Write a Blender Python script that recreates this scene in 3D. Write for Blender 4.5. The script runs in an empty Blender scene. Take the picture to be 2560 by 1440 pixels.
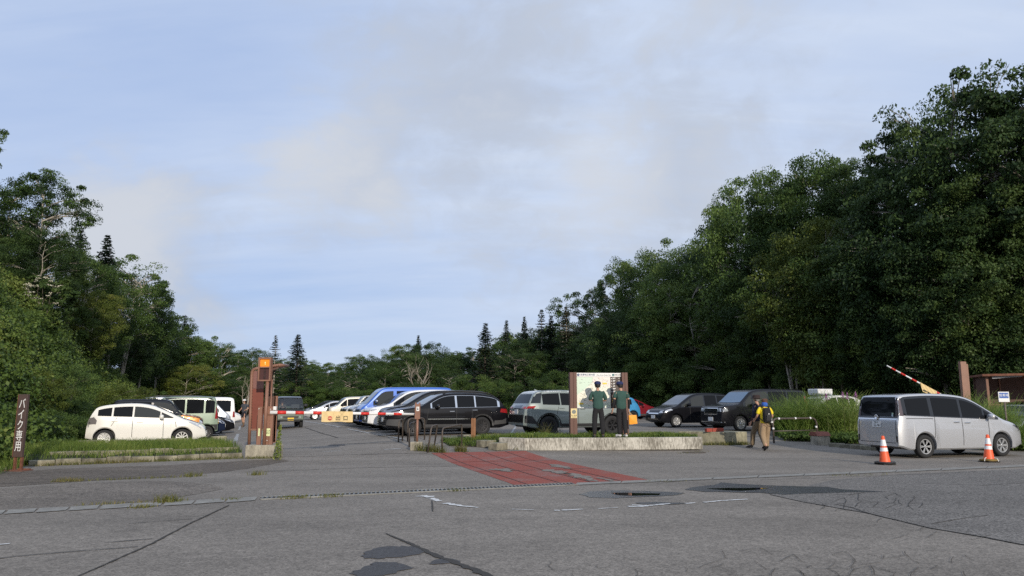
import bpy, bmesh, math, random
import numpy as np
from mathutils import Vector, Matrix
from mathutils.bvhtree import BVHTree
from mathutils.geometry import delaunay_2d_cdt

S = bpy.context.scene
C = S.collection
R = math.radians
PI = math.pi

# ------------------------------------------------------------------ camera
FPX, HOR = 1828.0, 1002.0
PITCH = math.atan((HOR - 720) / FPX)
CAM = Vector((0, 0, 1.6))
cd = bpy.data.cameras.new('camera')
cam = bpy.data.objects.new('camera', cd)
C.objects.link(cam)
cd.sensor_width = 36.0
cd.lens = FPX / 2560 * 36.0
cd.clip_start, cd.clip_end = 0.1, 4000
cam.location = CAM
cam.rotation_euler = (PI / 2 + PITCH, 0, 0)
S.camera = cam

# ------------------------------------------------------------------ light
SUN_EL, SUN_AZ = 18.0, 20.0          # low morning sun behind the camera, a little to its right
sd = Vector((math.sin(R(SUN_AZ)) * math.cos(R(SUN_EL)), -math.cos(R(SUN_AZ)) * math.cos(R(SUN_EL)), math.sin(R(SUN_EL))))
ld = bpy.data.lights.new('sun', 'SUN')
ld.energy = 3.3
ld.angle = R(0.6)
ld.color = (1.0, 0.9, 0.76)
sun = bpy.data.objects.new('sun', ld)
C.objects.link(sun)
sun.rotation_euler = sd.to_track_quat('Z', 'Y').to_euler()
sun.location = (20, -40, 40)

S.cycles.use_denoising = False
S.view_settings.view_transform = 'Standard'
S.view_settings.look = 'None'
S.view_settings.exposure = 0.0
S.view_settings.gamma = 1.0
S.view_settings.use_curve_mapping = False

W = bpy.data.worlds.new("World")
S.world = W
W.use_nodes = True
nt = W.node_tree
nt.nodes.clear()


def wn(t, **k):
    n = nt.nodes.new(t)
    for a, b in k.items():
        setattr(n, a, b)
    return n


def wl(a, b):
    nt.links.new(a, b)


out = wn('ShaderNodeOutputWorld')
bg = wn('ShaderNodeBackground')
SKY_STR = 0.1
bg.inputs['Strength'].default_value = SKY_STR
sky = wn('ShaderNodeTexSky', sky_type='NISHITA')
sky.sun_disc = False
sky.sun_elevation = R(SUN_EL)
sky.sun_rotation = R(180 - SUN_AZ)
sky.air_density, sky.dust_density, sky.ozone_density = 1.0, 0.5, 1.0
tc = wn('ShaderNodeTexCoord')
sep = wn('ShaderNodeSeparateXYZ')
wl(tc.outputs['Generated'], sep.inputs[0])


def wmath(op, a, b=None, clamp=False):
    n = wn('ShaderNodeMath', operation=op)
    n.use_clamp = clamp
    for i, v in enumerate((a, b)):
        if v is None:
            continue
        if isinstance(v, (int, float)):
            n.inputs[i].default_value = v
        else:
            wl(v, n.inputs[i])
    return n.outputs[0]


def wramp(v, lo, hi):
    n = wn('ShaderNodeMapRange', interpolation_type='SMOOTHSTEP')
    wl(v, n.inputs[0])
    n.inputs[1].default_value, n.inputs[2].default_value = lo, hi
    return n.outputs[0]


def wmix(f, a, b):
    n = wn('ShaderNodeMix', data_type='RGBA')
    if isinstance(f, (int, float)):
        n.inputs[0].default_value = f
    else:
        wl(f, n.inputs[0])
    for v, i in ((a, 6), (b, 7)):
        if isinstance(v, tuple):
            n.inputs[i].default_value = v + (1,)
        else:
            wl(v, n.inputs[i])
    return n.outputs[2]


# a cloud deck: project the view direction on a flat layer overhead
zz = wmath('ADD', wmath('MAXIMUM', sep.outputs[2], 0.0), 0.22)
cmb = wn('ShaderNodeCombineXYZ')
wl(wmath('DIVIDE', sep.outputs[0], zz), cmb.inputs[0])
wl(wmath('DIVIDE', sep.outputs[1], zz), cmb.inputs[1])


def wnoise(scale, detail, rough, off, stretch=(1, 1, 1), dist=0.0):
    m = wn('ShaderNodeMapping')
    wl(cmb.outputs[0], m.inputs[0])
    m.inputs['Location'].default_value = off
    m.inputs['Scale'].default_value = stretch
    m.inputs['Rotation'].default_value = (0, 0, R(35))
    n = wn('ShaderNodeTexNoise')
    n.inputs['Scale'].default_value = scale
    n.inputs['Detail'].default_value = detail
    n.inputs['Roughness'].default_value = rough
    n.inputs['Distortion'].default_value = dist
    wl(m.outputs[0], n.inputs['Vector'])
    return n.outputs[0]


K = 1.0 / SKY_STR
veil = wnoise(0.9, 6, 0.55, (3.1, 1.7, 0), (0.5, 1.3, 1))
pm = wn('ShaderNodeMapping')
wl(tc.outputs['Generated'], pm.inputs[0])
pm.inputs['Scale'].default_value = (1, 1, 1.7)
pm.inputs['Location'].default_value = (0.4, 1.2, 0.3)


def dnoise(scale, detail, rough, dist):
    n = wn('ShaderNodeTexNoise')
    for k, v in (('Scale', scale), ('Detail', detail), ('Roughness', rough), ('Distortion', dist)):
        n.inputs[k].default_value = v
    wl(pm.outputs[0], n.inputs['Vector'])
    return n.outputs[0]


puff = dnoise(3.6, 9, 0.58, 0.35)
fray = dnoise(11, 8, 0.6, 0.5)
wisp = wnoise(2.2, 9, 0.6, (7.3, 2.2, 0), (0.25, 1.6, 1), 0.4)
vz = Vector


def wdir(px, py):
    d = Vector(((px - 1280) / FPX, math.cos(PITCH) - (720 - py) / FPX * math.sin(PITCH), math.sin(PITCH) + (720 - py) / FPX * math.cos(PITCH)))
    return d.normalized()


def wblob(px, py, r):
    """how near the view direction is to one cloud's own bearing (1 in its middle)"""
    d = wn('ShaderNodeVectorMath', operation='DISTANCE')
    wl(tc.outputs['Generated'], d.inputs[0])
    d.inputs[1].default_value = wdir(px, py)
    return wramp(wmath('DIVIDE', d.outputs['Value'], r), 1.0, 0.0)


sidex = wramp(sep.outputs[0], -0.55, 0.45)
thin = wmath('MULTIPLY', wramp(veil, 0.25, 0.70), 0.55)
thin = wmath('ADD', wmath('ADD', thin, wmath('MULTIPLY', sidex, 0.42)), wmath('MULTIPLY', wramp(wisp, 0.38, 0.72), 0.25), clamp=True)
clear = wmix(0.82, sky.outputs[0], (0.38 * K, 0.52 * K, 0.84 * K))
base = wmix(thin, clear, (0.65 * K, 0.74 * K, 0.90 * K))
# grey and cream cloud patches at a few bearings, broken by noise
def wpatch(blobs):
    g = None
    for px, py, r, k in blobs:
        b = wmath('MULTIPLY', wblob(px, py, r), k)
        g = b if g is None else wmath('MAXIMUM', g, b)
    return g


def ragged(g, amt, lo, hi, top):
    n = wmath('ADD', wmath('MULTIPLY', wmath('SUBTRACT', puff, 0.5), amt), wmath('MULTIPLY', wmath('SUBTRACT', fray, 0.5), amt * 0.6))
    return wmath('MULTIPLY', wramp(wmath('ADD', g, n), lo, hi), top)


grey = wpatch(((1150, 190, 0.30, 0.9), (1330, 300, 0.18, 0.6), (900, 60, 0.28, 0.5), (1780, 470, 0.30, 0.85), (2050, 400, 0.22, 0.7), (350, 620, 0.2, 0.7), (860, 440, 0.2, 0.7), (1550, 640, 0.3, 0.4), (1290, 480, 0.25, 0.35), (560, 480, 0.2, 0.3)))
base = wmix(ragged(grey, 2.4, 0.05, 1.0, 0.72), base, (0.485 * K, 0.535 * K, 0.63 * K))
cream = wpatch(((780, 400, 0.14, 0.85), (1530, 450, 0.15, 0.8), (290, 570, 0.15, 0.8), (930, 510, 0.12, 0.5), (1840, 440, 0.14, 0.5), (1000, 200, 0.15, 0.35)))
base = wmix(ragged(cream, 2.4, 0.1, 1.1, 0.65), base, (0.69 * K, 0.715 * K, 0.76 * K))
wl(base, bg.inputs['Color'])
wl(bg.outputs[0], out.inputs[0])


# ------------------------------------------------------------------ places
A1 = R(21.0)
E1 = Vector((math.cos(A1), math.sin(A1), 0))
E2 = Vector((-math.sin(A1), math.cos(A1), 0))


def sst(a, b, x):
    t = min(1.0, max(0.0, (x - a) / (b - a)))
    return t * t * (3 - 2 * t)


def gz(x, y):
    """height of the asphalt: flat in front, rising a little into the lot on the right"""
    s1 = x * E1.x + y * E1.y
    s2 = x * E2.x + y * E2.y
    return 0.3 * sst(1.5, 6.5, s1) * sst(18, 27, s2) * (1 - 0.6 * sst(38, 60, s2)) - 0.15 * sst(2.0, -2.0, s1) * sst(32, 46, s2)


def ray(px, py):
    u, v = (px - 1280) / FPX, (720 - py) / FPX
    return Vector((u, math.cos(PITCH) - v * math.sin(PITCH), math.sin(PITCH) + v * math.cos(PITCH)))


def P(px, py, y):
    d = ray(px, py)
    return CAM + d * (y / d.y)


def G(px, py, dz=0.0):
    d = ray(px, py)
    y = 20.0
    for _ in range(40):
        q = CAM + d * (y / d.y)
        h = gz(q.x, q.y)
        y = (1.6 - h) * d.y / -d.z if d.z < -1e-5 else 200
    q = CAM + d * (y / d.y)
    return Vector((q.x, q.y, gz(q.x, q.y) + dz))


def on(px, y, dz=0.0):
    """the point of the ground at depth y under picture column px"""
    q = P(px, HOR, y)
    return Vector((q.x, y, gz(q.x, y) + dz))


# ------------------------------------------------------------------ materials
MATS = {}


def mat(name, col, rough=0.6, metal=0.0, coat=0.0, noise=None, bump=None, spec=0.5, emit=None, trans=0.0):
    """noise = (scale, amount[, stretch]) varies the colour, bump = (scale, strength)"""
    if name in MATS:
        return MATS[name]
    m = bpy.data.materials.new(name)
    m.use_nodes = True
    t = m.node_tree
    b = t.nodes['Principled BSDF']
    b.inputs['Base Color'].default_value = tuple(col) + (1,)
    b.inputs['Roughness'].default_value = rough
    b.inputs['Metallic'].default_value = metal
    b.inputs['Coat Weight'].default_value = coat
    b.inputs['Coat Roughness'].default_value = 0.03
    b.inputs['Specular IOR Level'].default_value = spec
    if emit:
        b.inputs['Emission Color'].default_value = tuple(emit[0]) + (1,)
        b.inputs['Emission Strength'].default_value = emit[1]
    co = t.nodes.new('ShaderNodeTexCoord')
    if noise:
        n = t.nodes.new('ShaderNodeTexNoise')
        n.inputs['Scale'].default_value = noise[0]
        n.inputs['Detail'].default_value = 6
        n.inputs['Roughness'].default_value = 0.65
        mp = t.nodes.new('ShaderNodeMapping')
        if len(noise) > 2:
            mp.inputs['Scale'].default_value = noise[2]
        oi = t.nodes.new('ShaderNodeObjectInfo')
        sh = t.nodes.new('ShaderNodeVectorMath')
        sh.operation = 'MULTIPLY_ADD'
        t.links.new(oi.outputs['Random'], sh.inputs[0])
        sh.inputs[1].default_value = (37, 23, 11)
        t.links.new(co.outputs['Object'], sh.inputs[2])
        t.links.new(sh.outputs[0], mp.inputs[0])
        t.links.new(mp.outputs[0], n.inputs['Vector'])
        r = t.nodes.new('ShaderNodeMapRange')
        t.links.new(n.outputs[0], r.inputs[0])
        r.inputs[1].default_value, r.inputs[2].default_value = 0.3, 0.7
        r.inputs[3].default_value, r.inputs[4].default_value = 1 - noise[1], 1 + noise[1]
        v = t.nodes.new('ShaderNodeVectorMath')
        v.operation = 'SCALE'
        v.inputs[0].default_value = col
        t.links.new(r.outputs[0], v.inputs['Scale'])
        t.links.new(v.outputs[0], b.inputs['Base Color'])
    if bump:
        n2 = t.nodes.new('ShaderNodeTexNoise')
        n2.inputs['Scale'].default_value = bump[0]
        n2.inputs['Detail'].default_value = 4
        t.links.new(co.outputs['Object'], n2.inputs['Vector'])
        bp = t.nodes.new('ShaderNodeBump')
        bp.inputs['Strength'].default_value = bump[1]
        bp.inputs['Distance'].default_value = 0.02
        t.links.new(n2.outputs[0], bp.inputs['Height'])
        t.links.new(bp.outputs[0], b.inputs['Normal'])
    MATS[name] = m
    return m


def leafmat(name, c1, c2, c3=None, trans=0.3):
    """foliage: the two greens mixed by each clump's own tint, shifted a little per plant"""
    if name in MATS:
        return MATS[name]
    m = bpy.data.materials.new(name)
    m.use_nodes = True
    t = m.node_tree
    b = t.nodes['Principled BSDF']
    at = t.nodes.new('ShaderNodeAttribute')
    at.attribute_name = 'tint'
    oi = t.nodes.new('ShaderNodeObjectInfo')
    ad = t.nodes.new('ShaderNodeMath')
    ad.operation = 'MULTIPLY_ADD'
    t.links.new(oi.outputs['Random'], ad.inputs[0])
    ad.inputs[1].default_value = 0.5
    sb = t.nodes.new('ShaderNodeMath')
    sb.operation = 'SUBTRACT'
    t.links.new(at.outputs['Fac'], sb.inputs[0])
    sb.inputs[1].default_value = 0.25
    t.links.new(sb.outputs[0], ad.inputs[2])
    rp = t.nodes.new('ShaderNodeValToRGB')
    e = rp.color_ramp.elements
    e[0].position, e[0].color = 0.1, tuple(c1) + (1,)
    e[1].position, e[1].color = 0.7, tuple(c2) + (1,)
    if c3:
        k = e.new(1.0)
        k.color = tuple(c3) + (1,)
    t.links.new(ad.outputs[0], rp.inputs[0])
    t.links.new(rp.outputs[0], b.inputs['Base Color'])
    b.inputs['Roughness'].default_value = 0.55
    b.inputs['Specular IOR Level'].default_value = 0.25
    tr = t.nodes.new('ShaderNodeBsdfTranslucent')
    hs = t.nodes.new('ShaderNodeHueSaturation')
    hs.inputs['Hue'].default_value = 0.48
    hs.inputs['Value'].default_value = 1.3
    t.links.new(rp.outputs[0], hs.inputs['Color'])
    t.links.new(hs.outputs[0], tr.inputs['Color'])
    mx = t.nodes.new('ShaderNodeMixShader')
    mx.inputs[0].default_value = trans
    t.links.new(b.outputs[0], mx.inputs[1])
    t.links.new(tr.outputs[0], mx.inputs[2])
    t.links.new(mx.outputs[0], t.nodes['Material Output'].inputs[0])
    MATS[name] = m
    return m


# ------------------------------------------------------------------ objects
def tag(o, label=None, cat=None, group=None, kind=None):
    if label:
        o['label'] = label
    if cat:
        o['category'] = cat
    if group:
        o['group'] = group
    if kind:
        o['kind'] = kind
    return o


def thing(name, label, cat, loc=(0, 0, 0), rz=0.0, group=None):
    o = bpy.data.objects.new(name, None)
    C.objects.link(o)
    o.empty_display_size = 0.2
    o.location = loc
    o.rotation_euler = (0, 0, rz)
    return tag(o, label, cat, group)


def link(name, me, m=None, parent=None, smooth=False):
    o = bpy.data.objects.new(name, me)
    C.objects.link(o)
    if m is not None:
        me.materials.clear()
        me.materials.append(m)
    if smooth:
        me.polygons.foreach_set('use_smooth', [True] * len(me.polygons))
    if parent is not None:
        o.parent = parent
    return o


class MB:
    """collects simple solids and links them as ONE mesh object"""

    def __init__(s):
        s.v, s.f = [], []

    def add(s, vs, fs):
        n = len(s.v)
        s.v += [tuple(v) for v in vs]
        s.f += [tuple(i + n for i in f) for f in fs]
        return s

    def box(s, c, d, rz=0.0, M=None):
        hx, hy, hz = d[0] / 2, d[1] / 2, d[2] / 2
        T = M or (Matrix.Translation(c) @ Matrix.Rotation(rz, 4, 'Z'))
        vs = [T @ Vector((x * hx, y * hy, z * hz)) for z in (-1, 1) for y in (-1, 1) for x in (-1, 1)]
        return s.add(vs, [(0, 2, 3, 1), (4, 5, 7, 6), (0, 1, 5, 4), (2, 6, 7, 3), (0, 4, 6, 2), (1, 3, 7, 5)])

    def bar(s, p, q, w, h, up=(0, 0, 1)):
        p, q = Vector(p), Vector(q)
        d = q - p
        z = d.normalized()
        x = z.cross(Vector(up))
        if x.length < 1e-4:
            x = Vector((1, 0, 0))
        x.normalize()
        y = x.cross(z)
        M = Matrix.Translation((p + q) / 2) @ Matrix((x, y, z)).transposed().to_4x4()
        return s.box((0, 0, 0), (w, h, d.length), M=M)

    def cyl(s, p, q, r, r2=None, n=12, cap=True):
        r2 = r if r2 is None else r2
        return s.tube([p, q], [r, r2], n, cap)

    def tube(s, pts, r, n=8, cap=True):
        pts = [Vector(p) for p in pts]
        if not isinstance(r, (list, tuple)):
            r = [r] * len(pts)
        base = len(s.v)
        prev = None
        for i, p in enumerate(pts):
            d = (pts[min(i + 1, len(pts) - 1)] - pts[max(i - 1, 0)]).normalized()
            if prev is None:
                a = Vector((0, 0, 1)) if abs(d.z) < 0.9 else Vector((1, 0, 0))
                x = d.cross(a).normalized()
            else:
                x = (prev - d * prev.dot(d)).normalized()
            prev = x
            y = d.cross(x)
            for k in range(n):
                t = 2 * PI * k / n
                s.v.append(tuple(p + (x * math.cos(t) + y * math.sin(t)) * r[i]))
        for i in range(len(pts) - 1):
            for k in range(n):
                a, b = base + i * n + k, base + i * n + (k + 1) % n
                s.f.append((a, b, b + n, a + n))
        if cap:
            s.f.append(tuple(base + k for k in range(n))[::-1])
            s.f.append(tuple(base + (len(pts) - 1) * n + k for k in range(n)))
        return s

    def lathe(s, prof, o=(0, 0, 0), n=24, M=None):
        """prof = [(radius, height)], turned about local z"""
        T = M or Matrix.Translation(o)
        base = len(s.v)
        for r, z in prof:
            for k in range(n):
                t = 2 * PI * k / n
                s.v.append(tuple(T @ Vector((r * math.cos(t), r * math.sin(t), z))))
        for i in range(len(prof) - 1):
            for k in range(n):
                a, b = base + i * n + k, base + i * n + (k + 1) % n
                s.f.append((a, b, b + n, a + n))
        s.f.append(tuple(base + k for k in range(n))[::-1])
        s.f.append(tuple(base + (len(prof) - 1) * n + k for k in range(n)))
        return s

    def prism(s, pts, axis, lo, hi):
        """a 2-D outline pushed along one axis (x, y or z)"""
        def v3(p, h):
            return {'x': (h, p[0], p[1]), 'y': (p[0], h, p[1]), 'z': (p[0], p[1], h)}[axis]
        n = len(pts)
        vs = [v3(p, lo) for p in pts] + [v3(p, hi) for p in pts]
        fs = [tuple(range(n))[::-1], tuple(range(n, 2 * n))] + [(i, (i + 1) % n, (i + 1) % n + n, i + n) for i in range(n)]
        return s.add(vs, fs)

    def mesh(s, name):
        me = bpy.data.meshes.new(name)
        me.from_pydata(s.v, [], s.f)
        bm = bmesh.new()
        bm.from_mesh(me)
        bmesh.ops.recalc_face_normals(bm, faces=bm.faces)
        bm.to_mesh(me)
        bm.free()
        return me

    def build(s, name, m, parent=None, smooth=False, bevel=0.0, loc=None):
        o = link(name, s.mesh(name), m, parent, smooth)
        if bevel:
            bv = o.modifiers.new('edge', 'BEVEL')
            bv.width = bevel
            bv.segments = 2
            bv.limit_method = 'ANGLE'
        if loc is not None:
            o.location = loc
        return o


def npmesh(name, v, f, tint=None):
    """fast mesh from arrays; f is (n,3) or (n,4)"""
    v = np.asarray(v, dtype=np.float32)
    f = np.asarray(f, dtype=np.int32)
    me = bpy.data.meshes.new(name)
    me.vertices.add(len(v))
    me.vertices.foreach_set('co', v.ravel())
    k = f.shape[1]
    me.loops.add(f.size)
    me.loops.foreach_set('vertex_index', f.ravel())
    me.polygons.add(len(f))
    me.polygons.foreach_set('loop_start', np.arange(0, f.size, k, dtype=np.int32))
    if tint is not None:
        a = me.attributes.new('tint', 'FLOAT', 'POINT')
        a.data.foreach_set('value', np.asarray(tint, dtype=np.float32))
    me.update(calc_edges=True)
    me.validate()
    return me


def text(name, body, size, m, parent, M, depth=0.002, align='CENTER'):
    """lettering as a thin mesh; M places its local x right, y up"""
    c = bpy.data.curves.new(name, 'FONT')
    c.body = body
    c.size = size
    c.align_x = align
    c.align_y = 'CENTER'
    c.extrude = depth
    c.resolution_u = 3
    c.space_line = 0.95
    o = bpy.data.objects.new(name, c)
    C.objects.link(o)
    dg = bpy.context.evaluated_depsgraph_get()
    me = bpy.data.meshes.new_from_object(o.evaluated_get(dg))
    bpy.data.objects.remove(o)
    bpy.data.curves.remove(c)
    me.name = name
    r = link(name, me, m, parent)
    r.matrix_local = M
    return r


def frame_m(o, x, y):
    """matrix with the given origin, x and y axes"""
    x, y = Vector(x).normalized(), Vector(y).normalized()
    M = Matrix((x, y, x.cross(y))).transposed().to_4x4()
    M.translation = o
    return M


def evalmesh(o, name):
    dg = bpy.context.evaluated_depsgraph_get()
    me = bpy.data.meshes.new_from_object(o.evaluated_get(dg))
    me.name = name
    return me
# ------------------------------------------------------------------ terrain
WALL = [(-30.0, 128.0), (-4.0, 112.0), (8.0, 94.0), (12.5, 78.0), (18.3, 60.0), (20.7, 46.0), (24.5, 39.0), (31.0, 33.0), (46.0, 26.0), (80.0, 12.0)]


def wall_dist(x, y):
    """distance from the foot of the retaining wall, positive on the hill's side"""
    best, sg = 1e9, 1
    for (ax, ay), (bx, by) in zip(WALL[:-1], WALL[1:]):
        dx, dy = bx - ax, by - ay
        t = min(1, max(0, ((x - ax) * dx + (y - ay) * dy) / (dx * dx + dy * dy)))
        ex, ey = x - ax - t * dx, y - ay - t * dy
        q = ex * ex + ey * ey
        if q < best:
            best, sg = q, (1 if dx * ey - dy * ex > 0 else -1)
    return math.sqrt(best) * sg


def s12(x, y):
    return x * E1.x + y * E1.y, x * E2.x + y * E2.y


def lump(x, y):
    return 0.5 * math.sin(x * 0.31 + 1.3) * math.cos(y * 0.27) + 0.3 * math.sin(x * 0.83 + y * 0.6)


BANK0 = -5.7


def hill(x, y):
    s1, s2 = s12(x, y)
    z = -0.8
    d = BANK0 - s1
    if d > 0:
        f = 1 - 0.45 * sst(42, 82, s2) - 0.35 * sst(80, 112, s2)
        if s2 < 21:
            f *= 0.25 + 0.75 * sst(14, 21, s2)
        z = max(z, f * (1.42 * min(d, 5.4) + 0.42 * max(0, min(d - 5.4, 22))) - 0.1 + lump(x, y) * min(1, d / 4) * 0.7)
    w = wall_dist(x, y)
    if w > 0:
        k = .3 + .7 * sst(2, 20, x)
        z = max(z, k * (2.2 + 0.72 * min(w, 13) + 0.25 * max(0, min(w - 13, 30))) + lump(x, y) * min(1, w / 5))
    b = s2 - 94
    if b > 0:
        z = max(z, min(0.14 * b, 7) - 0.1 + lump(x, y) * 0.4)
    return z


def grid_mesh(name, x0, x1, y0, y1, st, fn):
    nx, ny = int(round((x1 - x0) / st)) + 1, int(round((y1 - y0) / st)) + 1
    v = np.array([(x0 + i * st, y0 + j * st, fn(x0 + i * st, y0 + j * st)) for j in range(ny) for i in range(nx)])
    i, j = np.meshgrid(np.arange(nx - 1), np.arange(ny - 1))
    a = (j * nx + i).ravel()
    return npmesh(name, v, np.stack([a, a + 1, a + nx + 1, a + nx], 1))


def asphalt(name, base, speck=0.5, wear=0.12, rough=0.85, fine=1.0):
    """worn bituminous paving: pale stone chips in a grey binder, with broad uneven weathering"""
    if name in MATS:
        return MATS[name]
    m = bpy.data.materials.new(name)
    m.use_nodes = True
    t = m.node_tree
    b = t.nodes['Principled BSDF']
    co = t.nodes.new('ShaderNodeTexCoord')

    def noise(sc, det, rg=0.6, stretch=None):
        n = t.nodes.new('ShaderNodeTexNoise')
        n.inputs['Scale'].default_value = sc
        n.inputs['Detail'].default_value = det
        n.inputs['Roughness'].default_value = rg
        if stretch:
            mp = t.nodes.new('ShaderNodeMapping')
            mp.inputs['Scale'].default_value = stretch
            mp.inputs['Rotation'].default_value = (0, 0, -A1)
            t.links.new(co.outputs['Object'], mp.inputs[0])
            t.links.new(mp.outputs[0], n.inputs['Vector'])
        else:
            t.links.new(co.outputs['Object'], n.inputs['Vector'])
        return n.outputs[0]

    def rng(v, a, b_, c, d):
        n = t.nodes.new('ShaderNodeMapRange')
        t.links.new(v, n.inputs[0])
        for k, q in enumerate((a, b_, c, d)):
            n.inputs[k + 1].default_value = q
        return n.outputs[0]

    def mul(a, b_):
        n = t.nodes.new('ShaderNodeMath')
        n.operation = 'MULTIPLY'
        t.links.new(a, n.inputs[0])
        t.links.new(b_, n.inputs[1])
        return n.outputs[0]

    vo = t.nodes.new('ShaderNodeTexVoronoi')
    vo.inputs['Scale'].default_value = 48 * fine
    t.links.new(co.outputs['Object'], vo.inputs['Vector'])
    sx = t.nodes.new('ShaderNodeSeparateColor')
    t.links.new(vo.outputs['Color'], sx.inputs[0])
    chip = rng(sx.outputs[0], 0.0, 1.0, 1 - speck, 1 + speck)
    v = mul(chip, rng(noise(85 * fine, 2), 0.3, 0.7, 1 - speck * 0.5, 1 + speck * 0.5))
    v = mul(v, rng(noise(7, 5), 0.3, 0.7, 1 - wear * 0.7, 1 + wear * 0.7))
    v = mul(v, rng(noise(0.45, 4, 0.6, (0.5, 1.4, 1)), 0.3, 0.7, 1 - wear, 1 + wear))
    v = mul(v, rng(noise(0.9, 6, 0.7), 0.55, 0.75, 1.0, 1 - wear * 1.4))
    sc = t.nodes.new('ShaderNodeVectorMath')
    sc.operation = 'SCALE'
    sc.inputs[0].default_value = base
    t.links.new(v, sc.inputs['Scale'])
    t.links.new(sc.outputs[0], b.inputs['Base Color'])
    b.inputs['Roughness'].default_value = rough
    b.inputs['Specular IOR Level'].default_value = 0.25
    bp = t.nodes.new('ShaderNodeBump')
    bp.inputs['Strength'].default_value = 0.35
    bp.inputs['Distance'].default_value = 0.006
    t.links.new(vo.outputs['Distance'], bp.inputs['Height'])
    t.links.new(bp.outputs[0], b.inputs['Normal'])
    MATS[name] = m
    return m


ASPH = (0.220, 0.196, 0.167)
m_asph = asphalt('asphalt', ASPH, 0.30, 0.19)
tag(link('ground', grid_mesh('ground', -75, 75, -20, 130, 1.5, gz), m_asph, smooth=True), kind='structure')
m_soil = mat('forest_soil', (0.030, 0.038, 0.016), 0.95, noise=(0.8, 0.5))
tag(link('hillside', grid_mesh('hillside', -130, 130, 10, 190, 1.25, hill), m_soil, smooth=True), kind='structure')
far = MB()
far.add([(-2500, -900, -3), (2500, -900, -3), (2500, 3000, -3), (-2500, 3000, -3)], [(0, 1, 2, 3)])
tag(far.build('land', m_soil), kind='structure')


def cdt(poly, step):
    """triangulate an outline with a regular grid of points inside it"""
    xs, ys = [p[0] for p in poly], [p[1] for p in poly]
    pts = [Vector(p) for p in poly]
    n = len(pts)

    def inside(x, y):
        c = False
        j = n - 1
        for i in range(n):
            yi, yj = ys[i], ys[j]
            if (yi > y) != (yj > y) and x < (xs[j] - xs[i]) * (y - yi) / (yj - yi) + xs[i]:
                c = not c
            j = i
        return c
    allp = list(pts)
    x = min(xs) + step * 0.5
    while x < max(xs):
        y = min(ys) + step * 0.5
        while y < max(ys):
            if inside(x, y):
                dmin = min((x - a) ** 2 + (y - b) ** 2 for a, b in zip(xs, ys))
                if dmin > (step * 0.3) ** 2:
                    allp.append(Vector((x, y)))
            y += step
        x += step
    r = delaunay_2d_cdt(allp, [], [list(range(n))], 1, 1e-6)
    return [tuple(v) for v in r[0]], [tuple(f) for f in r[2]]


def dens(poly, step, jit=0.0, rnd=None, closed=True):
    o = []
    n = len(poly)
    for i in range(n if closed else n - 1):
        a, b = poly[i], poly[(i + 1) % n]
        L = math.hypot(b[0] - a[0], b[1] - a[1])
        k = max(1, int(L / step))
        for j in range(k):
            t = j / k
            q = [a[0] + (b[0] - a[0]) * t, a[1] + (b[1] - a[1]) * t]
            if jit and rnd:
                q[0] += rnd.uniform(-jit, jit)
                q[1] += rnd.uniform(-jit, jit)
            o.append(tuple(q))
    if not closed:
        o.append(tuple(poly[-1][:2]))
    return o


def sheet(name, px, m, dz=0.004, jit=0.0, step=0.35, seed=1, world=False, thick=False):
    """a thin layer lying on the ground; px = outline in picture columns and rows, or world x, y"""
    rnd = random.Random(seed)
    poly = [(p[0], p[1]) for p in px] if world else [tuple(G(*p)[:2]) for p in px]
    poly = dens(poly, step, jit, rnd)
    v, f = cdt(poly, max(0.5, step * 2))
    o = link(name, npmesh(name, [(x, y, gz(x, y) + dz) for x, y in v], f), m)
    return tag(o, kind='structure')


def strips(name, lines, m, dz=0.005, jit=0.3, seed=3, step=0.12, cat=None):
    """worn lines: each ((px, py), ...), width in metres at each end, edges ragged"""
    rnd = random.Random(seed)
    V, F = [], []
    for pts, w0, w1 in lines:
        q = dens([tuple(G(*p)[:2]) for p in pts], step, 0, None, closed=False)
        n = len(q)
        base = len(V)
        for i, (x, y) in enumerate(q):
            a, b = q[max(0, i - 1)], q[min(n - 1, i + 1)]
            dx, dy = b[0] - a[0], b[1] - a[1]
            L = math.hypot(dx, dy) or 1
            w = (w0 + (w1 - w0) * i / max(1, n - 1)) / 2
            for sgn in (1, -1):
                k = w * (1 + rnd.uniform(-jit, jit)) * sgn
                xx, yy = x - dy / L * k, y + dx / L * k
                V.append((xx, yy, gz(xx, yy) + dz))
        for i in range(n - 1):
            k = base + i * 2
            F.append((k, k + 1, k + 3, k + 2))
    return tag(link(name, npmesh(name, V, F), m), kind='structure')


# darker, browner patches of paving along the left kerb, a newer darker road skin at lower right
sheet('pavement', [(-400, 1200), (20, 1180), (150, 1172), (420, 1163), (700, 1147), (720, 1153), (640, 1168), (560, 1180), (420, 1192), (230, 1202), (0, 1218), (-400, 1240)], asphalt('brown_paving', (0.140, 0.118, 0.096), 0.4, 0.3), 0.004, 0.05, 0.4, 2)
sheet('pavement', [(-500, 1248), (0, 1222), (230, 1207), (400, 1202), (520, 1210), (560, 1222), (430, 1246), (210, 1268), (0, 1279), (-500, 1310)], asphalt('bare_paving', (0.180, 0.157, 0.132), 0.45, 0.25), 0.004, 0.04, 0.4, 4)
sheet('road', [(1925, 1237), (2010, 1256), (2170, 1284), (2330, 1322), (2450, 1342), (2560, 1362), (2900, 1440), (2900, 1150), (2560, 1172), (2250, 1186), (2080, 1200)], asphalt('newer_asphalt', (0.175, 0.162, 0.146), 0.5, 0.16), 0.004, 0.02, 0.3, 5)
# wet ground and standing water
m_wet = mat('wet_asphalt', (0.052, 0.052, 0.054), 0.32, noise=(14, 0.35), bump=(70, 0.3))
m_water = mat('puddle_water', (0.012, 0.012, 0.012), 0.02, spec=0.6)


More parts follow.
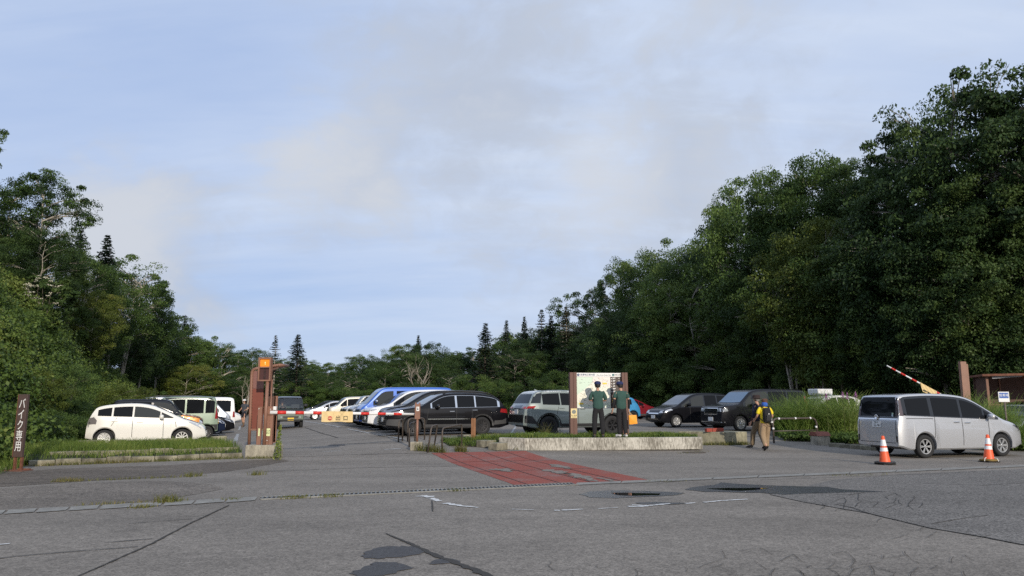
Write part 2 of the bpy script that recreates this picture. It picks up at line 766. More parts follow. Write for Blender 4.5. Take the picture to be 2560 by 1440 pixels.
def blob(cx, cy, rx, ry, n=26, seed=0, amp=0.25):
    rnd = random.Random(seed)
    a = [rnd.uniform(-1, 1) for _ in range(6)]
    o = []
    for k in range(n):
        t = 2 * PI * k / n
        f = 1 + amp * (a[0] * math.sin(2 * t + a[1] * 3) + a[2] * math.sin(3 * t + a[3] * 3) + 0.5 * a[4] * math.sin(5 * t + a[5] * 3))
        o.append((cx + rx * math.cos(t) * f, cy + ry * math.sin(t) * f))
    return o


sheet('wet_ground', [(1448, 1236), (1475, 1229), (1550, 1226), (1640, 1229), (1712, 1233), (1680, 1239), (1610, 1243), (1540, 1246), (1478, 1244)], m_wet, 0.006, 0.03, 0.2, 7)
sheet('puddle', [(1530, 1234), (1570, 1233), (1650, 1235), (1648, 1239), (1590, 1240), (1545, 1239)], m_water, 0.010, 0.03, 0.15, 8)
sheet('wet_ground', [(1712, 1225), (1745, 1216), (1790, 1213), (1800, 1206), (1850, 1211), (1950, 1215), (2070, 1218), (2105, 1224), (2220, 1230), (2100, 1232), (1960, 1237), (1900, 1233), (1830, 1231), (1760, 1230)], m_wet, 0.0065, 0.03, 0.2, 9)
sheet('puddle', [(1765, 1222), (1840, 1221), (1918, 1221), (1895, 1225), (1850, 1228), (1800, 1226)], m_water, 0.010, 0.03, 0.15, 10)
sheet('wet_ground', blob(1650, 1259, 55, 3.2, seed=4), m_wet, 0.007, 0.02, 0.15, 11)
# tar repairs
m_tar = mat('tar', (0.062, 0.060, 0.060), 0.75, noise=(25, 0.4), bump=(60, 0.5))
sheet('tar_patch', [(908, 1388), (930, 1374), (985, 1366), (1045, 1366), (1070, 1377), (1050, 1385), (1010, 1393), (950, 1398), (918, 1397)], m_tar, 0.006, 0.04, 0.05, 12)
sheet('tar_patch', [(876, 1436), (905, 1420), (945, 1408), (985, 1408), (1035, 1418), (1010, 1427), (985, 1436), (940, 1442), (900, 1446)], m_tar, 0.006, 0.045, 0.05, 13)
sheet('tar_patch', [(1075, 1412), (1082, 1402), (1120, 1396), (1150, 1403), (1150, 1408), (1110, 1410)], m_tar, 0.0062, 0.02, 0.06, 14)
m_crack = mat('crack', (0.045, 0.042, 0.038), 0.95)
cr = [(((965, 1335), (1030, 1362), (1090, 1390), (1170, 1420), (1300, 1472)), 0.02, 0.12),
      (((572, 1264), (470, 1312), (380, 1360), (200, 1440), (60, 1500)), 0.032, 0.022), (((-30, 1400), (60, 1390), (180, 1380), (345, 1368)), 0.028, 0.018),
      (((260, 1358), (330, 1352), (380, 1348)), 0.015, 0.03), (((320, 1310), (420, 1302), (480, 1298)), 0.015, 0.02),
      (((1080, 1252), (1082, 1280)), 0.02, 0.02), (((1640, 1210), (1760, 1196), (2000, 1184)), 0.012, 0.012),
      (((762, 1069), (800, 1082), (846, 1095)), 0.07, 0.05), (((700, 1113), (960, 1108), (1010, 1106)), 0.06, 0.04), (((700, 1143), (860, 1138), (1070, 1133)), 0.05, 0.04),
      (((640, 1180), (900, 1170), (1170, 1165)), 0.03, 0.03), (((0, 1210), (120, 1205), (480, 1192)), 0.03, 0.02),
      (((1925, 1237), (2010, 1256), (2170, 1284), (2330, 1322), (2450, 1342), (2620, 1375)), 0.02, 0.035), (((1900, 1200), (2200, 1190), (2440, 1180)), 0.015, 0.02),
      (((2330, 1310), (2400, 1298), (2470, 1289)), 0.02, 0.015), (((2030, 1232), (2120, 1238), (2160, 1232)), 0.02, 0.02), (((2170, 1284), (2130, 1270), (2090, 1262)), 0.03, 0.02), (((2290, 1208), (2450, 1214), (2600, 1206)), 0.02, 0.02)]
rnd = random.Random(5)


def crackweb(x0, y0, x1, y1, nx, ny, skip, w):
    """alligator cracking: the edges of a jittered net, some of them missing"""
    p = {(i, j): (x0 + (x1 - x0) * (i + rnd.uniform(-.45, .45)) / nx, y0 + (y1 - y0) * (j + rnd.uniform(-.45, .45) + 0.5 * (i % 2)) / ny) for i in range(nx + 1) for j in range(ny + 1)}
    for (i, j), a in p.items():
        for k in ((i + 1, j), (i, j + 1)):
            if k in p and rnd.random() > skip:
                b = p[k]
                mid = ((a[0] + b[0]) / 2 + rnd.uniform(-6, 6), (a[1] + b[1]) / 2 + rnd.uniform(-2, 2))
                cr.append(((a, mid, b), w * rnd.uniform(.6, 1.3), w * rnd.uniform(.6, 1.3)))


crackweb(1800, 1375, 2420, 1450, 13, 5, 0.55, 0.006)
crackweb(1380, 1390, 1830, 1450, 11, 4, 0.78, 0.005)
crackweb(2060, 1238, 2300, 1275, 11, 4, 0.68, 0.009)
crackweb(2200, 1300, 2500, 1340, 9, 3, 0.75, 0.006)
strips('road_cracks', cr, m_crack, 0.0085, 0.5, 6, 0.07)
# painted lines
m_white = mat('road_paint', (0.62, 0.62, 0.60), 0.75, noise=(18, 0.25))
strips('road_markings', [(((1058, 1240), (1076, 1244)), 0.22, 0.16), (((1080, 1246), (1100, 1254)), 0.14, 0.1), (((1112, 1259), (1150, 1265), (1196, 1270)), 0.12, 0.05), (((1280, 1274), (1335, 1276)), 0.04, 0.03),
                         (((1386, 1277), (1400, 1277)), 0.06, 0.06), (((1405, 1277), (1458, 1274)), 0.10, 0.06), (((1495, 1273), (1545, 1270)), 0.03, 0.03), (((1572, 1268), (1600, 1267), (1676, 1260)), 0.10, 0.07), (((1580, 1263), (1620, 1264)), 0.05, 0.04),
                         (((1715, 1260), (1738, 1258)), 0.08, 0.05), (((1760, 1257), (1800, 1253), (1870, 1249)), 0.05, 0.06), (((-30, 1364), (24, 1361)), 0.09, 0.05)], m_white, 0.009, 0.6, 8, 0.05)
m_old = mat('faded_paint', (0.36, 0.36, 0.35), 0.8, noise=(6, 0.5))
strips('road_markings', [(((760, 1052), (850, 1068)), 0.16, 0.16), (((868, 1072), (925, 1083)), 0.16, 0.12), (((945, 1087), (1010, 1099)), 0.14, 0.12), (((960, 1124), (1002, 1122)), 0.16, 0.16), (((805, 1129), (850, 1127)), 0.08, 0.1), (((595, 1085), (588, 1104)), 0.14, 0.16), (((600, 1066), (598, 1075)), 0.12, 0.12),
                         (((1100, 1092), (1250, 1088)), 0.12, 0.1), (((1290, 1065), (1275, 1090)), 0.1, 0.1), (((1640, 1060), (1800, 1085)), 0.06, 0.06), (((1880, 1098), (1960, 1086)), 0.05, 0.05)], m_old, 0.005, 0.4, 9, 0.15)
sheet('tar_patch', [(797, 1113), (862, 1111), (864, 1114), (800, 1116)], m_tar, 0.0062, 0.02, 0.2, 15)
# concrete gutter and the slotted drain across the entrance
m_conc = mat('weathered_concrete', (0.22, 0.20, 0.145), 0.9, noise=(3.2, 0.7, (1, 1, 0.7)), bump=(30, 0.4))
m_gut = mat('gutter_concrete', (0.25, 0.24, 0.215), 0.9, noise=(5, 0.3), bump=(30, 0.3))
rnd = random.Random(11)


def between(a, b, t):
    return (a[0] + (b[0] - a[0]) * t, a[1] + (b[1] - a[1]) * t)


ga, gb = (-300, 1293), (648, 1243)
for i in range(12):
    a, b = between(ga, gb, (i + 0.04) / 12), between(ga, gb, (i + 0.97) / 12)
    j = rnd.uniform(-1, 1)
    sheet('gutter', [(a[0], a[1]), (b[0], b[1] + j * .4), (b[0] - 8, b[1] + 9.5 + j), (a[0] - 8, a[1] + 10.5)], m_gut, 0.011, 0.012, 0.2, 20 + i)
ga, gb = (1442, 1208), (2700, 1157)
for i in range(11):
    a, b = between(ga, gb, (i + 0.01) / 11), between(ga, gb, (i + 0.99) / 11)
    sheet('gutter', [(a[0], a[1]), (b[0], b[1]), (b[0] - 6, b[1] + 5.5 - i * .1), (a[0] - 6, a[1] + 6)], m_gut, 0.011, 0.015, 0.25, 40 + i)
da, db = G(652, 1247), G(1436, 1211)
dv = (db - da)
dl = dv.length
dv.normalize()
dn = Vector((-dv.y, dv.x, 0))
sheet('drain_channel', [tuple((da - dn * .17)[:2]), tuple((db - dn * .17)[:2]), tuple((db + dn * .17)[:2]), tuple((da + dn * .17)[:2])], mat('drain_dark', (0.02, 0.02, 0.02), 0.9), 0.0115, 0, 0.5, 50, world=True)
gr = MB()
for sg in (-.155, .155):
    p, q = da + dn * sg, db + dn * sg
    gr.bar(p + Vector((0, 0, .012)), q + Vector((0, 0, .012)), 0.03, 0.02)
k = 0.0
while k < dl:
    p = da + dv * k
    gr.bar(p - dn * .14 + Vector((0, 0, .013)), p + dn * .14 + dv * 0.05 + Vector((0, 0, .013)), 0.03, 0.016)
    k += 0.075
tag(gr.build('drain_grate', mat('galvanised_iron', (0.20, 0.20, 0.19), 0.6, 0.3, noise=(3, 0.4))), 'long slotted metal drain grate across the car park entrance', 'drain grate')

# the red patch by the entrance: coloured paving blocks, worn through in places
m_red = bpy.data.materials.new('red_paving')
m_red.use_nodes = True
t = m_red.node_tree
b = t.nodes['Principled BSDF']
b.inputs['Roughness'].default_value = 0.85
co = t.nodes.new('ShaderNodeTexCoord')
mp = t.nodes.new('ShaderNodeMapping')
mp.inputs['Rotation'].default_value = (0, 0, R(-21))
t.links.new(co.outputs['Object'], mp.inputs[0])
n1 = t.nodes.new('ShaderNodeTexNoise')
n1.inputs['Scale'].default_value = 22
n1.inputs['Detail'].default_value = 5
t.links.new(co.outputs['Object'], n1.inputs['Vector'])
n2 = t.nodes.new('ShaderNodeTexNoise')
n2.inputs['Scale'].default_value = 1.6
n2.inputs['Detail'].default_value = 3
t.links.new(co.outputs['Object'], n2.inputs['Vector'])
cr1 = t.nodes.new('ShaderNodeValToRGB')
cr1.color_ramp.elements[0].position, cr1.color_ramp.elements[0].color = 0.3, (0.20, 0.040, 0.024, 1)
cr1.color_ramp.elements[1].position, cr1.color_ramp.elements[1].color = 0.75, (0.36, 0.078, 0.048, 1)
t.links.new(n1.outputs[0], cr1.inputs[0])
mx = t.nodes.new('ShaderNodeMix')
mx.data_type = 'RGBA'
mx.blend_type = 'MULTIPLY'
mx.inputs[0].default_value = 0.6
t.links.new(cr1.outputs[0], mx.inputs[6])
t.links.new(n2.outputs['Color'], mx.inputs[7])
n3 = t.nodes.new('ShaderNodeTexNoise')
n3.inputs['Scale'].default_value = 55
n3.inputs['Detail'].default_value = 3
t.links.new(co.outputs['Object'], n3.inputs['Vector'])
n4 = t.nodes.new('ShaderNodeTexNoise')
n4.inputs['Scale'].default_value = 1.1
n4.inputs['Detail'].default_value = 7
n4.inputs['Roughness'].default_value = .7
t.links.new(mp.outputs[0], n4.inputs['Vector'])
ma = t.nodes.new('ShaderNodeMath')
ma.operation = 'MULTIPLY_ADD'
t.links.new(n4.outputs[0], ma.inputs[0])
ma.inputs[1].default_value = 1.5
t.links.new(n3.outputs[0], ma.inputs[2])
mr = t.nodes.new('ShaderNodeMapRange')
t.links.new(ma.outputs[0], mr.inputs[0])
mr.inputs[1].default_value, mr.inputs[2].default_value = 1.27, 1.60
mw = t.nodes.new('ShaderNodeMix')
mw.data_type = 'RGBA'
t.links.new(mr.outputs[0], mw.inputs[0])
t.links.new(cr1.outputs[0], mw.inputs[6])
mw.inputs[7].default_value = (0.20, 0.17, 0.15, 1)
t.links.new(mw.outputs[2], b.inputs['Base Color'])
RQ = [G(1079, 1133), G(1313, 1127.5), G(1632, 1202.5), G(1299, 1217)]
sheet('red_paving', [tuple(q[:2]) for q in RQ], m_red, 0.0045, 0.01, 0.3, 60, world=True)


def rq(u, v):
    a = RQ[0].lerp(RQ[1], u)
    c = RQ[3].lerp(RQ[2], u)
    return tuple(a.lerp(c, v)[:2])


def wl_(a, b, w):
    return ((a, b), w, w)


jm = mat('paving_joint', (0.055, 0.030, 0.026), 0.95)


def wstrips(name, lines, m, dz, w, jit=0.3):
    rr = random.Random(4)
    V, F = [], []
    for pts in lines:
        q = dens(pts, 0.15, 0, None, closed=False)
        base = len(V)
        for i, (x, y) in enumerate(q):
            a, c = q[max(0, i - 1)], q[min(len(q) - 1, i + 1)]
            dx, dy = c[0] - a[0], c[1] - a[1]
            L = math.hypot(dx, dy) or 1
            for sg in (1, -1):
                kk = w / 2 * sg * (1 + rr.uniform(-jit, jit))
                V.append((x - dy / L * kk, y + dx / L * kk, gz(x, y) + dz))
        for i in range(len(q) - 1):
            kk = base + 2 * i
            F.append((kk, kk + 1, kk + 3, kk + 2))
    return tag(link(name, npmesh(name, V, F), m), kind='structure')


wstrips('paving_joints', [[rq(u, 0), rq(u, 1)] for u in (0.09, .33, .55, .78)] + [[rq(0, v), rq(1, v + 0.02)] for v in (.3, .62)], jm, 0.0085, 0.03)
for k, (u, v, ru, rv, sd_) in enumerate(((.62, .86, .10, .10, 3), (.60, .70, .08, .07, 4), (.24, .60, .10, .05, 5), (.80, .55, .07, .08, 6), (.71, .95, .04, .06, 13))):
    sheet('bare_paving', [rq(max(.01, min(.99, p[0])), max(.01, min(.985, p[1]))) for p in blob(u, v, ru * .6, rv * 1.0, 40, sd_, 0.55)], m_asph, 0.0125, 0.10, 0.10, 70 + k, world=True)
# manhole
mh = MB()
c = G(1735, 1131)
mh.lathe([(0.36, -.02), (0.36, .012), (0.30, .012), (0.30, .007), (0.0, .007)], c, 32)
tag(mh.build('manhole_cover', mat('cast_iron', (0.09, 0.075, 0.06), 0.7, 0.2, noise=(12, .4))), 'round iron manhole cover in front of the long concrete planter', 'manhole')

# ------------------------------------------------------------------ kerbs of the left island
rnd = random.Random(3)
kF0, kF1 = G(70, 1166), G(606, 1144.5)
kd = (kF1 - kF0).normalized()
kn = Vector((-kd.y, kd.x, 0))
ka = math.atan2(kd.y, kd.x)


def kerb_row(a, b, n, h, w, z0, gaps, seed):
    r2 = random.Random(seed)
    L = (b - a).length / n
    for i in range(n):
        if i in gaps:
            continue
        c = a.lerp(b, (i + .5) / n) + kn * (w / 2)
        m = MB().box((0, 0, h / 2), (L * .985, w, h))
        o = m.build('kerb_stone', m_conc, bevel=0.02)
        o.location = (c.x, c.y, gz(c.x, c.y) + z0 + r2.uniform(-.03, .01))
        o.rotation_euler = (r2.uniform(-.05, .05), r2.uniform(-.02, .02), ka + r2.uniform(-.025, .025))
        tag(o, kind='structure')


kerb_row(kF0, kF1, 9, 0.16, 0.16, 0, (), 1)
kerb_row(kF0 + kn * .42 + kd * .4, kF1 + kn * .42, 8, 0.17, 0.14, 0.13, (), 2)
ISL = [kF0 + kn * .1 - kd * .3, kF1 + kn * .1, kF1 + kn * 3.4, kF0 + kn * 4.3 - kd * 1.5]


def isl_z(x, y):
    v = Vector((x, y, 0)) - kF0
    t = v.dot(kn)
    return gz(x, y) + 0.13 + 0.12 * sst(.35, .5, t)


pl = dens([tuple(q[:2]) for q in ISL], .4)
v, f = cdt(pl, .5)
tag(link('soil', npmesh('soil', [(x, y, isl_z(x, y)) for x, y in v], f), m_soil), kind='structure')
for (px, py, L) in ((226, 1124, .7), (297, 1122, .35), (430, 1117, .95), (545, 1110, .5)):
    c = G(px, py + 11)
    c.z = isl_z(c.x, c.y) + .08
    o = MB().box((0, 0, 0), (L, .16, .16)).build('kerb_stone', m_conc, bevel=.02)
    o.location, o.rotation_euler = c, (0, 0, ka)
    tag(o, kind='structure')
# loose kerb stones between the rack and the long planter
for px, py, w, h in ((1150, 1100, .3, .17), (1166, 1104, .42, .17), (1204, 1119, .5, .22), (1232, 1126, .42, .22)):
    c = G(px, py)
    o = MB().box((0, .25, h / 2), (w * .9, .5, h)).build('kerb_stone', m_conc, bevel=.02)
    o.location, o.rotation_euler = c, (0, 0, R(-38))
    tag(o, kind='structure')

# ------------------------------------------------------------------ concrete planters
m_plant = bpy.data.materials.new('stained_concrete')
m_plant.use_nodes = True
t = m_plant.node_tree
b = t.nodes['Principled BSDF']
b.inputs['Roughness'].default_value = 0.9
co = t.nodes.new('ShaderNodeTexCoord')
mp = t.nodes.new('ShaderNodeMapping')
mp.inputs['Scale'].default_value = (1, 1, 0.28)
t.links.new(co.outputs['Object'], mp.inputs[0])
n1 = t.nodes.new('ShaderNodeTexNoise')
n1.inputs['Scale'].default_value = 26
n1.inputs['Detail'].default_value = 6
n1.inputs['Roughness'].default_value = .7
t.links.new(mp.outputs[0], n1.inputs['Vector'])
n2 = t.nodes.new('ShaderNodeTexNoise')
n2.inputs['Scale'].default_value = 1.4
n2.inputs['Detail'].default_value = 5
t.links.new(co.outputs['Object'], n2.inputs['Vector'])
ad = t.nodes.new('ShaderNodeMath')
ad.operation = 'MULTIPLY_ADD'
t.links.new(n2.outputs[0], ad.inputs[0])
ad.inputs[1].default_value = .55
t.links.new(n1.outputs[0], ad.inputs[2])
rp = t.nodes.new('ShaderNodeValToRGB')
rp.color_ramp.elements[0].position, rp.color_ramp.elements[0].color = .62, (0.56, 0.53, 0.46, 1)
rp.color_ramp.elements[1].position, rp.color_ramp.elements[1].color = .92, (0.17, 0.155, 0.125, 1)
t.links.new(ad.outputs[0], rp.inputs[0])
t.links.new(rp.outputs[0], b.inputs['Base Color'])
bp = t.nodes.new('ShaderNodeBump')
bp.inputs['Strength'].default_value = .3
bp.inputs['Distance'].default_value = .01
t.links.new(n1.outputs[0], bp.inputs['Height'])
t.links.new(bp.outputs[0], b.inputs['Normal'])

pF0, pF1 = on(1312, 23.0), on(1753, 23.75)
pd = (pF1 - pF0).normalized()
pn = Vector((-pd.y, pd.x, 0))
pL0 = pF0 - pd * .75 + pn * .55
PZ = 0.385
pb = gz(pF0.x, pF0.y) - .02


def wallpath(pts, w, h, z):
    m = MB()
    outer = [Vector((p[0], p[1])) for p in pts]
    inner = []
    for i, p in enumerate(outer):
        a, c = outer[max(0, i - 1)], outer[min(len(outer) - 1, i + 1)]
        d1 = (p - a).normalized() if i else (c - p).normalized()
        d2 = (c - p).normalized() if i < len(outer) - 1 else d1
        n_ = Vector((-(d1 + d2).y, (d1 + d2).x)).normalized()
        inner.append(p + n_ * w / max(.5, n_.dot(Vector((-d1.y, d1.x)))))
    n = len(outer)
    vs = [(p.x, p.y, z) for p in outer] + [(p.x, p.y, z) for p in inner] + [(p.x, p.y, z + h) for p in outer] + [(p.x, p.y, z + h) for p in inner]
    fs = []
    for i in range(n - 1):
        fs += [(i, i + 1, 2 * n + i + 1, 2 * n + i), (n + i, 3 * n + i, 3 * n + i + 1, n + i + 1), (2 * n + i, 2 * n + i + 1, 3 * n + i + 1, 3 * n + i), (i, n + i, n + i + 1, i + 1)]
    fs += [(0, 2 * n, 3 * n, n), (n - 1, 2 * n - 1, 4 * n - 1, 3 * n - 1)]
    m.add(vs, fs)
    return m


pBR = pF1 + pn * 2.3
pBL = pL0 + pn * 2.2 - pd * .35
pw = wallpath([pL0, pF0, pF1, pF1 + pn * 1.6], .22, PZ, pb)
tag(pw.build('concrete_planter', m_plant, bevel=.025), 'long low stained concrete planter edge the two men stand on', 'planter')


def plant_z(x, y):
    v = Vector((x, y, 0)) - pF0
    t = v.dot(pn)
    e = v.dot(pd)
    h = pb + PZ - .03 + .02 * math.sin(3 * x)
    k = sst(2.6, 1.3, t) * sst(-2.4, -.9, e)
    if e < -.7:
        k *= sst(-.05, .5, t - .55 - (-e - .75) * .4)
    return h * k + (gz(x, y) + .012) * (1 - k)


poly = dens([tuple(q[:2]) for q in (pL0 + pd * .15 + pn * .1, pF0 + pn * .15 + pd * .05, pF1 + pn * .15 - pd * .1, pBR, pBL - pd * 1.4, pL0 - pd * 1.5 + pn * .6)], .3)
v, f = cdt(poly, .35)
PLANT_POLY = poly
tag(link('soil', npmesh('soil', [(x, y, plant_z(x, y)) for x, y in v], f), m_soil), kind='structure')

q0, q1 = G(1812, 1112), G(1869, 1110)
qd = (q1 - q0).normalized()
qn = Vector((-qd.y, qd.x, 0))
sp = thing('concrete_planter', 'short mossy concrete planter block with red bricks on top', 'planter', q0)
mm = MB().prism([(0, 0), (tuple((q1 - q0)[:2])), tuple((q1 - q0 + qn * 1.0)[:2]), tuple((-qd * .95 + qn * 1.3)[:2])], 'z', -.05, .43)
mm.build('block', mat('mossy_concrete', (0.26, 0.24, 0.165), .95, noise=(7, .5, (1, 1, .4)), bump=(25, .5)), sp, bevel=.02)
m_brick = mat('red_brick', (0.30, 0.055, 0.035), .8, noise=(30, .25))
for k in range(3):
    c = q0 + qd * (-.33 + k * .25) + qn * (.42)
    o = MB().box((0, 0, .06), (.236, .12, .12)).build('brick', m_brick, bevel=.006)
    o.location, o.rotation_euler = (c.x, c.y, q0.z + .43), (0, 0, math.atan2(qd.y, qd.x) + (-.03, .02, -.01)[k])
    tag(o, ('red brick at the left of the three on the short planter', 'red brick in the middle of the three on the short planter', 'red brick at the right of the three on the short planter')[k], 'brick', 'bricks on the short planter')
# ------------------------------------------------------------------ vehicles
def paint(name, col, metal=0.0, rough=0.32):
    return mat('paint_' + name, col, rough, metal, coat=1.0 if max(col) > .05 else .45, spec=.5 if max(col) > .05 else .1)


m_glass = mat('car_glass', (0.010, 0.011, 0.013), 0.03, spec=0.14)
m_screen = mat('windscreen_glass', (0.05, 0.06, 0.07), 0.03, spec=0.8)
m_clear = mat('pale_car_glass', (0.035, 0.037, 0.034), 0.04, spec=0.5)
m_tyre = mat('tyre_rubber', (0.018, 0.018, 0.019), 0.85)
m_black = mat('black_plastic', (0.018, 0.018, 0.019), 0.6)
m_gloss = mat('gloss_black', (0.008, 0.008, 0.009), 0.12, coat=.6)
m_silver = mat('alloy', (0.62, 0.62, 0.61), 0.35, 0.85)
m_dalloy = mat('dark_alloy', (0.045, 0.045, 0.048), 0.35, 0.7)
m_chrome = mat('chrome', (0.80, 0.80, 0.80), 0.12, 1.0)
m_lamp = mat('headlamp_lens', (0.55, 0.57, 0.60), 0.1, 0.5, coat=.8)
m_red = mat('tail_lens', (0.26, 0.010, 0.012), 0.15, coat=.8)
m_amber = mat('amber_lens', (0.60, 0.22, 0.02), 0.2, coat=.5)
m_plate = mat('number_plate', (0.72, 0.73, 0.72), 0.5)
m_yplate = mat('yellow_plate', (0.75, 0.50, 0.02), 0.5)
m_ink = mat('ink', (0.02, 0.03, 0.025), 0.7)
m_seam = mat('panel_gap', (0.03, 0.03, 0.03), 0.8)
m_clad = mat('grey_cladding', (0.05, 0.05, 0.052), 0.55)


def lerp_pts(pts, x):
    if x <= pts[0][0]:
        return pts[0][1]
    for (a, za), (b, zb) in zip(pts[:-1], pts[1:]):
        if x <= b:
            return za + (zb - za) * (x - a) / max(1e-6, b - a)
    return pts[-1][1]


def smooth_outline(pts, n=2):
    """round the corners of an outline a little"""
    for _ in range(n):
        o = [pts[0]]
        for a, b in zip(pts[:-1], pts[1:]):
            o.append((a[0] * .78 + b[0] * .22, a[1] * .78 + b[1] * .22))
            o.append((a[0] * .22 + b[0] * .78, a[1] * .22 + b[1] * .78))
        o.append(pts[-1])
        pts = o
    return pts


class Body:
    def __init__(s, sp):
        s.sp = sp
        s.L, s.W = sp['L'], sp['W']
        s.top = smooth_outline(sp['top'], 2)
        s.Hm = max(p[1] for p in s.top)
        s.gc = sp.get('gc', .22)
        s.r = sp['r']
        s.xw = (sp['xf'], sp['xr'])
        s.Ra = s.r * 1.0 + sp.get('arch', .065)
        s.belt = sp['belt']
        s.rr = sp.get('rr', .80)

    def H(s, x):
        return lerp_pts(s.top, x)

    def zb(s, x):
        t = x / s.L
        return s.belt[0] + (s.belt[1] - s.belt[0]) * t

    def bottom(s, x):
        z = s.gc + .10 * sst(.45, 0, x) + .10 * sst(s.L - .45, s.L, x)
        for xw in s.xw:
            d = abs(x - xw)
            if d < s.Ra:
                z = max(z, s.r + math.sqrt(s.Ra ** 2 - d * d))
        return min(z, s.H(x) - .05)

    def hw(s, x):
        tf, af = s.sp.get('nose', (.2, .75))
        tr, ar = s.sp.get('tail', (.13, .5))
        k = 1.0
        if x < af:
            k -= tf * (1 - x / af) ** 2.3
        if x > s.L - ar:
            k -= tr * (1 - (s.L - x) / ar) ** 2.3
        return s.W / 2 * k

    def prof(s, x, z):
        b = s.zb(x)
        if z < .35:
            return .93 + .05 * max(0, (z - .15)) / .2
        if z < .7:
            return .98 + .02 * (z - .35) / .35
        if z < b:
            return 1.0 - .03 * (z - .7) / max(.05, b - .7)
        return .97 + (s.rr - .97) * (z - b) / (s.Hm - b)

    def section(s, x):
        w, H, z0 = s.hw(x), s.H(x), s.bottom(x)
        rc = min(.085, (H - z0) * .4)
        zs = H - rc
        zm = min(s.zb(x), zs)
        pts = [(0, z0), (w * s.prof(x, z0) * .96, z0)]
        zl = z0 + min(.04, (zm - z0) * .2)
        for t in (0, .33, .66, 1):
            z = zl + (zm - zl) * t
            pts.append((w * s.prof(x, z), z))
        for t in (.33, .66, 1):
            z = zm + (zs - zm) * t
            pts.append((w * s.prof(x, z), z))
        y1 = pts[-1][0]
        for a in (30, 60, 90):
            pts.append((y1 - rc * (1 - math.cos(R(a))), zs + rc * math.sin(R(a)) * .86))
        yt = pts[-1][0]
        for t in (.66, .33, 0):
            pts.append((yt * t, H - rc * .14 * t * t))
        return pts

    def mesh(s):
        xs = set()
        for a, b in zip(s.top[:-1], s.top[1:]):
            n = max(1, int(math.hypot(b[0] - a[0], b[1] - a[1]) / .09))
            for k in range(n + 1):
                xs.add(round(a[0] + (b[0] - a[0]) * k / n, 4))
        for xw in s.xw:
            for k in range(0, 19):
                xs.add(round(xw - s.Ra * math.cos(PI * k / 18), 4))
            xs.add(round(xw - s.Ra - .004, 4))
            xs.add(round(xw + s.Ra + .004, 4))
        xs = sorted(x for x in xs if 0 <= x <= s.L)
        ys = [xs[0]]
        for x in xs[1:]:
            if x - ys[-1] > .0035:
                ys.append(x)
        V, F = [], []
        n = len(s.section(ys[0]))
        for x in ys:
            p = s.section(x)
            ring = [(x - s.L / 2, y, z) for y, z in p] + [(x - s.L / 2, -y, z) for y, z in p[1:-1][::-1]]
            V += ring
        m = 2 * n - 2
        for i in range(len(ys) - 1):
            for k in range(m):
                a, b = i * m + k, i * m + (k + 1) % m
                F.append((a, b, b + m, a + m))
        F.append(tuple(range(m)))
        F.append(tuple((len(ys) - 1) * m + k for k in range(m))[::-1])
        me = bpy.data.meshes.new('body')
        me.from_pydata(V, [], F)
        bm = bmesh.new()
        bm.from_mesh(me)
        bmesh.ops.remove_doubles(bm, verts=bm.verts, dist=.0008)
        bmesh.ops.recalc_face_normals(bm, faces=bm.faces)
        hole = s.sp.get('hole')
        if hole:
            kill = [f for f in bm.faces if hole[0] < f.calc_center_median().x + s.L / 2 < hole[1] and abs(f.calc_center_median().y) < hole[2] and f.calc_center_median().z > s.H(f.calc_center_median().x + s.L / 2) - .1]
            bmesh.ops.delete(bm, geom=kill, context='FACES')
        s.bvh = BVHTree.FromBMesh(bm)
        for e in bm.edges:
            e.smooth = e.calc_face_angle(0) < R(38)
        bm.to_mesh(me)
        bm.free()
        return me

    def decal(s, plane, poly, off=.006, step=.1):
        """an outline laid on the body from one side: L R (x, z), F B (y, z), T (x, y); x counts from the nose"""
        v, f = cdt(dens(poly, step), step)
        o, d = {'L': (lambda p: Vector((p[0] - s.L / 2, -3, p[1])), Vector((0, 1, 0))), 'R': (lambda p: Vector((p[0] - s.L / 2, 3, p[1])), Vector((0, -1, 0))),
                'F': (lambda p: Vector((-s.L / 2 - 2, p[0], p[1])), Vector((1, 0, 0))), 'B': (lambda p: Vector((s.L / 2 + 2, p[0], p[1])), Vector((-1, 0, 0))),
                'T': (lambda p: Vector((p[0] - s.L / 2, p[1], 4)), Vector((0, 0, -1)))}[plane]
        V = []
        for p in v:
            q = o(p)
            hit = s.bvh.ray_cast(q, d)
            if hit[0] is None:
                near = s.bvh.find_nearest(q + d * (3 - s.W / 2 if plane in 'LR' else 2.05))
                pt = near[0]
            else:
                pt = hit[0]
            V.append(pt - d * off)
        if plane in 'RF':
            f = [t[::-1] for t in f] if plane == 'R' else f
        return V, f

    def win(s, xa, xb, lo=.03, hi=.10, n=10):
        """outline of one side window, following the belt line and the roof"""
        bot, top = [], []
        for k in range(n + 1):
            x = xa + (xb - xa) * k / n
            zb, zt = s.zb(x) + lo, s.H(x) - hi
            if zt > zb + .02:
                bot.append((x, zb))
                top.append((x, zt))
        return bot + top[::-1]


def join(parts):
    m = MB()
    for v, f in parts:
        m.add(v, f)
    return m


def plain(m, name):
    me = bpy.data.meshes.new(name)
    me.from_pydata(m.v, [], m.f)
    return me


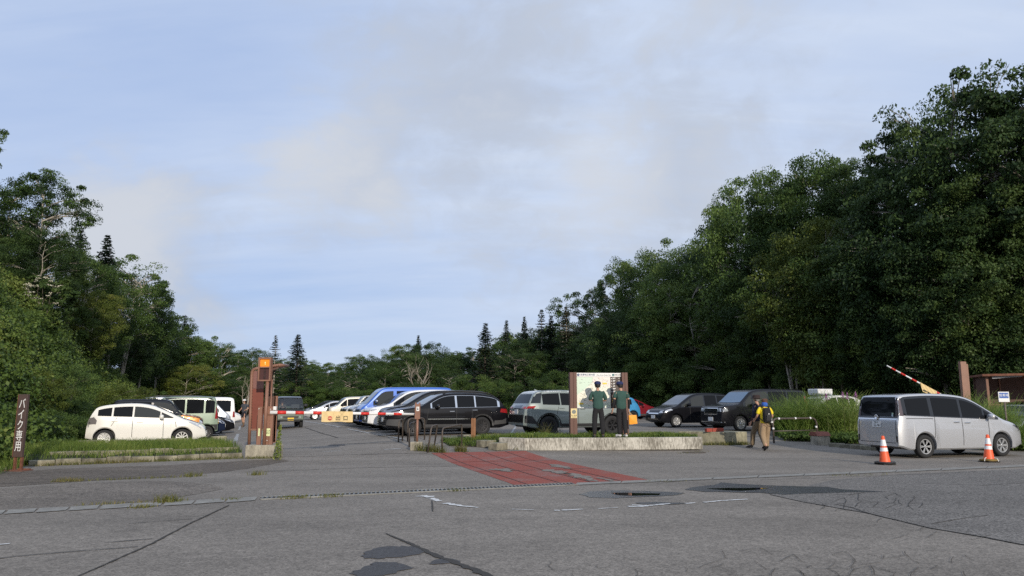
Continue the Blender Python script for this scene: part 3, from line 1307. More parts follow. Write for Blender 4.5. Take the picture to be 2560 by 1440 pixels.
def make_wheel(r, w, rim_r, spokes, m_rim, parent, x, y, side, twin=False):
    c = bpy.data.objects
    key = ('wheel', r, w, rim_r)
    if key not in WHEELS:
        h = w / 2
        me = MB().lathe([(rim_r - .03, -h + .07), (rim_r, -h + .01), (r - .05, -h), (r - .012, -h + .018), (r, -h + .05), (r, h - .05), (r - .012, h - .018), (r - .05, h), (rim_r, h - .01), (rim_r - .03, h - .07)],
                        n=36, M=Matrix.Rotation(-PI / 2, 4, 'X')).mesh('wheel')
        WHEELS[key] = me
    key2 = ('rim', rim_r, w, spokes, m_rim.name, twin)
    if key2 not in WHEELS:
        m = MB()
        h = w / 2 - .02
        T = Matrix.Rotation(-PI / 2, 4, 'X')
        m.lathe([(rim_r - .035, h - .03), (rim_r - .03, h), (rim_r - .004, h + .002), (rim_r - .002, h - .03)], n=36, M=T)
        m.lathe([(rim_r * .2, h - .05), (rim_r * .2, h - .01), (rim_r * .13, h)], n=16, M=T)
        for k in range(spokes):
            for dd in ((-.12, .12) if twin else (0,)):
                t = 2 * PI * k / spokes
                p = Vector((math.cos(t) * rim_r * .15, h - .02, math.sin(t) * rim_r * .15))
                q = Vector((math.cos(t + dd) * (rim_r - .02), h - .012, math.sin(t + dd) * (rim_r - .02)))
                m.bar(p, q, .028 if twin else .036, .022, up=(0, 1, 0))
        WHEELS[key2] = m.mesh('rim')
    o = link('wheel', WHEELS[key], m_tyre, parent, True)
    o.location = (x, y, r)
    ri = link('rim', WHEELS[key2], m_rim, o)
    if side < 0:
        o.rotation_euler = (0, 0, PI)
    return o


WHEELS = {}


def build_car(sp, label, loc, heading, group=None):
    """heading = direction the nose points, in radians about z"""
    B = Body(sp)
    L, Wd = B.L, B.W
    root = thing(sp.get('name', 'parked_car'), label, sp.get('cat', 'car'), loc, heading + PI, group)
    body = link('body', B.mesh(), sp['paint'], root, True)
    det = sp.get('detail', 2)
    r = B.r

    def put(name, parts, m, off=None):
        o = link(name, plain(join(parts), name), m, root, True)
        return o

    # black pillars and roof skins first, then the glass proud of them
    for pl, poly, mm, nm in sp.get('skins', ()):
        for q in (('L', 'R') if pl == 'S' else (pl,)):
            put(nm, [B.decal(q, poly, .005, .09)], mm)
    if sp.get('roofside'):
        xa, xb, dp = sp['roofside']
        xs_ = [xa + (xb - xa) * k / 24 for k in range(25)]
        for q in 'LR':
            put('roof_skin', [B.decal(q, [(x, max(B.zb(x) - .03, B.H(x) - dp)) for x in xs_] + [(x, B.H(x) - .014) for x in xs_[::-1]], .006, .09)], m_gloss)
    if sp.get('band'):
        xa, xb = sp['band']
        for q in 'LR':
            put('window_trim', [B.decal(q, B.win(xa, xb, *sp.get('bandm', (.0, .065)), n=22), .005, .09)], sp.get('bandmat', m_gloss))
    for i, wv in enumerate(sp.get('wins', ())):
        gm = wv[2] if len(wv) > 2 else m_glass
        for q in 'LR':
            poly = B.win(wv[0], wv[1], sp.get('wlo', .03), sp.get('whi', .10))
            if len(poly) > 4:
                put('side_window', [B.decal(q, poly, .010, .09)], gm)
    if sp.get('screen'):
        xa, xb = sp['screen']
        ya, yb = [B.hw(x) * B.prof(x, B.H(x) - .05) - sp.get('pil', .10) for x in (xa, xb)]
        if not sp.get('hole'):
            put('windscreen', [B.decal('T', [(xa, -ya), (xa - .04, -ya * .5), (xa - .05, 0), (xa - .04, ya * .5), (xa, ya), (xb, yb), (xb - .02, 0), (xb, -yb)], .012, .1)], sp.get('screenmat', m_screen))
    if sp.get('rear'):
        za, zb_, k = sp['rear']
        y0 = Wd / 2 * .97 * k
        y1 = Wd / 2 * (B.rr + .02) * k
        put('rear_window', [B.decal('B', [(-y0, za), (y0, za), (y1, zb_), (-y1, zb_)], .008, .1)], m_glass)
    for nm, pieces, mm in sp.get('parts', ()):
        for sg in ((1, -1) if any(p[0] in ('S', 'FS', 'BS') for p in pieces) else (1,)):
            ps = []
            for pl, poly in pieces:
                if pl == 'S':
                    ps.append(B.decal('R' if sg > 0 else 'L', poly, .012, .08))
                elif pl in ('FS', 'BS'):
                    ps.append(B.decal(pl[0], [(y * sg, z) for y, z in poly], .012, .08))
                else:
                    ps.append(B.decal(pl, poly, .012, .08))
            put(nm, ps, mm)
    # seams, sills, arches
    if det > 1:
        for x, za, zb_, lean in sp.get('seams', ()):
            for q in 'LR':
                put('panel_gap', [B.decal(q, [(x - .008, za), (x + .008, za), (x + .008 + lean, zb_), (x - .008 + lean, zb_)], .004, .12)], m_seam)
        for x, z in sp.get('handles', ()):
            for sg in (1, -1):
                y = B.hw(x) * B.prof(x, z)
                MB().box((x - L / 2, sg * (y + .012), z), (.2, .035, .035)).build('door_handle', sp.get('handlemat', sp['paint']), root, bevel=.01)
    if sp.get('flare'):
        mm, dw = sp['flare']
        for xw in B.xw:
            for q in 'LR':
                o_, i_ = [], []
                for k in range(19):
                    a = PI * k / 18
                    o_.append((xw - (B.Ra + dw) * math.cos(a), r + (B.Ra + dw) * math.sin(a) * .96))
                    i_.append((xw - (B.Ra + .003) * math.cos(a), r + (B.Ra + .003) * math.sin(a)))
                o_ = [(x, max(z, B.gc + .02)) for x, z in o_]
                put('wheel_arch', [B.decal(q, o_ + i_[::-1], .014, .09)], mm)
        xa, xb = B.xw[0] + B.Ra, B.xw[1] - B.Ra
        for q in 'LR':
            put('sill', [B.decal(q, [(xa, B.gc + .01), (xb, B.gc + .01), (xb, B.gc + .16), (xa, B.gc + .16)], .012, .12)], mm)
    m = MB()
    zt = r + B.Ra - .01
    m.box((0, 0, (B.gc + .02 + zt) / 2), (L - .5, Wd - .56, zt - B.gc - .02))
    m.build('underbody', m_black, root)
    rim_r = sp.get('rim', r * .68)
    ww = sp.get('tw', .2)
    for xw in B.xw:
        for sg in (1, -1):
            make_wheel(r, ww, rim_r, sp.get('spokes', 10), sp.get('rimmat', m_silver), root, xw - L / 2, sg * (Wd / 2 - ww / 2 - .02), sg, sp.get('twin', False))
    if sp.get('mirror'):
        x, z = sp['mirror'][:2]
        for sg in (1, -1):
            y = B.hw(x) * B.prof(x, z)
            mm = MB().lathe([(.03, -.07), (.075, -.06), (.09, 0), (.08, .05), (.03, .075)], n=10, M=Matrix.Translation((x - L / 2, sg * (y + .13), z + .05)) @ Matrix.Diagonal((.9, 1.45, 1.1, 1)))
            mm.box((x - L / 2, sg * (y + .03), z), (.07, .12, .04))
            mm.build('mirror', sp.get('mirmat', sp['paint']), root, True)
    for pos, pm in sp.get('plates', ()):
        x = -L / 2 - .012 if pos[0] == 'F' else L / 2 + .012
        hit = B.bvh.ray_cast(Vector((x * 1.5, 0, pos[1])), Vector((1 if x < 0 else -1, 0, 0)))
        xx = (hit[0].x if hit[0] else x) + (-.015 if x < 0 else .015)
        pb_ = MB().box((xx, 0, pos[1]), (.012, .33, .165)).build('number_plate', pm, root)
        if len(pos) > 2:
            sx = -1 if x < 0 else 1
            text('plate_number', pos[2], .105, m_ink, pb_, frame_m((xx + sx * .0075, 0.01 * sx, pos[1] - .025), (0, sx, 0), (0, 0, 1)), .001)
            if len(pos) > 3:
                text('plate_number', pos[3], .045, m_ink, pb_, frame_m((xx + sx * .0075, 0, pos[1] + .055), (0, sx, 0), (0, 0, 1)), .001)
    if sp.get('rails'):
        xa, xb = sp['rails'][:2]
        for sg in (1, -1):
            pts = []
            for k in range(9):
                x = xa + (xb - xa) * k / 8
                y = B.hw(x) * B.prof(x, B.H(x) - .08) - .10
                pts.append((x - L / 2, sg * y, B.H(x) + (.0 if k in (0, 8) else .055)))
            MB().tube(pts, .022, 6).build('roof_rail', sp.get('railmat', m_black), root, True)
    if sp.get('fin'):
        x = sp['fin']
        z = B.H(x)
        MB().prism([(x - L / 2 - .1, z - .02), (x - L / 2 + .08, z - .02), (x - L / 2 + .09, z + .07)], 'y', -.02, .02).build('antenna_fin', sp['paint'], root)
    return root, B


def place(px, y, ref, sp, heading):
    """centre of a vehicle whose near side stands at depth y, its nose, tail or middle under column px"""
    p = on(px, y)
    f = Vector((math.cos(heading), math.sin(heading), 0))
    side = Vector((-f.y, f.x, 0))
    if side.dot(CAM - p) > 0:
        side = -side
    k = {'front': -.5, 'rear': .5, 'mid': 0.0}[ref] if isinstance(ref, str) else ref
    c = p + side * (sp['W'] / 2) + f * (sp['L'] * k)
    return Vector((c.x, c.y, gz(c.x, c.y) - .003))


HR = A1                 # nose to the right, along the rows
HL = A1 + PI            # nose to the left

white = paint('pearl_white', (0.78, 0.76, 0.70))
purewhite = paint('white', (0.80, 0.80, 0.80))
black = paint('black', (0.006, 0.006, 0.008))
silver = paint('silver', (0.56, 0.57, 0.59), .55, .36)
gunmetal = paint('gunmetal', (0.16, 0.165, 0.18), .6, .36)
blue = paint('blue', (0.012, 0.11, 0.50), .1, .35)
ltblue = paint('light_blue', (0.05, 0.28, 0.55), .15, .35)
wine = paint('wine_red', (0.20, 0.008, 0.018), .2, .3)
sage = paint('sage_grey', (0.20, 0.235, 0.225), .1, .4)
mint = paint('pale_green', (0.22, 0.29, 0.215), .1, .4)
orange = paint('orange', (0.72, 0.27, 0.03), .1, .35)
navy = paint('navy', (0.012, 0.02, 0.05), .2, .3)
olive = paint('olive_grey', (0.13, 0.14, 0.10), .1, .45)
dgreen = paint('dark_green', (0.055, 0.085, 0.055), .1, .45)
dgrey = paint('dark_grey', (0.013, 0.013, 0.016), .2, .3)
beige = paint('beige', (0.52, 0.49, 0.42), .2, .4)

# -- hatchback, nose to the right by the grass
hatch = dict(L=3.90, W=1.695, r=.295, xf=.80, xr=3.30, belt=(.90, 1.06), rr=.72, paint=white, gc=.2,
             top=[(0, .34), (.012, .5), (.05, .64), (.2, .76), (.55, .89), (.82, .97), (1.30, 1.22), (1.80, 1.44), (2.25, 1.522), (2.8, 1.518), (3.35, 1.46), (3.62, 1.38), (3.72, 1.22), (3.82, 1.0), (3.87, .86), (3.895, .6), (3.90, .42)],
             nose=(.26, .8), tail=(.16, .6), screen=(.95, 1.72), pil=.11, rear=(1.02, 1.36, .86), band=None,
             wins=[(1.12, 1.52, m_clear), (1.56, 2.40, m_clear), (2.46, 3.06), (3.12, 3.55)], wlo=.035, whi=.12,
             parts=[('headlight', [('S', [(.16, .60), (.26, .66), (.62, .84), (.55, .85), (.22, .74)]), ('FS', [(.46, .56), (.74, .60), (.66, .70), (.5, .66)])], m_lamp),
                    ('taillight', [('S', [(3.58, .80), (3.84, .78), (3.80, 1.0), (3.66, 1.04), (3.56, .92)]), ('BS', [(.60, .78), (.82, .78), (.74, 1.02), (.62, 1.0)])], mat('clear_tail', (.22, .20, .20), .15, .3, coat=.8)),
                    ('grille', [('F', [(-.42, .55), (.42, .55), (.40, .63), (-.40, .63)])], m_gloss), ('lower_intake', [('F', [(-.5, .30), (.5, .30), (.42, .42), (-.42, .42)])], m_black)],
             seams=[(1.42, .32, .92, .02), (2.43, .32, 1.0, 0), (3.16, .62, 1.02, -.22), (.98, .55, .93, .08)], handles=[(2.20, .86), (3.0, .90)], mirror=(1.50, .98), rim=.205, spokes=9, plates=[(('F', .42), m_plate), (('B', .72), m_plate)], fin=None)
build_car(hatch, 'pearl white hatchback parked nose right behind the grassy kerb', place(373, 26.6, 'mid', hatch, HR), HR)

# -- kei crossover, orange with a black roof
kei = dict(L=3.40, W=1.475, r=.30, xf=.56, xr=2.98, belt=(1.02, 1.06), rr=.86, paint=orange, gc=.24,
           top=[(0, .40), (.01, .6), (.03, .84), (.10, .95), (.40, 1.02), (.74, 1.06), (.86, 1.12), (1.22, 1.58), (1.42, 1.675), (2.2, 1.68), (3.1, 1.66), (3.28, 1.58), (3.36, 1.0), (3.39, .8), (3.40, .5)],
           nose=(.14, .4), tail=(.08, .4), screen=(.90, 1.24), rear=(1.08, 1.52, .86), band=(.86, 3.32), bandm=(-.01, .02), wins=[(1.05, 1.85, m_clear), (1.93, 2.62), (2.68, 3.16)], whi=.13,
           skins=[('T', [(1.16, -.68), (1.16, .68), (3.34, .68), (3.34, -.68)], m_gloss, 'roof_skin')], roofside=(.90, 3.33, .16),
           parts=[('headlight', [('FS', [(.38, .68), (.62, .68), (.64, .86), (.38, .86)]), ('S', [(.03, .68), (.14, .68), (.16, .86), (.05, .86)])], m_lamp), ('grille', [('F', [(-.36, .70), (.36, .70), (.36, .85), (-.36, .85)])], m_gloss),
                  ('bumper', [('F', [(-.60, .36), (.60, .36), (.60, .58), (-.60, .58)]), ('S', [(.0, .36), (.2, .36), (.2, .58), (.02, .58)])], m_black),
                  ('taillight', [('BS', [(.50, .62), (.66, .62), (.66, .86), (.50, .86)])], m_red)],
           flare=(m_black, .06), seams=[(1.0, .4, 1.05, 0), (1.89, .4, 1.05, 0)], handles=[(1.7, .95), (2.6, .95)], mirror=(1.12, 1.08), mirmat=m_black, rim=.19, spokes=8, plates=[(('F', .46), m_yplate), (('B', .75), m_yplate)])
kei_o = dict(kei, paint=black, skins=[('S', [(.03, .74), (.95, .74), (1.0, .46), (2.54, .46), (2.56, .74), (3.37, .74), (3.34, 1.03), (1.9, 1.03), (.92, 1.03), (.72, 1.02), (.40, .97), (.12, .90), (.04, .84)], orange, 'side_panel'),
                                      ('T', [(.05, -.60), (.10, -.68), (.80, -.69), (.80, .69), (.10, .68), (.05, .60)], orange, 'bonnet'), ('F', [(-.64, .60), (.64, .60), (.66, .92), (-.66, .92)], orange, 'front_panel')])
build_car(kei_o, 'boxy little orange car with a black roof beside the white hatchback', place(512, 29.8, 'front', kei, HR), HR)

tallkei = dict(L=3.40, W=1.475, r=.28, xf=.58, xr=2.95, belt=(1.02, 1.08), rr=.88, paint=mint, gc=.24, cat='car',
               top=[(0, .42), (.012, .7), (.06, .95), (.2, 1.02), (.48, 1.08), (.62, 1.16), (1.02, 1.66), (1.22, 1.80), (2.0, 1.84), (3.1, 1.82), (3.28, 1.74), (3.36, 1.05), (3.39, .8), (3.40, .5)],
               nose=(.12, .35), tail=(.07, .35), screen=(.66, 1.06), rear=(1.12, 1.66, .9), wins=[(.78, 1.20), (1.25, 2.05), (2.12, 2.80), (2.87, 3.24)], whi=.15,
               skins=[('T', [(1.05, -.64), (1.05, .64), (3.34, .64), (3.34, -.64)], m_gloss, 'roof_skin')], roofside=(1.08, 3.28, .13),
               parts=[('taillight', [('BS', [(.54, .86), (.70, .86), (.66, 1.36), (.56, 1.36)]), ('S', [(3.27, .86), (3.39, .86), (3.36, 1.36), (3.30, 1.36)])], m_red), ('headlight', [('FS', [(.36, .72), (.62, .72), (.62, .88), (.36, .88)])], m_lamp),
                      ('bumper', [('B', [(-.66, .38), (.66, .38), (.66, .62), (-.66, .62)]), ('S', [(3.1, .38), (3.4, .38), (3.4, .62), (3.12, .62)])], m_black)],
               seams=[(2.08, .4, 1.08, 0), (1.15, .4, 1.05, 0)], handles=[(1.9, .98), (2.2, .98)], mirror=(.9, 1.12), mirmat=m_black, rim=.19, rimmat=m_dalloy, spokes=8, plates=[(('B', .72), m_yplate), (('F', .5), m_yplate)])
build_car(tallkei, 'tall pale green box car with a black roof, tail toward the lane', place(548, 32.2, 'rear', tallkei, HL), HL)

compact = dict(L=4.05, W=1.70, r=.30, xf=.83, xr=3.42, belt=(.90, 1.0), rr=.74, paint=navy, gc=.2,
               top=[(0, .36), (.012, .52), (.05, .66), (.22, .78), (.62, .90), (.95, .98), (1.35, 1.2), (1.85, 1.43), (2.3, 1.50), (2.9, 1.49), (3.4, 1.42), (3.75, 1.28), (3.92, .98), (4.0, .86), (4.04, .6), (4.05, .42)],
               nose=(.24, .8), tail=(.16, .6), screen=(1.06, 1.78), pil=.11, rear=(.98, 1.34, .85), wins=[(1.28, 1.62), (1.66, 2.48), (2.54, 3.20), (3.26, 3.62)], whi=.11,
               parts=[('headlight', [('S', [(.13, .62), (.5, .78), (.42, .82), (.16, .74)]), ('FS', [(.42, .58), (.74, .62), (.66, .72), (.46, .68)])], m_lamp), ('grille', [('F', [(-.46, .40), (.46, .40), (.40, .62), (-.40, .62)])], m_black),
                      ('taillight', [('BS', [(.52, .76), (.76, .76), (.72, .95), (.54, .92)]), ('S', [(3.75, .76), (4.0, .76), (3.92, .95), (3.8, .95)])], m_red)],
               seams=[(1.5, .32, .92, 0), (2.51, .32, .95, 0)], handles=[(2.3, .86), (3.1, .88)], mirror=(1.55, .96), spokes=10, plates=[(('F', .5), m_plate), (('B', .62), m_plate)])
build_car(compact, 'navy hatchback nose out beyond the pale green box car', place(567, 34.9, 'front', compact, HR), HR)
c2 = dict(compact, paint=black, L=4.25)
build_car(c2, 'low black hatchback parked nose out in front of the white van', place(590, 38.2, 'front', c2, HR), HR)

van = dict(L=4.69, W=1.69, r=.32, xf=.95, xr=3.52, belt=(1.08, 1.12), rr=.86, paint=purewhite, gc=.24, cat='van', name='parked_van',
           top=[(0, .42), (.012, .72), (.05, .92), (.18, 1.06), (.36, 1.16), (.92, 1.76), (1.12, 1.92), (1.5, 1.97), (4.1, 1.98), (4.5, 1.94), (4.60, 1.80), (4.65, 1.15), (4.68, .8), (4.69, .5)],
           nose=(.12, .35), tail=(.06, .3), screen=(.40, .90), rear=(1.2, 1.78, .88), wins=[(.64, 1.62, m_clear), (1.78, 2.9), (3.0, 4.42)], whi=.19, wlo=.0,
           parts=[('headlight', [('FS', [(.42, .68), (.76, .70), (.76, .90), (.46, .86)]), ('S', [(.04, .70), (.3, .78), (.26, .94), (.06, .88)])], m_lamp), ('grille', [('F', [(-.42, .72), (.42, .72), (.42, .86), (-.42, .86)])], m_black),
                  ('bumper', [('F', [(-.78, .40), (.78, .40), (.80, .64), (-.80, .64)]), ('S', [(.0, .40), (.5, .40), (.4, .64), (.02, .64)])], m_black),
                  ('taillight', [('BS', [(.66, .78), (.80, .78), (.78, 1.12), (.66, 1.12)]), ('S', [(4.55, .78), (4.67, .78), (4.64, 1.12), (4.56, 1.12)])], m_red)],
           seams=[(1.70, .36, 1.12, 0), (.60, .8, 1.1, .1)], handles=[(1.55, 1.0), (1.95, 1.0)], mirror=(.78, 1.22), spokes=6, plates=[(('F', .52), m_plate), (('B', .62), m_plate)])
lv = dict(van, parts=van['parts'][:2] + van['parts'][3:])
build_car(lv, 'white high-roof van with a long dark side window beyond the black hatchback', place(590, 44.5, 'rear', lv, HL), HL)
sv = dict(van, paint=silver, rails=(1.3, 4.2), railmat=m_clad, L=4.55)
build_car(sv, 'silver van with roof rails half hidden behind the pale green box car', place(470, 41.0, 'mid', sv, HR), HR)
c3 = dict(compact, paint=purewhite, detail=1)
build_car(c3, 'small white car far back between the white van and the walking hiker', place(605, 57, 'front', c3, HR), HR)

# -- right hand row, noses to the lane
wagon = dict(L=4.87, W=1.875, r=.345, xf=.98, xr=3.725, belt=(.98, 1.06), rr=.73, paint=black, gc=.26, arch=.055,
             top=[(0, .46), (.012, .62), (.05, .82), (.2, .93), (.8, 1.04), (1.32, 1.10), (1.75, 1.36), (2.12, 1.55), (2.5, 1.615), (3.4, 1.615), (4.0, 1.56), (4.36, 1.48), (4.62, 1.18), (4.74, 1.05), (4.82, .9), (4.86, .65), (4.87, .48)],
             nose=(.2, .75), tail=(.15, .7), screen=(1.42, 2.06), pil=.11, rear=(1.12, 1.46, .84), band=(1.66, 4.46), bandm=(.016, .103), bandmat=m_chrome,
             wins=[(1.72, 2.64), (2.72, 3.42), (3.48, 4.36)], wlo=.027, whi=.114, screenmat=mat('bright_screen', (.11, .14, .18), .03, spec=.8),
             parts=[('headlight', [('S', [(.16, .76), (.62, .84), (.55, .93), (.22, .88)]), ('FS', [(.50, .74), (.82, .76), (.80, .88), (.55, .86)])], m_lamp), ('grille', [('F', [(-.48, .62), (.48, .62), (.46, .86), (-.46, .86)])], m_clad),
                    ('taillight', [('S', [(4.46, .86), (4.84, .82), (4.76, .98), (4.5, 1.0)]), ('BS', [(.46, .84), (.86, .84), (.84, 1.0), (.46, .98)])], m_red),
                    ('bumper', [('F', [(-.86, .40), (.86, .40), (.84, .58), (-.84, .58)]), ('S', [(.0, .40), (.52, .36), (.5, .62), (.02, .62)])], m_clad),
                    ('rear_bumper', [('S', [(4.20, .38), (4.88, .44), (4.86, .66), (4.55, .56), (4.22, .54)]), ('B', [(-.86, .46), (.86, .46), (.86, .64), (-.86, .64)])], m_clad),
                    ('side_moulding', [('S', [(1.55, .60), (3.2, .60), (3.2, .635), (1.55, .635)])], m_chrome)],
             flare=(m_clad, .075), seams=[(1.48, .40, 1.0, .1), (2.68, .40, 1.04, 0), (3.58, .72, 1.06, -.1)], handles=[(2.5, .90), (3.42, .94)], handlemat=m_chrome, mirror=(1.92, 1.04), mirmat=m_gloss, rim=.235, rimmat=m_dalloy, spokes=10, twin=True, tw=.22,
             rails=(2.2, 4.3), plates=[(('F', .60), m_plate), (('B', .72), m_plate)])
build_car(wagon, 'black estate car with chrome window line in front of the bicycle stands', place(1133, 28.4, .02, wagon, HL), HL)

mini = dict(L=4.70, W=1.72, r=.32, xf=.92, xr=3.76, belt=(1.0, 1.08), rr=.82, paint=black, gc=.22, cat='minivan', name='parked_minivan',
            top=[(0, .40), (.012, .6), (.04, .86), (.16, 1.0), (.60, 1.08), (.92, 1.14), (1.4, 1.48), (1.75, 1.69), (2.1, 1.79), (3.0, 1.83), (4.2, 1.80), (4.48, 1.74), (4.58, 1.5), (4.64, 1.1), (4.69, .85), (4.70, .5)],
            nose=(.16, .55), tail=(.08, .4), screen=(.98, 1.66), rear=(1.1, 1.66, .88), band=(1.12, 4.48), bandm=(.0, .085), wins=[(1.22, 1.62), (1.68, 2.44, m_clear), (2.52, 3.34), (3.42, 4.34)], wlo=.03, whi=.13,
            parts=[('headlight', [('S', [(.06, .78), (.42, .86), (.34, .94), (.08, .90)]), ('FS', [(.42, .78), (.80, .80), (.80, .92), (.44, .90)])], m_lamp), ('grille', [('F', [(-.60, .44), (.60, .44), (.56, .86), (-.56, .86)])], m_black),
                   ('taillight', [('BS', [(.66, .9), (.82, .9), (.80, 1.5), (.68, 1.5)]), ('S', [(4.5, .9), (4.66, .9), (4.58, 1.5), (4.5, 1.5)])], m_red)],
            seams=[(1.55, .34, 1.04, 0), (2.48, .34, 1.05, 0), (3.38, .42, 1.06, 0)], handles=[(2.3, .94), (2.62, .95)], mirror=(1.5, 1.06), spokes=10, plates=[(('F', .52), m_plate), (('B', .8), m_plate)])
mb = dict(mini, L=4.66, parts=[mini['parts'][0], ('grille', [('F', [(-.66, .60), (.66, .60), (.62, .86), (-.62, .86)])], m_chrome), ('lower_intake', [('F', [(-.7, .42), (.7, .42), (.7, .56), (-.7, .56)])], m_gloss), mini['parts'][2]], wins=[(1.22, 1.62, m_clear), (1.68, 2.44, m_clear), (2.52, 3.34), (3.42, 4.34)], rr=.80)
mb['top'] = [(x, z * (.965 if z > 1.2 else 1)) for x, z in mini['top']]
build_car(mb, 'black minivan between the black estate car and the white minivan', place(962, 30.6, 'front', mb, HL), HL)
mw = dict(mini, paint=purewhite, W=1.80, parts=[('headlight', [('S', [(.05, .84), (.5, .92), (.45, .97), (.08, .92)]), ('FS', [(.56, .84), (.84, .86), (.84, .92), (.56, .9)])], m_lamp),
                                       ('grille', [('F', [(-.66, .36), (.66, .36), (.50, .82), (-.50, .82)])], m_gloss), ('taillight', [('BS', [(.66, .9), (.82, .9), (.80, 1.5), (.68, 1.5)])], m_red)])
build_car(mw, 'white minivan with a big black grille beside the blue van', place(922, 32.9, 'front', mw, HL), HL)
bv = dict(van, paint=blue, mirmat=m_chrome)
build_car(bv, 'bright blue van with a chrome mirror, its roof above the white minivan', place(900, 35.3, 'front', bv, HL), HL)
mg = dict(mini, paint=gunmetal, parts=[mini['parts'][0], ('grille', [('F', [(-.55, .56), (.55, .56), (.5, .84), (-.5, .84)])], m_gloss), ('lower_intake', [('F', [(-.7, .34), (.7, .34), (.66, .48), (-.66, .48)])], m_black), mini['parts'][2]])
mg['top'] = [(x, z * (.95 if z > 1.2 else 1)) for x, z in mini['top']]
build_car(mg, 'gunmetal grey minivan beside the end of the yellow exit banner', place(880, 37.6, 'front', mg, HL), HL)
wg = dict(mini, paint=white, L=4.4)
wg['top'] = [(x * 4.4 / 4.7, z * (.9 if z > 1.2 else 1)) for x, z in mini['top']]
wg['xr'] = 3.5
build_car(wg, 'low white minivan next behind the gunmetal one', place(866, 40.0, 'front', wg, HL), HL)
ks = dict(kei, paint=white, band=(.86, 3.32))
build_car(ks, 'boxy white and black small car behind the yellow exit banner', place(858, 44.5, 'front', ks, HL), HL)
kb = dict(tallkei, paint=beige)
kb['top'] = [(x, z * (.93 if z > 1.2 else 1)) for x, z in tallkei['top']]
kb['skins'], kb['roofside'] = (), None
build_car(kb, 'beige box car with pale windows behind the left end of the yellow banner', place(822, 49.0, 'front', kb, HL), HL)
pr = dict(compact, paint=silver, L=4.48, xr=3.53, rr=.72)
pr['top'] = [(0, .34), (.012, .5), (.05, .62), (.25, .76), (.75, .88), (1.05, .96), (1.6, 1.22), (2.1, 1.42), (2.5, 1.49), (3.0, 1.46), (3.6, 1.33), (4.1, 1.14), (4.35, 1.06), (4.44, .8), (4.47, .6), (4.48, .42)]
pr['screen'], pr['wins'] = (1.15, 2.02), [(1.5, 1.9), (1.95, 2.65), (2.7, 3.3), (3.35, 3.8)]
build_car(pr, 'silver wedge-shaped car under the red and white barrier bar', place(762, 58.5, 'front', pr, HL), HL)
dk = dict(compact, paint=dgrey, detail=1)
build_car(dk, 'dark grey car far back beside the dark green truck', place(762, 68, 'front', dk, HL), HL)

# -- beyond the map board
suv = dict(L=4.61, W=1.865, r=.37, xf=.93, xr=3.62, belt=(1.04, 1.16), rr=.74, paint=sage, gc=.30, arch=.06,
           top=[(0, .52), (.012, .7), (.05, .92), (.2, 1.02), (.75, 1.12), (1.2, 1.18), (1.62, 1.44), (1.98, 1.64), (2.3, 1.71), (3.1, 1.73), (3.8, 1.70), (4.12, 1.64), (4.30, 1.38), (4.42, 1.18), (4.54, 1.08), (4.60, .8), (4.61, .55)],
           nose=(.18, .7), tail=(.17, .8), screen=(1.3, 1.92), pil=.11, rear=(1.22, 1.56, .84), wins=[(1.55, 2.36), (2.44, 3.10), (3.15, 3.86)], wlo=.03, whi=.13,
           skins=[('T', [(1.95, -.66), (1.95, .66), (4.16, .64), (4.16, -.64)], purewhite, 'roof_skin'), ('S', [(1.86, 1.57), (2.3, 1.64), (3.1, 1.66), (3.9, 1.62), (4.22, 1.54), (4.14, 1.66), (3.8, 1.70), (3.1, 1.72), (2.3, 1.70)], purewhite, 'roof_skin'),
                  ('S', [(3.95, 1.22), (4.34, 1.22), (4.16, 1.56), (3.85, 1.60)], m_gloss, 'window_trim')],
           parts=[('taillight', [('S', [(4.22, 1.03), (4.56, 1.01), (4.52, 1.10), (4.14, 1.12)]), ('BS', [(.50, 1.02), (.88, 1.01), (.86, 1.10), (.50, 1.08)])], mat('bright_tail', (.36, .008, .012), .15, coat=.8)), ('headlight', [('FS', [(.46, .82), (.84, .84), (.82, .94), (.48, .92)]), ('S', [(.05, .82), (.5, .9), (.45, .98), (.08, .94)])], m_lamp),
                  ('rear_bumper', [('B', [(-.88, .50), (.88, .50), (.84, .78), (-.84, .78)]), ('S', [(4.05, .44), (4.62, .5), (4.6, .78), (4.3, .74)])], m_black),
                  ('grille', [('F', [(-.5, .62), (.5, .62), (.46, .9), (-.46, .9)])], m_black), ('tailgate_panel', [('B', [(-.42, .98), (.42, .98), (.42, 1.14), (-.42, 1.14)])], m_gloss)],
           flare=(m_black, .085), seams=[(2.40, .46, 1.12, 0), (1.36, .46, 1.08, .1), (3.3, .8, 1.15, -.1)], handles=[(2.22, 1.0), (3.08, 1.03)], mirror=(1.72, 1.14), mirmat=m_gloss, rim=.23, rimmat=m_dalloy, spokes=6, twin=True, tw=.24, fin=3.75, plates=[(('B', .90), m_plate), (('F', .6), m_plate)])
build_car(suv, 'grey-green off-road car with a white roof behind the map board', place(1441, 28.2, .04, suv, HR), HR)

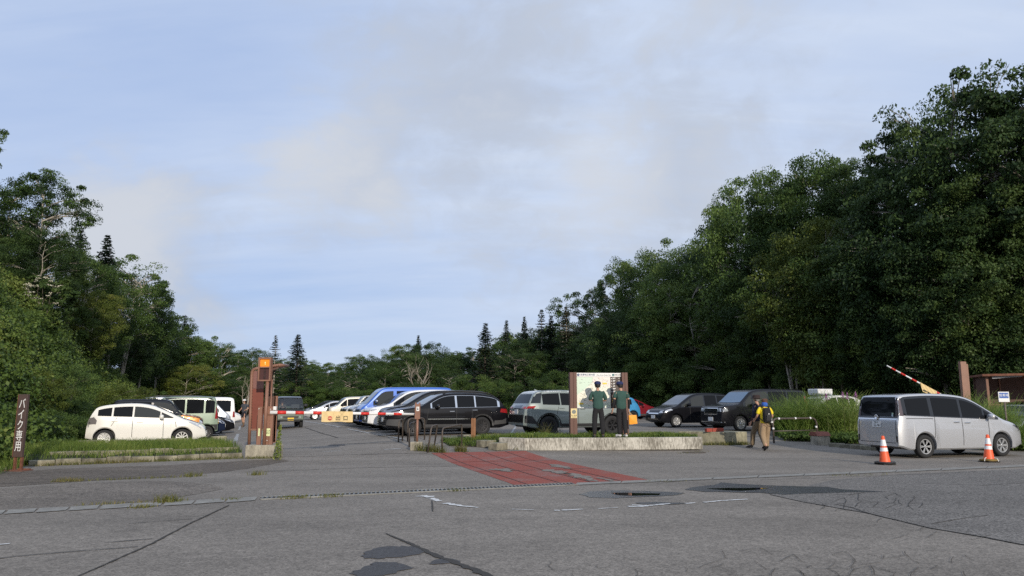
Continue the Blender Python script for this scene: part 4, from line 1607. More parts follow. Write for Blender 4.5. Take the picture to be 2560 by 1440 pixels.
ig = dict(kei, paint=ltblue, L=3.70, W=1.66, xf=.68, xr=3.115, skins=(), roofside=None, band=None, flare=None, rimmat=m_dalloy, rim=.21, rr=.78, belt=(.98, 1.08), cat='car',
          top=[(0, .42), (.012, .6), (.04, .82), (.14, .94), (.6, 1.02), (.95, 1.08), (1.35, 1.36), (1.7, 1.53), (2.0, 1.58), (3.0, 1.56), (3.2, 1.52), (3.42, 1.18), (3.55, 1.04), (3.66, .86), (3.69, .6), (3.70, .48)],
          screen=(1.05, 1.64), wins=[(1.25, 1.95), (2.02, 2.62), (2.70, 3.02)], rear=(1.12, 1.46, .85), nose=(.16, .5), tail=(.14, .5), r=.325)
ig['parts'] = [kei['parts'][0], kei['parts'][1], ('taillight', [('BS', [(.5, .86), (.76, .86), (.72, 1.0), (.52, 1.0)])], m_red)] + [('pillar_slot', [('S', [(x, 1.18), (x + .03, 1.18), (x - .03, 1.36), (x - .06, 1.36)])], mat('deep_blue', (.02, .12, .26), .5)) for x in (3.12, 3.22, 3.32)]
build_car(ig, 'small light blue car right behind the post of the map board', place(1603, 48.5, 'rear', ig, HL), HL)
rs = dict(compact, paint=wine, L=4.4, W=1.795, r=.35, xr=3.55, gc=.26, flare=(m_clad, .06), rim=.24, spokes=10, twin=True)
rs['top'] = [(x * 4.4 / 4.05, z * 1.03 + .06) for x, z in compact['top']]
rs['screen'], rs['wins'], rs['belt'] = (1.16, 1.9), [(1.45, 1.85), (1.9, 2.7), (2.76, 3.4), (3.46, 3.9)], (.98, 1.06)
rs['parts'] = [('headlight', [('S', [(.13, .74), (.5, .86), (.42, .9), (.16, .84)])], m_lamp), ('taillight', [('BS', [(.52, .84), (.8, .84), (.76, .98), (.54, .96)])], m_red)]
build_car(rs, 'wine red car facing right beyond the light blue one', place(1651, 57, 'front', rs, HR), HR)
ol = dict(kei, paint=olive, flare=None, rimmat=m_dalloy, band=(.86, 3.32))
ol['skins'], ol['roofside'] = (), None
build_car(ol, 'small olive grey boxy car in front of the stone wall beside the wine red car', place(1638, 66, 'front', ol, HL), HL)
gb_ = dict(tallkei, paint=gunmetal, skins=(), roofside=None)
build_car(gb_, 'tall grey box car, its roof peeking over the nose of a black people carrier', place(1692, 56, 'front', gb_, HL), HL)
ds = dict(compact, paint=black, detail=1)
build_car(ds, 'low black car in the shade of the wall beyond the wine red car', place(1612, 70, 'front', ds, HL), HL)
fr = dict(mini, L=4.27, xf=.83, xr=3.57, rr=.78, rimmat=m_silver, spokes=8, twin=True, r=.31, belt=(.98, 1.06), band=(1.1, 4.06),
          top=[(0, .40), (.012, .56), (.05, .74), (.2, .88), (.62, 1.0), (.95, 1.08), (1.5, 1.42), (1.9, 1.63), (2.3, 1.70), (3.1, 1.71), (3.8, 1.67), (4.04, 1.6), (4.14, 1.2), (4.22, .9), (4.26, .6), (4.27, .45)],
          screen=(1.0, 1.80), wins=[(1.15, 1.62, m_clear), (1.70, 2.46, m_clear), (2.54, 3.22), (3.30, 3.98)], screenmat=wagon['screenmat'])
fr['parts'] = [('headlight', [('S', [(.14, .72), (.62, .86), (.5, .92), (.2, .84)]), ('FS', [(.46, .70), (.78, .72), (.74, .84), (.5, .82)])], m_lamp), ('grille', [('F', [(-.46, .66), (.46, .66), (.44, .72), (-.44, .72)])], m_chrome), ('lower_intake', [('F', [(-.6, .36), (.6, .36), (.5, .48), (-.5, .48)])], m_gloss), mini['parts'][2]]
fr['seams'] = [(1.62, .34, 1.0, 0), (2.50, .34, 1.02, 0)]
build_car(fr, 'glossy black people carrier with silver wheels, nose left', place(1655, 36.2, 'front', fr, HL), HL)
st = dict(mini, L=4.80, W=1.75, xf=.94, xr=3.83, paint=dgrey, rr=.86, belt=(1.06, 1.10), r=.325, rim=.23, rimmat=m_silver, spokes=8, twin=True, screenmat=mat('blue_screen', (.10, .17, .26), .03, spec=.8),
          top=[(0, .40), (.012, .62), (.03, .98), (.1, 1.08), (.62, 1.14), (.95, 1.18), (1.35, 1.52), (1.62, 1.74), (1.95, 1.82), (3.0, 1.845), (4.3, 1.83), (4.6, 1.78), (4.68, 1.6), (4.74, 1.1), (4.79, .85), (4.80, .5)],
          screen=(1.02, 1.56), wins=[(1.22, 1.56, m_clear), (1.64, 2.44, m_clear), (2.52, 3.5), (3.58, 4.5)], band=(1.1, 4.62))
st['parts'] = [('headlight', [('S', [(.02, .84), (.30, .86), (.26, .98), (.03, .98)]), ('FS', [(.46, .84), (.82, .84), (.82, .98), (.46, .98)])], m_lamp), ('grille_surround', [('F', [(-.47, .70), (.47, .70), (.50, 1.0), (-.50, 1.0)])], m_chrome), ('lower_trim', [('F', [(-.8, .38), (.8, .38), (.8, .41), (-.8, .41)])], m_chrome), mini['parts'][2]]
r_, B_ = build_car(st, 'dark grey minivan with chrome framed grille behind the hikers', place(1806, 31.8, 'front', st, HL), HL)
link('grille', plain(join([B_.decal('F', [(-.42, .73), (.42, .73), (.45, .97), (-.45, .97)], .02, .1)]), 'grille'), m_gloss, r_, True)
wr = dict(compact, paint=purewhite, L=4.4, W=1.75, xr=3.6)
wr['top'] = [(x * 4.4 / 4.05, z * 1.06 if z > 1 else z) for x, z in compact['top']]
r_, B_ = build_car(wr, 'white car with a white roof box behind the tall pampas grass', place(2086, 36.0, 'mid', wr, HL), HL)
rb = MB().prism([(-.48, -.34), (-.40, -.38), (.40, -.38), (.5, -.28), (.5, .28), (.40, .38), (-.40, .38), (-.48, .34)], 'z', B_.Hm + .06, B_.Hm + .30)
for x in (-.25, .25):
    rb.box((x, 0, B_.Hm + .03), (.06, 1.0, .07))
ro = rb.build('roof_box', mat('box_white', (.72, .72, .72), .35), None, bevel=.08)
ro.matrix_world = Matrix.Translation(r_.location) @ Matrix.Rotation(r_.rotation_euler.z, 4, 'Z') @ Matrix.Translation((.0, 0, 0))
tag(ro, 'white roof box strapped on the white car behind the pampas grass', 'roof box')
sw = dict(compact, paint=silver, L=4.4, W=1.75, xr=3.6)
sw['top'] = wr['top']
sw['skins'] = [('T', [(1.9, -.6), (1.9, .6), (3.9, .56), (3.9, -.56)], m_gloss, 'roof_skin')]
sw['parts'] = compact['parts'] + [('turn_signal', [('FS', [(.45, .46), (.62, .46), (.62, .52), (.45, .52)]), ('S', [(.14, .55), (.32, .6), (.3, .66), (.14, .63)])], m_amber)]
build_car(sw, 'pale silver car with a dark roof hidden in grass beside the brown shed', place(2520, 25.5, 'front', sw, HL), HL)

# -- the silver people carrier by the cones
vox = dict(L=4.71, W=1.735, r=.325, xf=.93, xr=3.78, belt=(1.02, 1.20), rr=.83, paint=silver, gc=.23, cat='minivan', name='parked_minivan', arch=.06,
           top=[(0, .36), (.015, .52), (.04, .74), (.12, .88), (.45, 1.0), (.80, 1.08), (1.3, 1.36), (1.78, 1.62), (2.15, 1.75), (2.7, 1.81), (3.5, 1.83), (4.25, 1.80), (4.50, 1.77), (4.57, 1.70), (4.61, 1.36), (4.645, 1.16), (4.69, 1.06), (4.705, .80), (4.71, .5)],
           nose=(.2, .7), tail=(.07, .35), screen=(.88, 1.72), rear=(1.16, 1.71, .97), band=(1.0, 4.55), bandm=(.0, .075), wins=[(1.08, 1.50, m_glass), (1.58, 2.34), (2.44, 3.40), (3.54, 4.36)], wlo=.03, whi=.14,
           parts=[('headlight', [('S', [(.10, .74), (.45, .90), (.36, .94), (.12, .84)]), ('FS', [(.42, .70), (.80, .72), (.74, .84), (.46, .82)])], m_gloss), ('grille', [('F', [(-.6, .42), (.6, .42), (.5, .64), (-.5, .64)])], m_black),
                  ('tail_bar', [('B', [(-.76, 1.075), (.76, 1.075), (.76, 1.105), (-.76, 1.105)])], m_chrome), ('tail_bar', [('B', [(-.78, 1.115), (.78, 1.115), (.78, 1.155), (-.78, 1.155)])], m_gloss),
                  ('taillight', [('BS', [(.695, 1.16), (.80, 1.16), (.745, 1.70), (.68, 1.70)]), ('S', [(4.50, 1.18), (4.62, 1.18), (4.56, 1.68), (4.50, 1.68)])], mat('smoked_tail', (.10, .075, .078), .18, .3, coat=.8)),
                  ('reflector', [('BS', [(.735, .44), (.775, .44), (.775, .62), (.735, .62)])], m_gloss)],
           seams=[(1.42, .34, 1.06, -.02), (2.39, .34, 1.10, 0), (3.44, .56, 1.18, -.06), (3.46, 1.085, 1.10, 0)], handles=[(2.20, .98), (2.60, 1.0)], handlemat=m_chrome, mirror=(1.42, 1.10), rim=.215, spokes=6, twin=True, plates=[(('B', .93, '22-46', '多摩 501'), m_plate), (('F', .4), m_plate)])
VH = R(14.5)
VP = place(2404, 21.4, .0, vox, VH)
r_, B_ = build_car(vox, 'silver minivan with dark rear glass parked behind the orange cones', VP, VH)
r_.scale = (.945, 1, 1)
for q in 'LR':
    link('sliding_rail', plain(join([B_.decal(q, [(3.46, 1.095), (4.42, 1.10), (4.42, 1.115), (3.46, 1.11)], .006, .1)]), 'sliding_rail'), m_seam, r_)
for p in ([(-.70, .42), (.70, .42), (.70, .435), (-.70, .435)], [(-.735, .5), (-.72, .5), (-.72, 1.06), (-.735, 1.06)], [(.72, .5), (.735, .5), (.735, 1.06), (.72, 1.06)]):
    link('tailgate_gap', plain(join([B_.decal('B', p, .005, .1)]), 'tailgate_gap'), m_seam, r_)
MB().lathe([(.075, 0), (.075, .02), (.055, .025), (.055, .015), (.0, .015)], n=20, M=Matrix.Translation((vox['L'] / 2 - .02, 0, 1.13)) @ Matrix.Rotation(PI / 2, 4, 'Y')).build('badge', m_chrome, r_, True)
hx = B_.bvh.ray_cast(Vector((4, .0, 1.66)), Vector((-1, 0, 0)))[0].x
MB().bar((hx + .03, .05, 1.70), (hx + .045, .40, 1.62), .012, .02).build('rear_wiper', m_black, r_)
for z, c_ in ((1.24, (.35, .5, .42)), (1.19, (.45, .55, .62))):
    hx = B_.bvh.ray_cast(Vector((4, .58, z)), Vector((-1, 0, 0)))[0].x
    MB().lathe([(.032, 0), (.032, .004), (0, .004)], n=14, M=Matrix.Translation((hx + .012, .58, z)) @ Matrix.Rotation(PI / 2, 4, 'Y')).build('sticker', mat('sticker%.2f' % z, c_, .5), r_)

# -- the dark green pickup coming down the lane, with its driver
trk = dict(L=3.40, W=1.475, r=.32, xf=.62, xr=2.6, belt=(1.05, 1.05), rr=.86, paint=dgreen, gc=.36, cat='pickup truck', name='pickup_truck', tw=.19,
           top=[(0, .50), (.012, .66), (.03, .88), (.08, 1.02), (.16, 1.09), (.46, 1.58), (.60, 1.70), (.85, 1.77), (1.70, 1.77), (1.85, 1.70), (1.89, 1.0), (1.92, .97), (3.36, .95), (3.39, .8), (3.40, .55)],
           nose=(.07, .3), tail=(.04, .3), screen=(.18, .52), hole=(.17, .55, .615), wins=[(.62, 1.6)], whi=.15,
           skins=[('T', [(.56, -.60), (.56, .60), (1.82, .60), (1.82, -.60)], m_gloss, 'roof_skin')],
           parts=[('headlight', [('FS', [(.46, .80), (.68, .80), (.68, .94), (.46, .94)])], m_lamp), ('fog_lamp', [('FS', [(.46, .60), (.54, .60), (.54, .67), (.46, .67)])], m_lamp), ('front_panel', [('F', [(-.42, .80), (.42, .80), (.42, .92), (-.42, .92)])], m_black), ('lower_intake', [('F', [(-.38, .56), (.38, .56), (.42, .68), (-.42, .68)])], m_black),
                  ('cowl_panel', [('F', [(-.66, .97), (.66, .97), (.66, 1.05), (-.66, 1.05)])], m_gloss)],
           mirror=(.42, 1.22), mirmat=m_black, rim=.19, rimmat=m_dalloy, spokes=6, plates=[(('F', .52, '43-34'), m_yplate)])
TH = math.atan2(-E2.y, -E2.x) + R(2)
tp = on(726, 41.0)
TRK, B_ = build_car(trk, 'dark green small pickup truck coming head on behind the barrier bar', tp + Vector((E2.x, E2.y, 0)) * 1.7, TH)
m_see = bpy.data.materials.new('clear_windscreen')
m_see.use_nodes = True
t = m_see.node_tree
tb, gl, mx = t.nodes.new('ShaderNodeBsdfTransparent'), t.nodes.new('ShaderNodeBsdfGlossy'), t.nodes.new('ShaderNodeMixShader')
tb.inputs[0].default_value = (.8, .86, .88, 1)
gl.inputs['Roughness'].default_value = .03
mx.inputs[0].default_value = .12
t.links.new(tb.outputs[0], mx.inputs[1])
t.links.new(gl.outputs[0], mx.inputs[2])
t.links.new(mx.outputs[0], t.nodes['Material Output'].inputs[0])
x0, z0, x1, z1 = .155 - 1.7, 1.085, .56 - 1.7, 1.665
gm = MB().add([(x0, -.64, z0), (x0 - .02, 0, z0), (x0, .64, z0), (x1, .59, z1), (x1 - .02, 0, z1 + .01), (x1, -.59, z1)], [(0, 1, 4, 5), (1, 2, 3, 4)])
link('windscreen', plain(gm, 'windscreen'), m_see, TRK)
fr_ = MB()
for a, b_ in (((x0, -.66, z0), (x1, -.60, z1)), ((x0, .66, z0), (x1, .60, z1)), ((x0 - .01, -.66, z0), (x0 - .01, .66, z0)), ((x1, -.6, z1), (x1, .6, z1))):
    fr_.bar(a, b_, .05, .04)
fr_.build('screen_frame', m_gloss, TRK)
MB().box((-.95, 0, .98), (.3, 1.2, .1)).box((-.42, .36, 1.02), (.12, .46, .62)).box((-.42, -.36, 1.02), (.12, .46, .62)).build('seats', mat('seat_cloth', (.06, .06, .06), .9), TRK, bevel=.03)
MB().lathe([(.16, 0), (.175, .015), (.16, .03), (.15, .015)], n=20, M=Matrix.Translation((-.98, .36, 1.12)) @ Matrix.Rotation(R(-35), 4, 'Y')).build('steering_wheel', m_black, TRK, True)
MB().bar((-1.72, -.66, .49), (-1.72, .66, .49), .05, .05).bar((-1.71, -.5, .42), (-1.71, .5, .42), .04, .04).build('bull_bar', m_black, TRK)
# ------------------------------------------------------------------ plants
RNG = np.random.default_rng(7)


def leaf_quads(c, nrm, ln, wd, rng, droop=0.0):
    """one folded-flat leaf quad per centre, facing nrm"""
    n = len(c)
    r = rng.normal(size=(n, 3))
    t = np.cross(nrm, r)
    t /= np.linalg.norm(t, axis=1, keepdims=True) + 1e-9
    t[:, 2] -= droop
    b = np.cross(nrm, t)
    ln = np.broadcast_to(np.asarray(ln), (n,))[:, None]
    wd = np.broadcast_to(np.asarray(wd), (n,))[:, None]
    v = np.stack([c - t * ln * .5, c + b * wd * .5, c + t * ln * .5, c - b * wd * .5], 1)
    return v.reshape(-1, 3)


def quads(n, base=0):
    return (np.arange(n * 4, dtype=np.int32) + base).reshape(-1, 4)


def unit(a):
    return a / (np.linalg.norm(a, axis=1, keepdims=True) + 1e-9)


def clumps(cen, rad, per, flat, leaf, rng, tint, up=.35):
    """leaves scattered through flattened clumps; tint is one value per clump"""
    P_, N_, T_ = [], [], []
    for c, r, t in zip(cen, rad, tint):
        k = max(8, int(per * rng.uniform(.75, 1.25)))
        d = unit(rng.normal(size=(k, 3)))
        d[:, 2] = np.abs(d[:, 2]) * np.where(rng.random(k) < .78, 1, -1)
        u = rng.random(k) ** .4
        p = c + d * (u * r)[:, None] * np.array([1, 1, flat])
        n_ = unit(d * .6 + np.array([0, 0, up]) + rng.normal(size=(k, 3)) * .55)
        P_.append(p)
        N_.append(n_)
        T_.append(np.clip(t + rng.normal(size=k) * .10, 0, 1))
    p, n_, t = np.concatenate(P_), np.concatenate(N_), np.concatenate(T_)
    L = leaf * rng.uniform(.7, 1.35, len(p))
    v = leaf_quads(p, n_, L, L * .62, rng, .25)
    return v, np.repeat(t, 4)


def broadleaf(seed, h=9.0, cr=3.2, low=.25, ncl=75, per=120, leaf=.2, flat=.5, airy=0.0, stems=1, limbs=16):
    rng = np.random.default_rng(seed)
    rnd_ = random.Random(seed)
    # lobed envelope
    lob = [(unit(rng.normal(size=(1, 3)))[0], rng.uniform(.12, .34)) for _ in range(7)]
    zc, rz = h * (low + 1) / 2, h * (1 - low) / 2
    cen, rad = [], []
    tries = 0
    while len(cen) < ncl and tries < 4000:
        tries += 1
        d = unit(rng.normal(size=(1, 3)))[0]
        f = 1 + sum(a * max(0, float(d @ l)) ** 3 for l, a in lob) - .12
        u = rng.uniform(.45, 1.0) ** .6
        taper = 1.0 if d[2] > -.2 else .8
        c = np.array([d[0] * cr * f * u * taper, d[1] * cr * f * u * taper, zc + d[2] * rz * (f * .5 + .5) * u])
        if c[2] < h * low * .8 or c[2] > h * 1.04:
            continue
        r = cr * rng.uniform(.12, .30) * (1 - .15 * airy)
        if airy and cen and rng.random() < .9 and min(np.linalg.norm((c - q) * np.array([1, 1, 1.5])) for q in cen) < r * (.75 + .75 * airy):
            continue
        cen.append(c)
        rad.append(r)
    cen, rad = np.array(cen), np.array(rad)
    tint = np.clip(rng.normal(.5, .2, len(cen)), 0, 1)
    v, t = clumps(cen, rad, per, flat, leaf, rng, tint)
    crown = npmesh('crown', v, quads(len(v) // 4), t)
    tr = MB()
    for s_ in range(stems):
        a = rnd_.uniform(0, 6.28)
        sp_ = 0.0 if stems == 1 else .22 * cr
        pts, rr_ = [], []
        for k in range(7):
            z = h * .86 * k / 6
            w = .05 * cr * k / 6
            pts.append(Vector((math.cos(a) * sp_ * (k / 6) * 1.6 + rnd_.uniform(-w, w), math.sin(a) * sp_ * (k / 6) * 1.6 + rnd_.uniform(-w, w), z - .3 * (k == 0))))
            rr_.append(max(.014 * h * (1 - .9 * k / 6) / (1 if stems == 1 else 1.4), .012))
        tr.tube(pts, rr_, 7)
        for _ in range(limbs // stems):
            j = rnd_.randrange(len(cen))
            c = Vector(cen[j])
            z0 = max(h * .15, min(c.z - .35 * (c.xy - pts[3].xy).length, h * .78))
            t0 = z0 / (h * .86) * 6
            i = min(5, int(t0))
            p0 = pts[i].lerp(pts[i + 1], t0 - i)
            m_ = p0.lerp(c, .5) + Vector((rnd_.uniform(-.1, .1), rnd_.uniform(-.1, .1), .10 * (c - p0).length))
            r0 = (.0095 if airy else .0065) * h * (1 - .55 * z0 / h)
            tr.tube([p0, p0.lerp(m_, .5) + Vector((0, 0, .05)), m_, c], [r0, r0 * .8, r0 * .6, r0 * .22], 5, False)
            for _ in range(2):
                q = c + Vector((rnd_.uniform(-1, 1), rnd_.uniform(-1, 1), rnd_.uniform(-.1, .5))) * cr * .2
                tr.tube([m_, m_.lerp(q, .6) + Vector((0, 0, .08)), q], [r0 * .5, r0 * .3, r0 * .12], 4, False)
    return tr.mesh('trunk'), crown


def fir(seed, h=10.0, r=2.0, gap=.5, thin=.0):
    rng = np.random.default_rng(seed)
    C_, N_, T_ = [], [], []
    z = h * .14
    tr = MB()
    tr.tube([(0, 0, -.3), (0, 0, h * .5), (0, 0, h * .99)], [h * .016, h * .010, .012], 7)
    while z < h * .985:
        f = (1 - z / h)
        R_ = r * (f ** .8) * rng.uniform(.75, 1.1) + .10
        nb = int(rng.integers(6, 9)) if f > .1 else 5
        a0 = rng.uniform(0, 6.28)
        for k in range(nb):
            if rng.random() < thin:
                continue
            a = a0 + 6.283 * k / nb + rng.uniform(-.25, .25)
            Lb = R_ * rng.uniform(.6, 1.1)
            d = np.array([math.cos(a), math.sin(a), 0])
            s = np.array([-math.sin(a), math.cos(a), 0])
            drop = -.22 * f + .10
            n = max(5, int(Lb * 16))
            t = rng.uniform(.12, 1, n)
            wdt = .34 * Lb * (1 - t) + .10
            side = rng.uniform(-1, 1, n)
            p = d * (t * Lb)[:, None] + s * (side * wdt)[:, None]
            p[:, 2] += z + drop * t * Lb - .10 * np.abs(side) * wdt + rng.normal(size=n) * .03
            C_.append(p)
            N_.append(unit(np.array([0, 0, 1.0]) + rng.normal(size=(n, 3)) * .30))
            T_.append(np.clip(np.full(n, rng.uniform(.2, .7)), 0, 1))
            tr.tube([(0, 0, z), tuple(d * Lb * .85 + np.array([0, 0, z + drop * Lb * .85]))], [.006 * h * f + .008, .006], 4, False)
        z += max(.16, gap * (f + .25)) * rng.uniform(.8, 1.2)
    c, n_, t = np.concatenate(C_), np.concatenate(N_), np.concatenate(T_)
    v = leaf_quads(c, n_, rng.uniform(.22, .42, len(c)), rng.uniform(.10, .18, len(c)), rng)
    return tr.mesh('trunk'), npmesh('crown', v, quads(len(c)), np.repeat(t, 4))


def deadtree(seed, h=6.0):
    rnd_ = random.Random(seed)
    m = MB()

    def grow(p, d, L, r, depth):
        pts, rr_ = [p], [r]
        for k in range(3):
            d = (d + Vector((rnd_.uniform(-.35, .35), rnd_.uniform(-.35, .35), rnd_.uniform(-.1, .3)))).normalized()
            p = p + d * L / 3
            pts.append(p)
            rr_.append(r * (1 - .2 * (k + 1)))
        m.tube(pts, rr_, 6 if depth > 2 else 4, False)
        if depth:
            for _ in range(3 if depth > 1 else 2):
                a = (d + Vector((rnd_.uniform(-1, 1), rnd_.uniform(-1, 1), rnd_.uniform(-.25, .6)))).normalized()
                grow(pts[rnd_.choice((1, 2, 3))], a, L * rnd_.uniform(.55, .8), r * .5, depth - 1)
    grow(Vector((0, 0, -.2)), Vector((0, 0, 1)), h * .42, h * .026, 4)
    return m.mesh('trunk')


m_bark = mat('pale_bark', (0.34, 0.305, 0.25), .9, noise=(5, .45, (1, 1, .3)))
m_dbark = mat('dark_bark', (0.085, 0.07, 0.055), .95, noise=(6, .4, (1, 1, .3)))
m_dead = mat('bleached_wood', (0.27, 0.235, 0.19), .85, noise=(5, .3))
LEAF = leafmat('leaf_green', (0.026, 0.054, 0.013), (0.078, 0.132, 0.028), (0.14, 0.195, 0.045))
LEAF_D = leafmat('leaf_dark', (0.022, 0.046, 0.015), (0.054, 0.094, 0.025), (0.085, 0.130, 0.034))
LEAF_L = leafmat('leaf_light', (0.050, 0.090, 0.022), (0.115, 0.180, 0.042), (0.17, 0.23, 0.06))
LEAF_Y = leafmat('leaf_yellowish', (0.055, 0.080, 0.014), (0.12, 0.155, 0.028), (0.20, 0.21, 0.045))
FIRM = leafmat('fir_needles', (0.010, 0.024, 0.014), (0.024, 0.044, 0.024), trans=.12)
FIRB = leafmat('dry_needles', (0.030, 0.034, 0.018), (0.060, 0.060, 0.034), trans=.12)
PROTO = {
    'round': [broadleaf(s, 9, 3.3, .16, 150, 260, .112, .75) for s in (1, 2, 3, 4)],
    'airy': [broadleaf(s, 10, 3.1, .22, 110, 230, .115, .65, .8, 1, 26) for s in (11, 12, 13)],
    'tall': [broadleaf(s, 12, 3.2, .12, 190, 290, .115, .7, .15, 1, 20) for s in (21, 22, 23)],
    'stemmy': [broadleaf(s, 9, 2.9, .30, 90, 190, .11, .6, .5, 3, 24) for s in (31, 32)],
    'bush': [broadleaf(s, 3, 2.0, .02, 75, 340, .068, .75, 0, 3, 9) for s in (41, 42, 43)],
    'fir': [fir(s, 10, 2.9, .34) for s in (51, 52, 53)],
    'thinfir': [fir(s, 10, 2.5, .55, .22) for s in (61, 62)],
}
BASEH = {'round': 9, 'airy': 10, 'tall': 12, 'stemmy': 9, 'bush': 3, 'fir': 10, 'thinfir': 10}
TREES = []
rt = random.Random(77)


def tree(px, y, top, kind, tone='', wide=1.0, layer='', dy=0.0):
    """one plant: column of its stem, depth, row of its top in the photograph"""
    x = P(px, HOR, y).x
    base = max(hill(x, y), gz(x, y)) - .1
    h = (P(px, top, y).z - base) * (1.0 if 'fir' in kind else .95)
    if h < .8:
        h = .8
    TREES.append(dict(px=px, x=x, y=y, z=base, h=h, kind=kind, tone=tone, wide=wide, layer=layer))


SKY_, MID_, LOW_, FOOT_ = 'on skyline', 'halfway up', 'low down', 'at the foot'
# left hillside
for a in ((-188, 38, 225, 'airy', '', .62, SKY_), (62, 41, 402, 'airy', '', .8, SKY_), (70, 39.5, 570, 'round', 'dark', .7, MID_), (5, 43, 545, 'round', '', .6, MID_), (-25, 42, 430, 'airy', 'dark', .8, SKY_), (234, 60, 584, 'fir', '', .9, SKY_), (165, 56, 565, 'fir', '', .8, MID_), (296, 64, 632, 'stemmy', '', .8, SKY_), (262, 58, 690, 'round', '', .65, MID_),
          (345, 70, 694, 'round', '', .66, SKY_), (385, 78, 756, 'airy', '', .75, SKY_), (420, 84, 802, 'round', '', .8, SKY_), (20, 42, 575, 'round', 'dark', .6, MID_), (110, 47, 590, 'round', '', .62, MID_), (190, 53, 625, 'round', '', .65, MID_), (55, 43, 668, 'round', '', .6, MID_),
          (215, 49, 722, 'round', 'yellowish', .6, MID_), (140, 46, 745, 'bush', '', .75, LOW_), (262, 60, 780, 'stemmy', '', .75, LOW_), (305, 68, 762, 'stemmy', '', .85, MID_), (345, 74, 825, 'round', 'dark', .8, LOW_), (392, 82, 858, 'round', '', .9, LOW_), (430, 88, 884, 'round', '', .95, LOW_), (300, 66, 850, 'bush', 'dark', .8, LOW_), (215, 54, 815, 'bush', 'dark', .8, LOW_),
          (448, 88, 784, 'fir', '', .75, SKY_), (470, 86, 838, 'round', '', .8, SKY_), (512, 90, 835, 'round', '', .9, SKY_), (548, 88, 850, 'stemmy', '', .9, SKY_), (590, 93, 866, 'airy', '', .95, SKY_), (462, 76, 905, 'round', 'yellowish', .9, LOW_), (505, 78, 908, 'stemmy', '', .9, LOW_), (545, 80, 928, 'round', '', 1.0, LOW_), (590, 84, 930, 'stemmy', '', .9, LOW_),
          (95, 27, 925, 'bush', 'yellowish', .7, LOW_), (165, 31, 915, 'bush', 'pale', .7, LOW_), (60, 23.5, 1030, 'bush', 'dark', .7, FOOT_), (130, 25.5, 1020, 'bush', '', .6, FOOT_), (190, 28.5, 1005, 'bush', '', .6, FOOT_), (290, 38, 955, 'bush', 'yellowish', .7, LOW_), (400, 52, 975, 'bush', 'pale', .7, LOW_)):
    tree(*a)
# trees that close the far end of the car park
prof = [(560, 848), (600, 866), (650, 884), (700, 892), (760, 888), (800, 884), (850, 896), (900, 888), (950, 872), (1000, 855), (1040, 846), (1100, 856), (1150, 866), (1200, 860), (1250, 835), (1300, 822), (1350, 818), (1400, 815), (1450, 800), (1490, 790)]
px = 622
i = 0
while px < 1480:
    tone = rt.choice(['', '', 'dark', 'dark', ''])
    tree(px, 100 + rt.uniform(-3, 5), lerp_pts(prof, px) + rt.uniform(-14, 16), rt.choice(['round', 'round', 'tall', 'airy']), tone, rt.uniform(.8, 1.0), SKY_)
    px += rt.uniform(34, 46)
px = 606
while px < 1480:
    top = lerp_pts(prof, px) + 45 + rt.uniform(-10, 22)
    tree(px, 90 + rt.uniform(-3, 3), top, rt.choice(['round', 'round', 'stemmy']), rt.choice(['', 'dark', 'dark']), rt.uniform(.85, 1.1), LOW_)
    px += rt.uniform(38, 54)
px = 615
while px < 1480:
    tree(px, 95.5, lerp_pts(prof, px) + 22 + rt.uniform(-6, 14), rt.choice(['round', 'tall', 'round']), 'dark', rt.uniform(.8, 1.0), MID_)
    px += rt.uniform(44, 60)
for a in ((682, 87, 836, 'thinfir', '', .85, SKY_), (738, 86, 834, 'fir', '', 1.1, SKY_), (1043, 103, 836, 'fir', '', .7, SKY_), (1212, 88, 804, 'fir', '', 1.05, SKY_), (1266, 98, 798, 'fir', '', .7, SKY_), (1311, 97, 788, 'fir', '', .65, SKY_), (1355, 93, 770, 'thinfir', '', .9, SKY_), (1379, 91, 784, 'fir', '', .85, SKY_), (1418, 85, 764, 'thinfir', 'dry', .95, SKY_),
          (1165, 82, 940, 'bush', '', .9, FOOT_), (1255, 80, 945, 'bush', '', .9, FOOT_), (1320, 78, 940, 'bush', 'dark', .8, FOOT_), (1400, 74, 930, 'bush', '', .9, FOOT_), (840, 84, 960, 'bush', '', 1, FOOT_), (930, 84, 955, 'bush', '', 1, FOOT_), (770, 86, 955, 'bush', '', 1, FOOT_), (1060, 84, 950, 'bush', 'dark', 1, FOOT_)):
    tree(*a)
